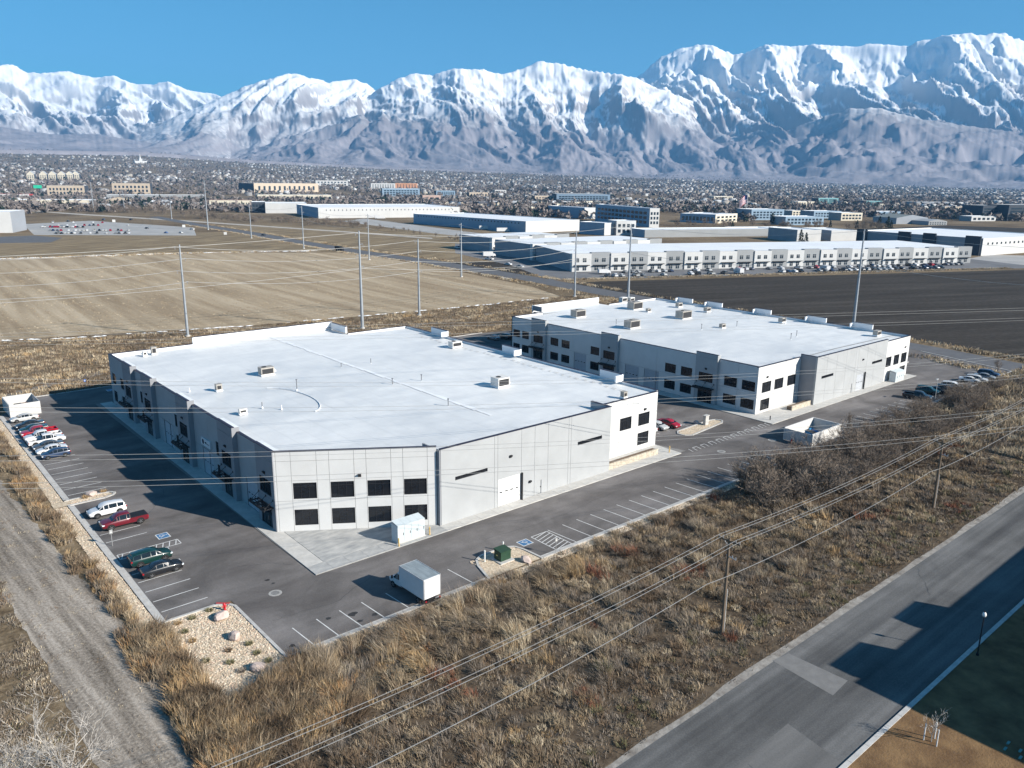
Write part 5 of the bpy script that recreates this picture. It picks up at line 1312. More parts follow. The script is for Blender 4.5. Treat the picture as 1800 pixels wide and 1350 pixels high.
for j, dy in enumerate((-1.2, -.75, .75, 1.2)):
    pts = []
    for a, c in zip(WP, WP[1:]): pts += catenary((a[0], a[1]+dy, a[2]-.08), (c[0], c[1]+dy, c[2]-.08), .7, 14)[:-1]
    span(pts, .022, ('pale wire on the road-side end of the wooden crossarms', 'pale wire second from the road on the wooden crossarms', 'pale wire third from the road on the wooden crossarms', 'pale wire on the lot-side end of the wooden crossarms')[j], 'wires on the wooden poles')
pts = []
for a, c in zip(WP, WP[1:]): pts += catenary((a[0], a[1]-.25, a[2]-4.2), (c[0], c[1]-.25, c[2]-3.6), .8, 14)[:-1]
span(pts, .03, 'thicker communication cable slung below the crossarms of the wooden poles', 'wires on the wooden poles')

def steel_pole(x, y, h, label, arms=4):
    t = thing('transmission_pole', label, 'power pole', (x, y, 0), 'steel transmission poles')
    MB().tube((x, y, 0), (x, y, h), .55 if h > 28 else .42, .2, n=12).build('shaft', GALV, t)
    for k in range(arms):
        z = h-.8-k*3.4; s_ = 1 if k % 2 else -1
        a = MB().tube((x, y, z), (x+1.5*s_, y+.5*s_, z+.25), .09, .06, n=6).build('arm', GALV, t)
        MB().tube((x+1.5*s_, y+.5*s_, z+.25), (x+1.5*s_, y+.5*s_, z-.6), .08, n=6).build('insulator', INS, a)
    MB().tube((x, y, 0), (x, y, .5), .75, n=12).build('footing', CONC, t)
SP = {'a1': (77.4, 237.5, 26.9), 'b1': (124.6, 217.8, 30.3), 'a2': (152.8, 227.8, 26.2), 'a3': (228.9, 228.3, 26.5), 'b2': (244.1, 213, 29.5), 'b3': (258.9, 125.9, 31.4)}
for k, lb in {'a1': 'steel transmission pole at the left edge of the nearer warehouse roof', 'b1': 'thick steel pole with stepped rungs behind the nearer warehouse', 'a2': 'slim steel pole right of the thick pole behind the nearer warehouse', 'a3': 'slim steel pole left of the taller one behind the farther warehouse', 'b2': 'tall thick steel pole behind the left part of the farther warehouse', 'b3': 'tall leaning steel pole behind the right end of the farther warehouse'}.items(): steel_pole(*SP[k], lb)
far = []
for k, (xb, yb, yt) in enumerate(((811, 487, 392), (649, 457, 376), (534, 437, 362), (442, 419, 360), (366, 404, 317), (302, 385, 345), (219, 371, 335), (165, 372, 320))):
    p = at(xb, yb); lo, h_ = 0, 0
    d = ray(xb, yt); tt = math.hypot(p.x, p.y)/math.hypot(d[0], d[1]); h_ = CAM_H+d[2]*tt
    far.append((p.x, p.y, h_)); steel_pole(p.x, p.y, h_, 'distant steel pole beside the far road, %s from the right' % ordinal(k+1), 3)
def wires(chain, drops, r, label, group, sag=3.0):
    for j, (dz, dx) in enumerate(drops):
        pts = []
        for a, c in zip(chain, chain[1:]): pts += catenary((a[0]+dx, a[1], a[2]-dz), (c[0]+dx, c[1], c[2]-dz), sag, 12)[:-1]
        pts.append(Vector((chain[-1][0]+dx, chain[-1][1], chain[-1][2]-dz)))
        span(pts, r, label % ordinal(j+1), group)
D4 = [(.55, -1.5), (4.0, 1.5), (7.4, -1.5), (10.8, 1.5)]
wires([(-80, 258, 27), (0, 248, 27), SP['a1'], SP['a2'], SP['a3']], D4, .07, 'wire over the stubble field on the slim steel poles, %s from the top', 'wires on the slim steel poles', 2.0)
wires([SP['a3']]+far[:6], D4[:3], .06, 'wire following the far road, %s from the top', 'wires on the distant steel poles', 2.5)
wires([(-60, 226, 30), SP['b1'], SP['b2'], SP['b3'], (274, 40, 31)], [(.5, 0), (11.5, 1.5)], .06, 'wire on the thick steel poles, %s from the top', 'wires on the thick steel poles', 2.5)
# twin-conductor line crossing in front of the warehouses
def twin(pix, cs, label):
    U = []; Vv = []; Zz = []
    for x, y in pix:
        d = ray(x, y); t_ = (cs-1.36*CAM_H)/(d[1]+.46*d[0]+1.36*d[2]); U.append(t_*d[0]); Vv.append(t_*d[1]); Zz.append(CAM_H+t_*d[2])
    pv = np.polyfit(U, Vv, 1); pz = np.polyfit(U, Zz, 2)
    us = np.linspace(-60, 230, 60)
    for j in (0, 1):
        span([(u, float(np.polyval(pv, u)), float(np.polyval(pz, u))-.55*j) for u in us], .02, label % ('upper', 'lower'), 'twin conductors crossing in front of the warehouses') if 0 else span([(u, float(np.polyval(pv, u))-.1*j, float(np.polyval(pz, u))-.5*j) for u in us], .02, label % ('upper', 'lower')[j], 'twin conductors crossing in front of the warehouses')
twin([(180, 673), (400, 672), (800, 669.5), (1000, 666), (1250, 658), (1500, 644), (1800, 627)], 146, '%s wire of the topmost pair crossing the nearer roof')
twin([(63, 721), (400, 717), (800, 711), (1000, 706), (1250, 695), (1500, 680), (1800, 664)], 134, '%s wire of the second pair crossing the nearer roof')
twin([(176, 805), (400, 798), (800, 779), (1000, 771), (1150, 765), (1640, 736), (1800, 717)], 118.2, '%s wire of the third pair, crossing the front wall of the nearer warehouse')
twin([(190, 851), (400, 843), (600, 832), (800, 822), (1000, 811), (1250, 797), (1600, 770), (1800, 753)], 108.7, '%s wire of the lowest pair, crossing the windows of the cut corner')
twin([(896, 566), (1200, 556), (1500, 551), (1800, 541)], 176, '%s wire of the high pair over the farther roof'); twin([(896, 585), (1200, 577), (1500, 569), (1800, 559)], 168, '%s wire of the second pair over the farther roof')
# ---------------------------------------------------------------- buildings beyond the fields
def wm(name, c, var=.06): return mat(name, c, .8, var, .08)
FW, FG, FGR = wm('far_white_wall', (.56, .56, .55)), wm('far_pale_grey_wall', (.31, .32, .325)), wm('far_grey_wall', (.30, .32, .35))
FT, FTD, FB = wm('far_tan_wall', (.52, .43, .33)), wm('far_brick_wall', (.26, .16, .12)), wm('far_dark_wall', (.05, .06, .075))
FBL, FCR, FO = wm('far_blue_grey_and_shaded_wall', (.26, .36, .46)), wm('far_cream_wall', (.66, .60, .48)), wm('far_orange_wall', (.55, .28, .16))  # the blue-grey doubles as painted shade on sides of white halls
FRW, FRG, FRD = wm('far_white_roof', (.72, .74, .76)), wm('far_grey_roof', (.36, .37, .38)), wm('far_dark_roof', (.10, .10, .11))
FGL = glass('far_glass', (.025, .04, .055), .12)
UNIT = MB().box((0, -.12, 0), (1, .05, 1)).mesh('window', FGL)
def vec2(p): return Vector((p[0], p[1]))
def face_items(root, a, c, z0, h, rows, cols, fill=.55, zr=(.15, .85), name='window', me=UNIT, x0=0.04, x1=.96):
    d = vec2(c)-vec2(a); L = d.length; ang = math.atan2(d.y, d.x)
    for r_ in range(rows):
        zh = h*(zr[1]-zr[0])/rows
        for k in range(cols):
            w = L*(x1-x0)/cols; s_ = L*x0+w*(k+.5-fill/2); p = vec2(a)+d.normalized()*s_
            inst(name, me, root, rel(root, (p.x, p.y, z0+h*zr[0]+zh*(r_+.2))), (0, 0, ang), (w*fill, 1, zh*.6))
GRID = R(-24.2)
def block(L, M, Rr, ytop, mats, label, cat='building', depth=None, win=None, side=None, gable=False, name='commercial_building', group=None, extra=None):
    """a building standing where the photograph shows its near corner M, left corner L and right corner R"""
    m_ = ground_at(*M); z = m_.z-.5
    def along(dr, px):
        """corner reached from M in the direction of the town grid where the photograph's column px is met"""
        q = ray(px, M[1]); nx_, ny_ = q[1], -q[0]
        # wall line meets the upright plane through the camera and that column
        s_ = -(m_.x*nx_+m_.y*ny_)/(dr.x*nx_+dr.y*ny_); return m_+dr*(s_ if 0 < s_ < 330 else 45)
    ga = Vector((math.cos(GRID), math.sin(GRID), 0)); gb = Vector((-ga.y, ga.x, 0))
    l_ = m_+gb*(depth or 25)
    if L is not None:
        l_ = ground_at(*L); gb = l_-m_; gb.z = 0; gb.normalize(); ga = Vector((gb.y, -gb.x, 0)); l_.z = m_.z
    r_ = along(ga, Rr[0]); d = (r_-m_)
    b_ = l_+d
    h = CAM_H+ray(M[0], ytop)[2]*math.hypot(m_.x, m_.y)/math.hypot(*ray(M[0], ytop)[:2])-z
    t = thing(name, label, cat, ((m_.x+b_.x)/2, (m_.y+b_.y)/2, z), group)
    P = [(m_.x, m_.y), (r_.x, r_.y), (b_.x, b_.y), (l_.x, l_.y)]
    wa, wb, ro = mats
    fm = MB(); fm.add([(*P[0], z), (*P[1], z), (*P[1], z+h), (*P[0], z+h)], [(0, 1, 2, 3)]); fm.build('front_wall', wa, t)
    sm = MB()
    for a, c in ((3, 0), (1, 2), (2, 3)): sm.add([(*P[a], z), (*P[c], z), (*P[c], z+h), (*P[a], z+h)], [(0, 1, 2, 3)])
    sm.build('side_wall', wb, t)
    if gable:
        g = MB(); md = lambda a, c: ((P[a][0]+P[c][0])/2, (P[a][1]+P[c][1])/2, z+h*1.45)
        e0, e1 = md(0, 1), md(3, 2)
        g.add([(*P[0], z+h), (*P[1], z+h), (*P[2], z+h), (*P[3], z+h), e0, e1], [(0, 4, 5, 3), (1, 2, 5, 4)]); g.build('roof', ro, t)
        MB().add([(*P[0], z+h), (*P[1], z+h), e0], [(0, 1, 2)]).build('gable', wa, t)
    else:
        c_ = Vector((sum(p[0] for p in P)/4, sum(p[1] for p in P)/4)); q = [vec2(p)+(c_-vec2(p)).normalized()*.5 for p in P]
        MB().sheet([(p.x, p.y) for p in q], z+h-.45).build('roof', ro, t)
        pr = MB()
        for a in range(4): pr.add([(*P[a], z+h), (*P[(a+1) % 4], z+h), (*q[(a+1) % 4], z+h), (*q[a], z+h), (*q[(a+1) % 4], z+h-.5), (*q[a], z+h-.5)], [(0, 1, 2, 3), (3, 2, 4, 5)])
        pr.build('parapet', ro, t)
    if win: face_items(t, P[0], P[1], z, h, *win)
    if side: face_items(t, P[3], P[0], z, h, *side)
    return t, P, z, h

# two-storey office strip: one bay beside the next, white and grey by turns
A_P0, A_P1 = A0, A1
def strip(p0, p1, depth, h, bays, label, wall0=0):
    d = (p1-p0); Ls = d.length; d = d.normalized(); nn = Vector((-d.y, d.x)); nn = nn if nn.y > 0 else -nn; ang = math.atan2(d.y, d.x)
    t = thing('office_strip', label, 'office building', ((p0.x+p1.x)/2, (p0.y+p1.y)/2, 0))
    wme = MB().box((0, -.06, 0), (2.0, .12, 2.0)).mesh('window', FGL); mul = MB().box((.95, -.1, 0), (1.05, -.06, 2)).box((0, -.1, 1.35), (2, -.06, 1.42)).mesh('mullion', FW)
    can = MB().box((-.3, -1.3, 0), (4.6, 0, .25)).mesh('canopy', STEEL)
    for k in range(bays):
        a = p0+d*(Ls*k/bays); c = p0+d*(Ls*(k+1)/bays); off = -.6 if k % 4 == 2 else 0
        a2, c2 = a+nn*off, c+nn*off; b2 = c2+nn*3; e2 = a2+nn*3
        hh = h+(.5 if k % 2 else 0)
        MB().prism([(a2.x, a2.y), (c2.x, c2.y), (b2.x, b2.y), (e2.x, e2.y)], 0, hh).build('bay_wall', (FW, FG)[(k+wall0) % 2], t)
        w = Ls/bays
        for j in (0, 1):
            s_ = a2+d*(w*(.2+.38*j)-.3)
            for z in (.6, 4.9):
                o = inst('window', wme, t, rel(t, (s_.x, s_.y, z)), (0, 0, ang)); inst('mullion', mul, o)
        s_ = a2+d*(w*.15); inst('canopy', can, t, rel(t, (s_.x, s_.y, 3.2)), (0, 0, ang), (w*.16, 1, 1))
    q0, q1 = p0+nn*2.9, p1+nn*2.9; q2, q3 = p1+nn*depth, p0+nn*depth
    MB().prism([(q0.x, q0.y), (q1.x, q1.y), (q2.x, q2.y), (q3.x, q3.y)], 0, h-.3).build('main_block', FGR, t)
    i_ = [q0+d*.5, q1-d*.5, q2-d*.5-nn*.5, q3+d*.5-nn*.5]
    MB().sheet([(p.x, p.y) for p in i_], h-.28).build('roof', FRW, t)
    return t
strip(A_P0, A_P1, 62, 9.3, 24, 'long two-storey office strip with white and grey bays beyond the dark field')
pB0, pB1 = at(936, 458), at(1162, 447); strip(vec2(pB0), vec2(pB1), 45, 9.6, 10, 'rear office strip with dark end wall behind the left part of the long strip')
pC0, pC1 = at(865, 444), at(1000, 437); strip(vec2(pC0), vec2(pC1), 40, 9.6, 6, 'rearmost left block of the office strips with paired windows')

block((727, 393), (924, 410), (1018, 413), 389, (FW, FBL, FRW), 'long flat warehouse with its blue-shaded side full of docks', side=(1, 34, .25, (.72, .9)))  # white hall; the blue-grey side colour is painted shade
block((1018, 411), (1062, 414), (1083, 414), 392, (FW, FBL, FRW), 'stepped white end of the long blue-shaded warehouse')  # side wall coloured blue-grey for shade, front left white
block(None, (1083, 414), (1117, 411), 388, (FW, FGR, FRW), 'small white office front with two rows of windows beside the long warehouse', depth=20, win=(2, 4, .6))
block(None, (443, 374), (467, 375), 355, (FB, FB, FRW), 'dark glass corner at the left end of the far white warehouse', depth=40, win=(2, 4, .6))
block(None, (467, 375), (540, 375), 357, (FW, FBL, FRW), 'plain white wing right of the dark glass corner of the far warehouse', depth=60)
block((522, 376), (560, 384), (808, 384), 365, (FW, FBL, FRW), 'far white warehouse with a row of tiny high windows', win=(1, 34, .2, (.68, .86)))  # left side takes the blue-grey as its shade colour
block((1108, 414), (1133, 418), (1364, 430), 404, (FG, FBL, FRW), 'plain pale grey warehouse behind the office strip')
block(None, (1303, 413), (1400, 420), 402, (FBL, FBL, FRW), 'low blue-grey office row behind the pale grey warehouse', depth=30, win=(1, 12, .7))
block(None, (1400, 426), (1442, 425), 404, (FW, FGR, FRW), 'plain white hall left of the two behind the evergreen trees', depth=40)
block(None, (1460, 424), (1506, 423), 405, (FW, FGR, FRW), 'plain white hall right of the two behind the evergreen trees', depth=40)
t, P, z, h = block((1505, 432), (1724, 450), (1850, 441), 419, (FW, FGR, FRW), 'big grey and white hall with dark pilasters at the far right', win=(1, 16, .3, (.6, .8)))
for s0, s1 in ((0, .09), (.36, .46), (.56, .66), (.88, .99)):
    a, c = vec2(P[3]), vec2(P[0]); p, q_ = a.lerp(c, s0), a.lerp(c, s1); nn = (c-a).normalized(); nn = Vector((nn.y, -nn.x)); nn = nn if nn.dot(p) < 0 else -nn
    MB().prism([(p.x, p.y), (q_.x, q_.y), (q_.x+nn.x*1.2, q_.y+nn.y*1.2), (p.x+nn.x*1.2, p.y+nn.y*1.2)], 0, h+.8).build('dark_pilaster', FB, t)
block(None, (-60, 410), (23, 415), 372, (FW, FGR, FRW), 'tall plain white hall cut by the left edge of the picture', depth=40)
block(None, (-60, 363), (158, 365), 351, (FCR, FGR, FRW), 'long cream warehouse with loading docks at the far left', depth=50, win=(1, 9, .35, (.02, .5)))
block(None, (-30, 349), (52, 349), 341, (FW, wm('far_red_band', (.42, .06, .06)), wm('far_red_roof', (.42, .06, .07))), 'low building with a red roof band at the far left edge', depth=30)
block(None, (84, 345), (150, 346), 326, (FT, FB, FRG), 'tan two-storey store with a row of windows left of the highway poles', depth=40, win=(2, 10, .5))
block(None, (198, 341), (265, 342), 322, (FT, FB, FRG), 'tan store with stepped parapet near the far left', depth=40, win=(2, 9, .5))
block(None, (188, 354), (358, 354), 342, (FG, FGR, FRW), 'long grey low warehouse with white roof edge at the left', depth=30, win=(1, 20, .3))
block(None, (187, 361), (232, 361), 351, (FT, FTD, wm('olive_roof', (.17, .16, .12))), 'olive-roofed gabled house among bare trees by the left highway', depth=25, gable=True, win=(1, 4, .4))
for k, x in enumerate((48, 70, 86, 102, 116, 127)): block(None, (x, 318-k*.3), (x+13, 318-k*.3), 306, (FCR, FB, FRG), 'pale gabled apartment block, %s from the left in the far row' % ordinal(k+1), depth=22, gable=True, win=(3, 3, .5), name='apartment_block', group='pale apartment blocks at the far left')
block(None, (369, 367), (443, 369), 352, (FCR, FT, FTD), 'cream store with a dark roof line left of the far white warehouse', depth=35, win=(1, 16, .4, (.5, .8)))
block((420, 337), (447, 339), (560, 337), 322, (FT, FB, FRG), 'long tan department store with a dark left end', win=(1, 12, .4))
block(None, (555, 327), (612, 327), 317, (FW, FG, FG), 'pale rows of gabled townhouses behind the tan department store', depth=25, win=(2, 9, .5))
block(None, (453, 353), (583, 352), 342, (FCR, FG, FRG), 'long low retail building above the far white warehouse', depth=35, win=(1, 14, .5))
block(None, (652, 334), (695, 334), 322, (FW, FG, FRW), 'white hotel wing left of the orange wing', depth=25, win=(4, 9, .5))
block(None, (695, 334), (734, 333), 322, (FO, FTD, FRG), 'orange hotel wing in the far middle', depth=25, win=(4, 7, .5))
block(None, (672, 346), (738, 345), 331, (FBL, FB, FRW), 'blue glass office in front of the hotel', depth=25, win=(3, 12, .75))
block(None, (767, 345), (800, 345), 335, (FBL, FB, FRG), 'small dark blue glass office right of the hotel', depth=25, win=(3, 8, .75))
block(None, (743, 356), (775, 355), 343, (wm('far_pink_wall', (.5, .36, .30)), FTD, FRG), 'pinkish building with three openings behind the far white warehouse', depth=20, win=(1, 3, .6))
block((970, 356), (978, 359), (1072, 359), 341, (FBL, FB, FRG), 'four-storey blue glass office in the far centre', win=(4, 16, .8))
block(None, (940, 357), (974, 357), 344, (FT, FTD, FRG), 'tan building left of the far blue glass office', depth=25, win=(3, 6, .5))
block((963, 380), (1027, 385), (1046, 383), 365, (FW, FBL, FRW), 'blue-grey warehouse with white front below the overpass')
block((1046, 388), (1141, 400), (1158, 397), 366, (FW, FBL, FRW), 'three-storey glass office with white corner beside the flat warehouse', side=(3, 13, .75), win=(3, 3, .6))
block((1195, 390), (1257, 393), (1295, 392), 377, (FCR, FBL, FRW), 'low cream office with deep windows left of the flagpole', win=(2, 5, .6), side=(1, 9, .7))
block(None, (1320, 387), (1377, 388), 368, (FBL, FGR, FRW), 'blue-grey three-storey office right of the flagpole', depth=35, win=(3, 9, .65))
block(None, (1380, 396), (1447, 396), 381, (FBL, FGR, FRW), 'low blue office with pale wing behind the white halls', depth=30, win=(2, 10, .65))
block(None, (1392, 381), (1415, 381), 370, (FCR, FG, FRW), 'cream stepped office behind the low blue office', depth=25, win=(2, 4, .6))
block(None, (1430, 384), (1478, 384), 371, (FBL, FGR, FRW), 'blue office right of the cream stepped office', depth=30, win=(2, 9, .65))
block(None, (1402, 365), (1431, 364), 354, (FCR, FT, FRW), 'cream four-storey block in the far right city', depth=25, win=(3, 6, .45))
block(None, (1438, 359), (1473, 358), 348, (wm('far_teal_wall', (.20, .40, .42)), FB, FRG), 'teal glass tower left of the pair in the far right city', depth=25, win=(4, 2, .9))
block(None, (1522, 361), (1550, 360), 353, (MATS['far_teal_wall'], FB, FRG), 'teal glass tower right of the pair in the far right city', depth=25, win=(3, 2, .9))
block(None, (1478, 388), (1515, 388), 374, (FCR, FG, FRW), 'cream office with open frame right of the blue offices', depth=25, win=(2, 6, .7))
block(None, (1725, 387), (1764, 388), 361, (FB, FB, FRG), 'dark glass tower with pale bands left of the pair at the right edge', depth=35, win=(4, 1, .95))
block(None, (1770, 388), (1840, 389), 360, (FB, FB, FRG), 'dark glass tower cut by the right edge of the picture', depth=35, win=(4, 3, .9))
block(None, (1707, 389), (1750, 389), 380, (FW, FG, FRW), 'white canopy building in front of the dark glass towers', depth=20, win=(1, 5, .6))
block(None, (1632, 396), (1664, 396), 389, (FG, FGR, FRG), 'grey gabled building with two rows of windows at the far right', depth=30, gable=True, win=(2, 7, .5))
block(None, (1575, 394), (1630, 395), 383, (FGR, FGR, wm('grey_green_roof', (.20, .22, .21))), 'wide building with a grey-green roof left of the grey gabled one', depth=40, gable=True)
block(None, (1545, 382), (1590, 382), 372, (FBL, FGR, FRW), 'blue low office beyond the evergreen trees', depth=30, win=(1, 9, .6))
block(None, (1255, 353), (1288, 352), 345, (FCR, FT, FRW), 'cream low block in the far city behind the flag', depth=30, win=(2, 8, .5))
block(None, (1610, 362), (1690, 363), 355, (FGR, FGR, FRG), 'long dark low block in the far right city', depth=40, win=(1, 14, .6))
block(None, (1660, 372), (1694, 372), 363, (FT, FT, FRG), 'tan stepped block in the far right city', depth=30, win=(2, 7, .5))
block(None, (825, 347), (858, 346), 338, (FT, FTD, FRG), 'tan roofed block in the far middle city', depth=30, win=(1, 6, .5))
block(None, (870, 341), (890, 341), 334, (FW, FT, FRW), 'small white block in the far middle city', depth=25, win=(2, 4, .5))
# white church with a spire on the slope
p = ground_at(247, 287); s_ = p.length
t = thing('church', 'white church with a tall spire on the far slope', 'church', p); k = s_/F_PX
MB().box((p.x-9*k, p.y-3*k, p.z-5), (p.x+9*k, p.y+3*k, p.z+3.5*k)).build('nave', FW, t)
MB().box((p.x-2*k, p.y-2*k, p.z), (p.x+2*k, p.y+2*k, p.z+7*k)).build('tower', FW, t); MB().tube((p.x, p.y, p.z+7*k), (p.x, p.y, p.z+14*k), 1.4*k, .1*k, n=8).build('spire', FW, t)
# flag on its tall pole
p = ground_at(1311, 384); r_ = math.hypot(p.x, p.y); hf = CAM_H+ray(1315, 340)[2]*r_/math.hypot(*ray(1315, 340)[:2])-p.z
t = thing('flagpole', 'tall flagpole flying a large striped flag in the right city', 'flagpole', p); MB().tube(p, (p.x, p.y, p.z+hf), .5, .3, n=8).build('pole', FW, t)
fd = Vector((-cx[0], -cx[1], 0)).normalized(); ft = Vector((p.x, p.y, p.z+hf*.94)); fh = hf*.34; fl = hf*.30
FRD_, FWH, FNV = wm('flag_red', (.45, .03, .05)), wm('flag_white', (.8, .8, .8)), wm('flag_navy', (.02, .03, .12))
def fpt(a, c): return ft+fd*(fl*a)+Vector((.12*fl*math.sin(a*7)*cy[0], .12*fl*math.sin(a*7)*cy[1]+.25*math.sin(a*7), -fh*c-fl*.75*a*a))
flag = MB()
for j in range(13):
    for i_ in range(8):
        a0_, a1_ = i_/8, (i_+1)/8; c0, c1 = j/13, (j+1)/13
        flag.add([fpt(a0_, c0), fpt(a1_, c0), fpt(a1_, c1), fpt(a0_, c1)], [(0, 1, 2, 3)], 2 if (a1_ <= .42 and j < 7) else j % 2)
flag.build('flag', [FRD_, FWH, FNV], t)
# green road sign, billboard
def panel_sign(x0, x1, y0, y1, yb, m, label, name, cat):
    p = ground_at((x0+x1)/2, yb); r_ = math.hypot(p.x, p.y); f = lambda x, y: Vector((0, 0, CAM_H))+Vector(ray(x, y))*(r_/math.hypot(*ray(x, y)[:2]))
    t = thing(name, label, cat, p); a, c = f(x0, y1), f(x1, y0)
    d = (vec2(c)-vec2(a)); nn = Vector((-d.y, d.x)).normalized()*.25
    MB().prism([(a.x, a.y), (c.x, c.y), (c.x+nn.x, c.y+nn.y), (a.x+nn.x, a.y+nn.y)], a.z, c.z).build('panel', m, t)
    for k in (.2, .8): q = a.lerp(c, k); MB().tube((q.x+nn.x*1.5, q.y+nn.y*1.5, p.z), (q.x+nn.x*1.5, q.y+nn.y*1.5, c.z), .25, n=6).build('post', GALV, t)
panel_sign(59, 73, 325.5, 331, 342, mat('sign_green', (.02, .42, .25), .5), 'green highway sign over the far left road', 'highway_sign', 'sign')
panel_sign(1327, 1337.5, 359, 363.5, 372, FW, 'small pale billboard right of the flag', 'billboard', 'billboard')
for k, (x, y) in enumerate(((323, 398), (396, 411), (200, 389))): panel_sign(x-2.5, x+2.5, y-3, y+1.5, y+2, FW, ('white board sign beside the white pickup of the far left lot', 'white board sign at the far road corner', 'white board sign behind the middle of the far left lot')[k], 'board_sign', 'sign')
# overpass ramp
op = [ground_at(900, 372), ground_at(963, 367), ground_at(1038, 362), ground_at(1085, 363), ground_at(1130, 366)]
t = thing('overpass', 'pale highway overpass running above the blue-grey warehouse', 'bridge', op[2])
for k, (a, c) in enumerate(zip(op, op[1:])):
    d = (c-a).normalized(); nn = Vector((-d.y, d.x, 0))*6; za, zc = (3, 7, 9, 8, 5)[k], (3, 7, 9, 8, 5)[k+1]
    MB().add([a-nn+Vector((0, 0, za)), a+nn+Vector((0, 0, za)), c+nn+Vector((0, 0, zc)), c-nn+Vector((0, 0, zc)), a-nn+Vector((0, 0, za-2.2)), a+nn+Vector((0, 0, za-2.2)), c+nn+Vector((0, 0, zc-2.2)), c-nn+Vector((0, 0, zc-2.2))], [(0, 1, 2, 3), (0, 3, 7, 4), (1, 5, 6, 2), (4, 7, 6, 5)]).build('deck', FCR, t)
    MB().tube(a, a+Vector((0, 0, za-2)), 1.2, n=8).build('pier', FCR, t)
# paved yards, drives and fields between them
def yard(name, px, z, m): P = [at(*q) for q in px]; return structure(name, [(p.x, p.y) for p in P], z, m)
YARD = mat('pale_yard_asphalt', (.16, .16, .165), .9, .2, .05); YARDP = mat('pale_yard_concrete', (.36, .35, .335), .9, .15, .05)
yard('parking_lot', [(60, 413), (345, 414), (340, 400), (160, 388), (40, 394)], .022, YARDP)
yard('road', [(-20, 428), (90, 426), (110, 418), (60, 414), (-20, 417)], .022, FARROAD)
structure('parking_lot', [(p.x, p.y) for p in (A0-ad*22-an*40, A0-ad*22+an*32, A1+ad*22+an*32, A1+ad*22-an*20)], .024, YARD)
yard('parking_lot', [(800, 445), (905, 468), (985, 480), (960, 455), (880, 432), (800, 428)], .022, YARD)
yard('parking_lot', [(640, 384), (905, 418), (905, 425), (760, 410), (600, 389)], .022, YARDP)
yard('ploughed_field', [(1480, 405), (1830, 421), (1830, 402), (1660, 396)], .022, PLOW)
yard('gravel_yard', [(1700, 455), (1830, 470), (1830, 450), (1740, 448)], .022, YARDP)
yard('path', [(40, 370), (130, 377), (320, 389), (600, 408), (760, 420), (760, 418), (600, 406), (320, 387), (130, 375), (40, 369)], .024, PALE)
yard('road', [(-30, 352), (60, 341), (80, 341), (180, 358), (175, 362), (70, 346), (-30, 358)], .05, FARROAD)
yard('dry_field', [(440, 418), (640, 445), (800, 447), (905, 430), (640, 400), (440, 395)], .014, DRYG)

# ---------------------------------------------------------------- the town on the slope
HOUSE = []
for w, c, r_ in ((FW, FG, FRG), (FCR, FT, FRD), (FG, FG, FRG), (FT, FTD, FRD), (FW, FW, FRW)):
    b = MB()
    b.add([(-6, -4.5, 0), (6, -4.5, 0), (6, 4.5, 0), (-6, 4.5, 0), (-6, -4.5, 4.6), (6, -4.5, 4.6), (6, 4.5, 4.6), (-6, 4.5, 4.6), (-6, 0, 7.4), (6, 0, 7.4)], [(0, 1, 5, 4), (2, 3, 7, 6), (1, 2, 6, 9, 5), (3, 0, 4, 8, 7)], 0)
    b.add([(-6.4, -5, 4.4), (6.4, -5, 4.4), (6.4, 0, 7.5), (-6.4, 0, 7.5), (6.4, 5, 4.4), (-6.4, 5, 4.4)], [(0, 1, 2, 3), (3, 2, 4, 5)], 1)
    HOUSE.append(b.mesh('house', [w, r_]))
rg = np.random.default_rng(31)
def town(n, r0, r1, seed, clump=.55):
    """scatter points over the valley floor, thicker in neighbourhoods"""
    g_ = np.random.default_rng(seed); out_a = []; out_r = []
    while len(out_a) < n:
        a = YAW+g_.uniform(R(-38), R(38), n*3); r_ = r0*(r1/r0)**g_.uniform(0, 1, n*3)
        x, y = r_*np.sin(a), r_*np.cos(a)
        if clump > .5:      # houses line the streets of the grid
            ca_, sa_ = math.cos(GRID), math.sin(GRID); p_, q_ = x*ca_+y*sa_, -x*sa_+y*ca_
            q_ = np.round(q_/64)*64+np.where(g_.uniform(size=len(q_)) < .5, 14, -14)+g_.normal(0, 2.5, len(q_)); p_ = np.round(p_/19)*19+g_.normal(0, 1.5, len(p_))
            x, y = p_*ca_-q_*sa_, p_*sa_+q_*ca_; a, r_ = np.arctan2(x, y), np.hypot(x, y)
        k = fbm(x/420+seed, y/420, 3)
        ok = k > (.05 if clump > .5 else -.25)
        ok &= ~((a > 1.0) & (r_ < 1250)); ok &= ~((r_ < 1150) & (a < .62)); ok &= ~((r_ < 1000))
        out_a += list(a[ok]); out_r += list(r_[ok])
    a = np.array(out_a[:n]); r_ = np.array(out_r[:n]); return a, r_, terrain(a, r_)
a, r_, z = town(2400, 1300, 6300, 41)
a4, r4, z4 = town(2600, 2800, 6600, 43)
a, r_, z = np.concatenate([a, a4]), np.concatenate([r_, r4]), np.concatenate([z, z4])
o = np.argsort(r_)
big = o[:300]; rest = o[300:]
sides = ('left', 'middle', 'right')
for i_ in big:
    sc = rg.uniform(.8, 1.25)
    ob = inst('house', HOUSE[rg.integers(5)], None, (r_[i_]*math.sin(a[i_]), r_[i_]*math.cos(a[i_]), z[i_]-.3), (0, 0, GRID+rg.choice((0, PI/2))), (sc,)*3)
    q = 0 if a[i_] < YAW-.2 else 2 if a[i_] > YAW+.2 else 1
    tag(ob, 'small pitched-roof house among bare trees in the %s of the far town' % sides[q], 'house', 'houses in the %s of the far town' % sides[q])
hv = []; hf_ = []; ht = []; k = 0
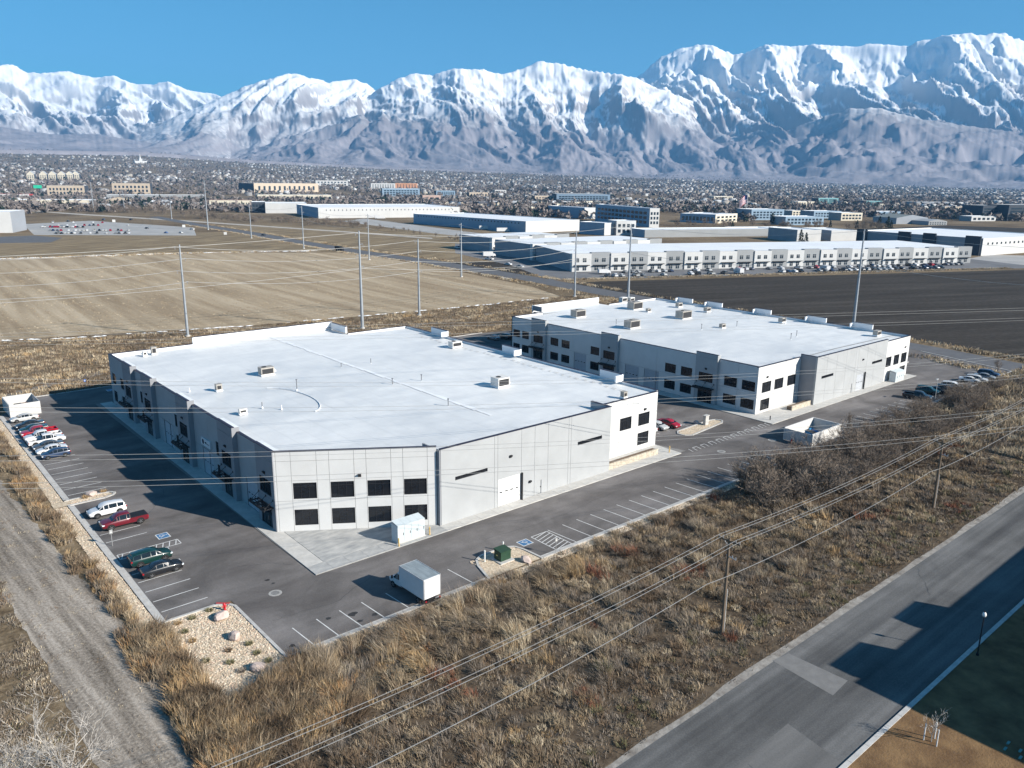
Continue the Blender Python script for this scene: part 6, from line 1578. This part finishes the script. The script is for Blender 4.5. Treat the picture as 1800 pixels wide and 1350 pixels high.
hb = np.array([(-6, -4.5, 0), (6, -4.5, 0), (6, 4.5, 0), (-6, 4.5, 0), (-6, -4.5, 4.6), (6, -4.5, 4.6), (6, 4.5, 4.6), (-6, 4.5, 4.6), (-6, 0, 7.4), (6, 0, 7.4)])
tri = [(0, 1, 5), (0, 5, 4), (2, 3, 7), (2, 7, 6), (1, 2, 6), (1, 6, 5), (5, 6, 9), (3, 0, 4), (3, 4, 7), (4, 8, 7), (4, 5, 9), (4, 9, 8), (6, 7, 8), (6, 8, 9)]
pal = np.array([(.42, .42, .41), (.36, .33, .28), (.28, .28, .28), (.30, .26, .22), (.21, .20, .20), (.50, .50, .50), (.25, .24, .23)])
for i_ in rest:
    t_ = GRID+rg.choice((0, PI/2))+rg.normal(0, .05); s_ = rg.uniform(.8, 1.35); c_, q = math.cos(t_), math.sin(t_)
    p = hb*s_; p = np.stack([p[:, 0]*c_-p[:, 1]*q, p[:, 0]*q+p[:, 1]*c_, p[:, 2]], 1)+[r_[i_]*math.sin(a[i_]), r_[i_]*math.cos(a[i_]), z[i_]-.5]
    hv.append(p); hf_ += [tuple(v+k for v in f) for f in tri]; col = pal[rg.integers(len(pal))]; ht.append(np.tile(col, (10, 1))); k += 10
TINT = attr_mat('town_tint', .85, .2)
ob = bpy.data.objects.new('distant_houses', np_mesh('distant_houses', np.concatenate(hv), hf_, 3, TINT, False, np.concatenate(ht))); COL.objects.link(ob); tag(ob, 'countless tiny houses spread over the far valley slope', kind='stuff')
# trees of the town: crowns of many small ragged faces
def crowns(n, r0, r1, seed, nf=14):
    a, r_, z = town(n, r0, r1, seed, .2); g_ = np.random.default_rng(seed+1)
    h = g_.uniform(5, 11, n); ever = g_.uniform(size=n) < .13
    c = np.stack([r_*np.sin(a), r_*np.cos(a), z], 1)
    d = g_.normal(size=(n, nf, 3)); d /= np.linalg.norm(d, axis=2, keepdims=True); d *= g_.uniform(.35, 1, (n, nf, 1))
    wdt = np.where(ever, .28, .48)*h
    pc = c[:, None, :]+np.stack([d[..., 0]*wdt[:, None], d[..., 1]*wdt[:, None], h[:, None]*(.55+.42*d[..., 2])], 2)
    e = g_.normal(size=(n, nf, 3, 3)); e *= (.26*h)[:, None, None, None]
    V = (pc[:, :, None, :]+e).reshape(-1, 3)
    base = np.where(ever[:, None], np.array((.022, .036, .026)), np.array((.215, .185, .17)))*g_.uniform(.75, 1.1, (n, 1))
    T = np.repeat(base, nf*3, axis=0)
    return V, T
V1, T1 = crowns(15000, 1250, 6400, 51, 12)
V2, T2 = crowns(1700, 1000, 1700, 57, 26)
V3, T3 = crowns(13000, 2600, 6900, 63, 9)
V = np.concatenate([V1, V2, V3]); T = np.concatenate([T1, T2, T3])
ob = bpy.data.objects.new('distant_woodland', np_mesh('distant_woodland', V, np.arange(len(V)), 3, TINT, False, T)); COL.objects.link(ob); tag(ob, 'grey bare trees and dark evergreens covering the far town', kind='stuff')
# ---------------------------------------------------------------- dry grass, brush and bare trees
BLADE = attr_mat('dry_blade', .9, .08)
PAL = {'gold': (.42, .29, .155), 'tan': (.37, .29, .195), 'straw': (.52, .435, .31), 'brown': (.21, .15, .10), 'grey': (.25, .21, .17), 'dark': (.11, .085, .062), 'rust': (.24, .105, .065), 'olive': (.20, .185, .10), 'orange': (.42, .24, .115)}
def blades(cxy, h, col, nb, rad, width, theta, lean, seed, z0=0.0, spread=.9):
    """clumps of bent blades: cxy (N,2) centres, h (N,) heights, col (N,3) colours"""
    g = np.random.default_rng(seed); N = len(cxy)
    r_ = np.sqrt(g.uniform(0, 1, (N, nb)))*rad[:, None]; a = g.uniform(0, 2*np.pi, (N, nb))
    bx = cxy[:, 0:1]+r_*np.cos(a); by = cxy[:, 1:2]+r_*np.sin(a)
    hh = h[:, None]*g.uniform(.55, 1.1, (N, nb))
    # blades splay outward and sway with the lie of the clump
    dx = np.cos(a)*.5*spread+np.cos(theta)[:, None]*lean[:, None]+g.normal(0, .25, (N, nb)); dy = np.sin(a)*.5*spread+np.sin(theta)[:, None]*lean[:, None]+g.normal(0, .25, (N, nb))
    w = width*g.uniform(.6, 1.4, (N, nb)); wa = g.uniform(0, 2*np.pi, (N, nb)); wx_, wy_ = np.cos(wa)*w/2, np.sin(wa)*w/2
    P = np.zeros((N, nb, 5, 3), np.float32)
    P[..., 0, 0] = bx-wx_; P[..., 0, 1] = by-wy_; P[..., 1, 0] = bx+wx_; P[..., 1, 1] = by+wy_
    mx, my = bx+dx*hh*.3, by+dy*hh*.3
    P[..., 2, 0] = mx+wx_*.8; P[..., 2, 1] = my+wy_*.8; P[..., 3, 0] = mx-wx_*.8; P[..., 3, 1] = my-wy_*.8
    L = np.hypot(dx, dy); zt = hh*np.clip(1.05-.33*L*L, .35, 1)
    P[..., 2, 2] = P[..., 3, 2] = zt*.62
    P[..., 4, 0] = bx+dx*hh*.85; P[..., 4, 1] = by+dy*hh*.85; P[..., 4, 2] = zt
    P[..., 2] += z0
    P = P.reshape(-1, 3); n = N*nb; k = np.arange(n)[:, None]*5
    F_ = np.concatenate([k+[0, 1, 2], k+[0, 2, 3], k+[3, 2, 4]], 1).reshape(-1, 3)
    c = np.repeat(col[:, None, :]*g.uniform(.72, 1.28, (N, nb, 1)), 5, axis=1).reshape(N, nb, 5, 3) if 0 else (col[:, None, None, :]*g.uniform(.7, 1.3, (N, nb, 1, 1))*np.ones((1, 1, 5, 1)))
    return P, F_, c.reshape(-1, 3)
def scatter(n, x0, x1, y0, y1, seed):
    g = np.random.default_rng(seed); return np.stack([g.uniform(x0, x1, n), g.uniform(y0, y1, n)], 1)
def pick(n, names, w, seed, field=None):
    g = np.random.default_rng(seed); w = np.array(w, float); C = np.array([PAL[k] for k in names])
    if field is None: i_ = g.choice(len(names), n, p=w/w.sum())
    else:
        q = np.cumsum(w/w.sum()); u_ = np.clip(.5+.62*field+g.normal(0, .16, n), 0, .999); i_ = np.searchsorted(q, u_)
    return C[np.clip(i_, 0, len(names)-1)]*g.uniform(.68, 1.2, (n, 1))
def grass_object(name, parts, label):
    V = []; F_ = []; T = []; k = 0
    for P, f, c in parts: V.append(P); F_.append(f+k); T.append(c); k += len(P)
    o = bpy.data.objects.new(name, np_mesh(name, np.concatenate(V), np.concatenate(F_), 3, BLADE, False, np.concatenate(T))); COL.objects.link(o); return tag(o, label, kind='stuff')
# the brush strip between lot and road
c = scatter(7200, 17.8, 150, 36.6, 65.8, 1)
fl = fbm(c[:, 0]/9, c[:, 1]/9, 3); dens = fbm(c[:, 0]/3.2+40, c[:, 1]/3.2, 3)
keep = (dens > -.16)
keep &= ~((c[:, 0] < 28.6) & (c[:, 1] > 66.2-.35*(28.6-c[:, 0])-1.0))
keep &= ~((c[:, 0] < 18.6+.4*np.sin(c[:, 1])) )
keep &= (c[:, 1] > 36.9+.9*fbm(c[:, 0]/4, c[:, 0]*0, 2))
c = c[keep]; fl = fl[keep]; N = len(c); g = np.random.default_rng(3)
near_lot = sstep(52, 63, c[:, 1])*sstep(75, 45, c[:, 0]); by_road = sstep(46, 38, c[:, 1])
tall = 1.05+.8*near_lot-.5*by_road+.35*fbm(c[:, 0]/4.5+9, c[:, 1]/4.5, 3)
edge = sstep(63.6, 65.6, c[:, 1]); mound = np.clip(.62+1.5*fbm(c[:, 0]/2.6+70, c[:, 1]/2.6, 2), .22, 1.75); tall = tall*(1-.35*edge)*mound*g.uniform(.8, 1.2, N)
col = pick(N, ('dark', 'brown', 'grey', 'tan', 'straw', 'gold'), (1.7, 2.7, 2.5, 2.8, 1.5, 2.0), 4, fl)
m_ = (g.uniform(size=N) < .55*near_lot); col[m_] = pick(int(m_.sum()), ('dark', 'brown', 'tan', 'grey', 'gold', 'orange'), (1.4, 3, 2.2, 1.0, 2.3, 1.2), 5, fl[m_])
m_ = (g.uniform(size=N) < .45*by_road); col[m_] = pick(int(m_.sum()), ('olive', 'grey', 'tan'), (3, 2, 2), 6)
rs = fbm(c[:, 0]/7-20, c[:, 1]/7+4, 2); m_ = (rs > .42) & (g.uniform(size=N) < .7); col[m_] = pick(int(m_.sum()), ('rust', 'brown'), (3, 2), 7)
theta = 2.2+2.2*fbm(c[:, 0]/11, c[:, 1]/11+30, 2); lean = .35+.45*near_lot+g.uniform(-.1, .2, N)
near = c[:, 0] < 95
parts = []
for sel, nb, w, sd in ((near, 72, .030, 8), (~near, 38, .055, 9)):
    parts.append(blades(c[sel], np.clip(tall[sel], .3, 2.4), col[sel], nb, .30+.28*np.clip(tall[sel], .4, 2), w, theta[sel], lean[sel], sd))
c2 = scatter(2400, 150, 245, 34, 65.5, 12); N2 = len(c2); f2 = fbm(c2[:, 0]/9, c2[:, 1]/9, 3)
parts.append(blades(c2, .9+.5*f2+.2, pick(N2, ('brown', 'grey', 'tan', 'straw', 'gold'), (2, 2, 3, 2, 2), 13, f2), 26, np.full(N2, .7), .09, 6*f2, np.full(N2, .4), 14))
# thin short undergrowth filling the gaps
c3 = scatter(9000, 18.6, 150, 36.4, 65.6, 15); c3 = c3[~((c3[:, 0] < 28.6) & (c3[:, 1] > 65.0-.35*(28.6-c3[:, 0])))]; N3 = len(c3); f3 = fbm(c3[:, 0]/6, c3[:, 1]/6, 2)
parts.append(blades(c3, .28+.2*np.random.default_rng(1).uniform(size=N3), pick(N3, ('dark', 'brown', 'grey', 'tan'), (2, 3, 3, 2), 16, f3), 9, np.full(N3, .5), .05, 5*f3, np.full(N3, .6), 17))
grass_object('dry_brush', parts, 'tangled tawny and grey dry brush filling the strip beside the road')
# left verge along the lot and the dirt track
c = scatter(2600, 16.4, 19.9, 40, 182, 21); f_ = fbm(c[:, 0]/3, c[:, 1]/6, 3); keep = (f_ > -.02) & ((c[:, 0] < 18.95) | (c[:, 1] < 79)); c = c[keep]; f_ = f_[keep]; N = len(c)
parts = [blades(c, np.random.default_rng(2).uniform(.5, 1.25, N), pick(N, ('dark', 'grey', 'brown', 'tan', 'gold', 'orange'), (1.5, 3, 3, 2, 2, 1), 22, f_), 46, np.full(N, .55), .045, 5*f_, np.full(N, .35), 23)]
c = np.concatenate([scatter(1000, 16.8, 30, 54, 66, 24), scatter(260, 17.6, 20.6, 60, 80, 48)]); c = c[((c[:, 1] < 65.5-.4*(28.6-c[:, 0])) & (c[:, 0] > 17.2)) | (c[:, 0] < 20.6)]; N = len(c); f_ = fbm(c[:, 0]/3, c[:, 1]/3, 2)
parts.append(blades(c, np.random.default_rng(3).uniform(.9, 1.9, N), pick(N, ('dark', 'brown', 'tan', 'gold', 'orange'), (2, 3, 2, 2, 1.2), 25, f_), 60, np.full(N, .6), .042, 5*f_, np.full(N, .5), 26))
c = scatter(11000, -4, 9.6, 50, 190, 27); f_ = fbm(c[:, 0]/5, c[:, 1]/5, 3); c = c[f_ > -.1]; f_ = f_[f_ > -.1]; N = len(c)
parts.append(blades(c, np.random.default_rng(4).uniform(.12, .45, N), pick(N, ('olive', 'dark', 'grey', 'straw', 'brown'), (2, 2, 3, 1.4, 2), 28, f_), 18, np.full(N, .5), .045, 6*f_, np.full(N, .5), 29))
c = scatter(500, 9.5, 18, 40, 180, 30); N = len(c); f_ = fbm(c[:, 0]/2, c[:, 1]/4, 2)
parts.append(blades(c, np.random.default_rng(5).uniform(.08, .25, N), pick(N, ('grey', 'straw', 'brown'), (2, 2, 2), 31, f_), 14, np.full(N, .4), .04, 6*f_, np.full(N, .6), 32))
grass_object('verge_weeds', parts, 'golden weeds and low grass along the dirt track and left kerb')
# scrub behind the warehouses
c = scatter(15000, -10, 236, 190.5, 262, 33); f_ = fbm(c[:, 0]/14, c[:, 1]/7, 4)
ed = np.interp(c[:, 0], [p.x for p in dl], [p.y for p in dl]); keep = (c[:, 1] < ed-1.5) & (f_ > -.32); c = c[keep]; f_ = f_[keep]; N = len(c)
parts = [blades(c, .35+.45*np.clip(f_+.3, 0, 1)*np.random.default_rng(6).uniform(.5, 1.5, N)+.15, pick(N, ('dark', 'grey', 'brown', 'tan', 'straw', 'gold'), (1, 3, 2.2, 3, 1.6, 1.8), 34, f_), 16, np.full(N, .75), .085, 5*f_, np.full(N, .45), 35)]
c = np.concatenate([scatter(500, 109, 137, 163, 189, 36), scatter(900, 28, 150, 189.8, 191.5, 37), scatter(2000, 199, 232, 120, 215, 38)]); N = len(c); f_ = fbm(c[:, 0]/9, c[:, 1]/7, 3)
c = c[(c[:, 0] > 137) | (c[:, 1] > 189.7)]; N = len(c); f_ = fbm(c[:, 0]/9, c[:, 1]/7, 3)
parts.append(blades(c, np.full(N, .5), pick(N, ('grey', 'brown', 'tan', 'straw'), (2, 2, 3, 2), 39, f_), 14, np.full(N, .7), .085, 5*f_, np.full(N, .4), 40))
cs_ = []
gq = np.random.default_rng(41)
for k in range(700): t_ = gq.uniform(0, 270); p = A0+ad*(t_-15)+an*(29+gq.uniform(0, 4)); cs_.append((p.x, p.y))
for k in range(500): p = dl2[gq.integers(5)].lerp(dl2[gq.integers(5)+1], gq.uniform()); cs_.append((p.x+gq.normal(0, 3), p.y+gq.normal(0, 3)))
for k in range(1500): t_ = gq.uniform(); a_ = int(t_*(len(farroad)-3))+1; p = Vector(farroad[a_]).lerp(Vector(farroad[a_+1]), gq.uniform()); sd_ = gq.choice((-1, 1)); cs_.append((p.x+sd_*gq.uniform(8, 13), p.y))
c = np.array(cs_); N = len(c); f_ = fbm(c[:, 0]/9, c[:, 1]/7, 3)
parts.append(blades(c, gq.uniform(.5, 1.0, N), pick(N, ('brown', 'tan', 'straw', 'gold'), (2, 3, 2, 2), 42, f_), 14, np.full(N, 1.2), .16, 5*f_, np.full(N, .4), 43))
grass_object('scrub_grass', parts, 'grey-tan scrub and dry grass around the fields behind the warehouses')
# stubble lines standing in the mown field
gq = np.random.default_rng(44); c = scatter(16000, -50, 250, 236, 470, 45)
ed = np.interp(c[:, 0], [p.x for p in dl], [p.y for p in dl]); far_e = np.interp(c[:, 0], (-50, 60, 170, 255), (545, 530, 508, 455)); row = np.sin(c[:, 0]*1.5+.6*fbm(c[:, 0]/40, c[:, 1]/40, 2))+.9*fbm(c[:, 0]/6, c[:, 1]/90, 2)
keep = (c[:, 1] > ed+2) & (c[:, 1] < far_e) & (row > -.15) & (c[:, 0] < 235+.07*(c[:, 1]-262)); c = c[keep]; N = len(c); f_ = fbm(c[:, 0]/20, c[:, 1]/20, 3)
parts = [blades(c, gq.uniform(.15, .38, N), pick(N, ('brown', 'tan', 'straw'), (1.5, 3, 3), 46, f_), 7, np.full(N, 1.0), .10, 5*f_, np.full(N, .3), 47)]
grass_object('field_stubble', parts, 'short mown straw stubble standing in the tan field')

# small clipped shrubs in the gravel beds
def tuft(x, y, h, key, label, seed, name='shrub', z=.06):
    P, f, col = blades(np.array([(0., 0.)]), np.array([h]), np.array([PAL[key]]), 170, np.array([h*.75]), .035, np.array([0.]), np.array([0.]), seed, 0, 1.5)
    o = bpy.data.objects.new(name, np_mesh(name, P, f, 3, BLADE, False, col)); COL.objects.link(o); o.location = (x, y, z); return tag(o, label, 'shrub')
tl = [(368, 1075), (338, 1089), (313, 1098), (325, 1113), (339, 1129), (438, 1134), (402, 1146), (452, 1150), (363, 1164), (405, 1167), (425, 1182), (472, 1164)]
ky = ['olive', 'olive', 'gold', 'olive', 'gold', 'olive', 'brown', 'olive', 'olive', 'olive', 'grey', 'olive']
for k, (x, y) in enumerate(tl):
    p = at(x, y); kn = {'olive': 'olive green', 'gold': 'golden', 'brown': 'brown', 'grey': 'grey'}[ky[k]]
    tuft(p.x, p.y, .42, ky[k], kn+' clipped shrub in the gravel bed, '+ordinal(1+sum(1 for q in tl if (q[1], q[0]) < (y, x)))+' from the hydrant', 60+k)
for k, (x, y) in enumerate(((150, 876), (182, 866))): p = at(x, y); tuft(p.x, p.y, .5, 'gold', ('golden tuft left of the boulder on the kerb island', 'golden tuft at the tip of the kerb island')[k], 80+k)

# bare trees: limbs and a haze of twigs
BARK = mat('grey_bark', (.19, .155, .125), .9, .25, 3); BARKW = mat('pale_bark', (.40, .37, .33), .85, .2, 3); TWIG = mat('brown_twigs', (.215, .172, .135), .9, .3, 1.5, rand=.18); TWIGW = mat('pale_twigs', (.42, .39, .355), .85, .15, 2)
def grow(seed, h, stems, spread, levels=4, kids=(5, 5, 4), thick=.09, up_=.35, twigw=.022):
    rr_ = random.Random(seed); wood = MB(); tw = MB()
    def seg(p, d, L, r_, lv):
        n = 3 if lv < 2 else 2; q = p
        pts = [p]
        for i_ in range(n):
            d = (d+Vector((rr_.gauss(0, .16), rr_.gauss(0, .16), rr_.gauss(0, .10)+.05*up_))).normalized(); q = q+d*(L/n); pts.append(q)
        for i_ in range(n):
            ra, rb = r_*(1-.55*i_/n), r_*(1-.55*(i_+1)/n)
            if lv < 2: wood.tube(pts[i_], pts[i_+1], ra, rb, 5, caps=False)
            else:
                w = max(twigw*(1.0 if lv == 2 else .7), ra); s_ = Vector((rr_.gauss(0, 1), rr_.gauss(0, 1), rr_.gauss(0, 1))).cross(d).normalized()*w
                tw.add([pts[i_]-s_, pts[i_]+s_, pts[i_+1]+s_*.6, pts[i_+1]-s_*.6], [(0, 1, 2, 3)])
        if lv < levels-1:
            for k in range(kids[lv]):
                t_ = rr_.uniform(.3, 1.0); b_ = pts[min(int(t_*n), n-1)].lerp(pts[min(int(t_*n)+1, n)], t_*n % 1)
                ax = Vector((rr_.gauss(0, 1), rr_.gauss(0, 1), rr_.gauss(0, .5)+up_)).normalized()
                nd = (d*.75+ax*.85).normalized(); seg(b_, nd, L*rr_.uniform(.45, .72), r_*.45, lv+1)
    for k in range(stems):
        a = 2*math.pi*(k+rr_.random()*.6)/stems; d = Vector((math.cos(a)*spread, math.sin(a)*spread, 1)).normalized()
        seg(Vector((math.cos(a)*.15, math.sin(a)*.15, 0)) if stems > 1 else Vector((0, 0, 0)), d, h*rr_.uniform(.42, .6), thick*rr_.uniform(.7, 1.1), 0)
    return wood, tw
def tree_kind(seed, h, stems, spread, wm_, tm_, **k):
    w, t_ = grow(seed, h, stems, spread, **k); return w.mesh('trunk', wm_), t_.mesh('crown', tm_)
THK = [tree_kind(s_, 4.6, 8, .62, BARK, TWIG, levels=4, kids=(6, 6, 5), thick=.07) for s_ in (1, 2, 3, 4)]
LONE = [tree_kind(11, 5.5, 1, .02, BARK, TWIG, levels=5, kids=(9, 5, 4, 3), thick=.12, up_=.6), tree_kind(12, 5.5, 2, .15, BARK, TWIG, levels=5, kids=(7, 5, 4, 3), thick=.1, up_=.5)]
def plant_tree(kind, x, y, z, s_, rz, label, group=None, name='bare_tree', cat='tree', sz=None):
    t = thing(name, label, cat, (x, y, z), group, rz); t.scale = (s_, s_, sz or s_); inst('trunk', kind[0], t); inst('crown', kind[1], t); return t
random.seed(17); k = 0
poly = [(97, 60.5), (101, 54), (115, 52.5), (138, 54), (168, 56), (190, 60), (205, 62), (190, 65), (160, 65), (138, 65), (124, 65.3), (108, 65.2)]
def inside(x, y):
    c_ = False
    for (xa, ya), (xb, yb) in zip(poly, poly[1:]+poly[:1]):
        if (ya > y) != (yb > y) and x < (xb-xa)*(y-ya)/(yb-ya)+xa: c_ = not c_
    return c_
spots = []
while len(spots) < 84:
    x, y = random.uniform(96, 206), random.uniform(52, 65.5)
    if inside(x, y) and all((x-a_)**2+(y-b_)**2 > 3.2 for a_, b_ in spots) and not (126 < x < 141 and y > 62.5): spots.append((x, y))
spots.sort()
for k, (x, y) in enumerate(spots):
    s_ = random.uniform(.75, 1.15)*(1.35 if x < 112 else 1.12 if x < 132 else .85)
    third = 'left end' if x < 118 else 'middle' if x < 150 else 'right end'
    plant_tree(THK[k % 4], x, y, 0, s_, random.uniform(0, 6.3), 'leafless brown shrub in the %s of the thicket by the front kerb' % third, 'leafless shrubs in the %s of the thicket' % third, 'bare_shrub', 'shrub')
p = at(1486, 764); plant_tree(LONE[0], p.x, p.y, .05, .85, 1, 'small round leafless tree beside the long white dumpster enclosure')
p = at(1707, 720); plant_tree(LONE[1], p.x, p.y, 0, 1.15, 2, 'dark leafless tree with open crown below the right-hand parked cars')
p = at(1752, 660); plant_tree(LONE[0], p.x, p.y, .05, .8, 3, 'thin leafless sapling at the far end of the right-hand row')
YT = tree_kind(21, 3.6, 1, .03, BARKW, TWIGW, levels=4, kids=(9, 4, 3), thick=.05, up_=1.0, twigw=.014)
t = plant_tree(YT, 64.7, 20.5, .1, 1.0, 0, 'young leafless tree tied to three pale stakes on the road-side lawn')
for k in range(3): inst('stake', MB().tube((.6*math.cos(k*2.1), .6*math.sin(k*2.1), 0), (.6*math.cos(k*2.1), .6*math.sin(k*2.1), 1.6), .05, n=6).mesh('stake', WHT), t)
BIG = [tree_kind(31, 9.5, 2, .34, BARKW, TWIGW, levels=5, kids=(8, 5, 4, 3), thick=.12, up_=.45, twigw=.016), tree_kind(35, 10, 1, .1, BARKW, TWIGW, levels=5, kids=(9, 5, 4, 3), thick=.14, up_=.35, twigw=.016)]
plant_tree(BIG[0], 3.9, 61.5, 0, 1.0, .4, 'pale leafless tree with dense twigs in the bottom left corner')
plant_tree(BIG[1], 7.6, 57.0, 0, 1.0, 2.2, 'pale leafless tree leaning over the dirt track at the bottom left')
p = at(1740, 1130); plant_tree(LONE[1], 84, 17.5, .1, .8, 1, 'leafless tree in the shade on the lawn at the right edge')
# tree belts beyond the fields
MIDT = [tree_kind(s_, 8, 3, .42, BARK, TWIG, levels=4, kids=(7, 6, 5), thick=.16, twigw=.05) for s_ in (41, 42, 43)]
random.seed(23)
def belt(n, px, label, group, s0, s1):
    for k in range(n):
        i_ = random.randrange(len(px)-1); q = random.random(); x = px[i_][0]*(1-q)+px[i_+1][0]*q; y = px[i_][1]*(1-q)+px[i_+1][1]*q+random.uniform(-3, 3)
        p = at(x, y); plant_tree(random.choice(MIDT), p.x, p.y, 0, random.uniform(s0, s1), random.uniform(0, 6.3), label, group)
belt(60, [(380, 385), (470, 390), (560, 394), (650, 398)], 'leafless brush tree in the belt before the far white warehouse', 'leafless trees before the far white warehouse', .7, 1.15)
belt(40, [(655, 400), (740, 412), (830, 425), (880, 430)], 'low leafless brush in the belt before the blue-shaded warehouse', 'low brush before the blue-shaded warehouse', .35, .6)
belt(46, [(130, 372), (210, 372), (300, 377), (380, 384)], 'leafless tree in the belt behind the far left lot', 'leafless trees behind the far left lot', .8, 1.5)
belt(34, [(1180, 398), (1300, 398), (1400, 400), (1500, 402), (1570, 402)], 'leafless street tree among the offices at the right', 'leafless trees among the right offices', .8, 1.4)
# evergreens among the offices
EVM = mat('dark_conifer', (.022, .036, .024), .9, .3, 1.2)
gq = np.random.default_rng(71); E_ = MB()
for k in range(260):
    z = gq.uniform(.08, 1)**1.1; r_ = (1-z)*.26*gq.uniform(.5, 1.1)+.01; a = gq.uniform(0, 6.28); p = Vector((r_*math.cos(a), r_*math.sin(a), z)); e = [Vector(gq.normal(size=3))*.045 for _ in range(3)]
    E_.add([p+e[0], p+e[1], p+e[2]-Vector((0, 0, .03))], [(0, 1, 2)])
EVT = MB().tube((0, 0, 0), (0, 0, .9), .02, .004, 5).mesh('trunk', BARK); EVC = E_.mesh('crown', EVM)
for k, (x, y, h) in enumerate(((1407, 428, 11), (1416, 429, 9), (1287, 404, 9), (1506, 402, 9), (1545, 402, 13), (1560, 402, 13), (1566, 402, 9), (1459, 400, 8), (1357, 394, 13), (352, 368, 8), (318, 370, 8))):
    p = at(x, y); plant_tree((EVT, EVC), p.x, p.y, 0, h, k, 'dark conifer among the far buildings, %s from the left' % ordinal(1+sum(1 for q in (1407, 1416, 1287, 1506, 1545, 1560, 1566, 1459, 1357, 352, 318) if q < x)), 'dark conifers among the far buildings', 'conifer')
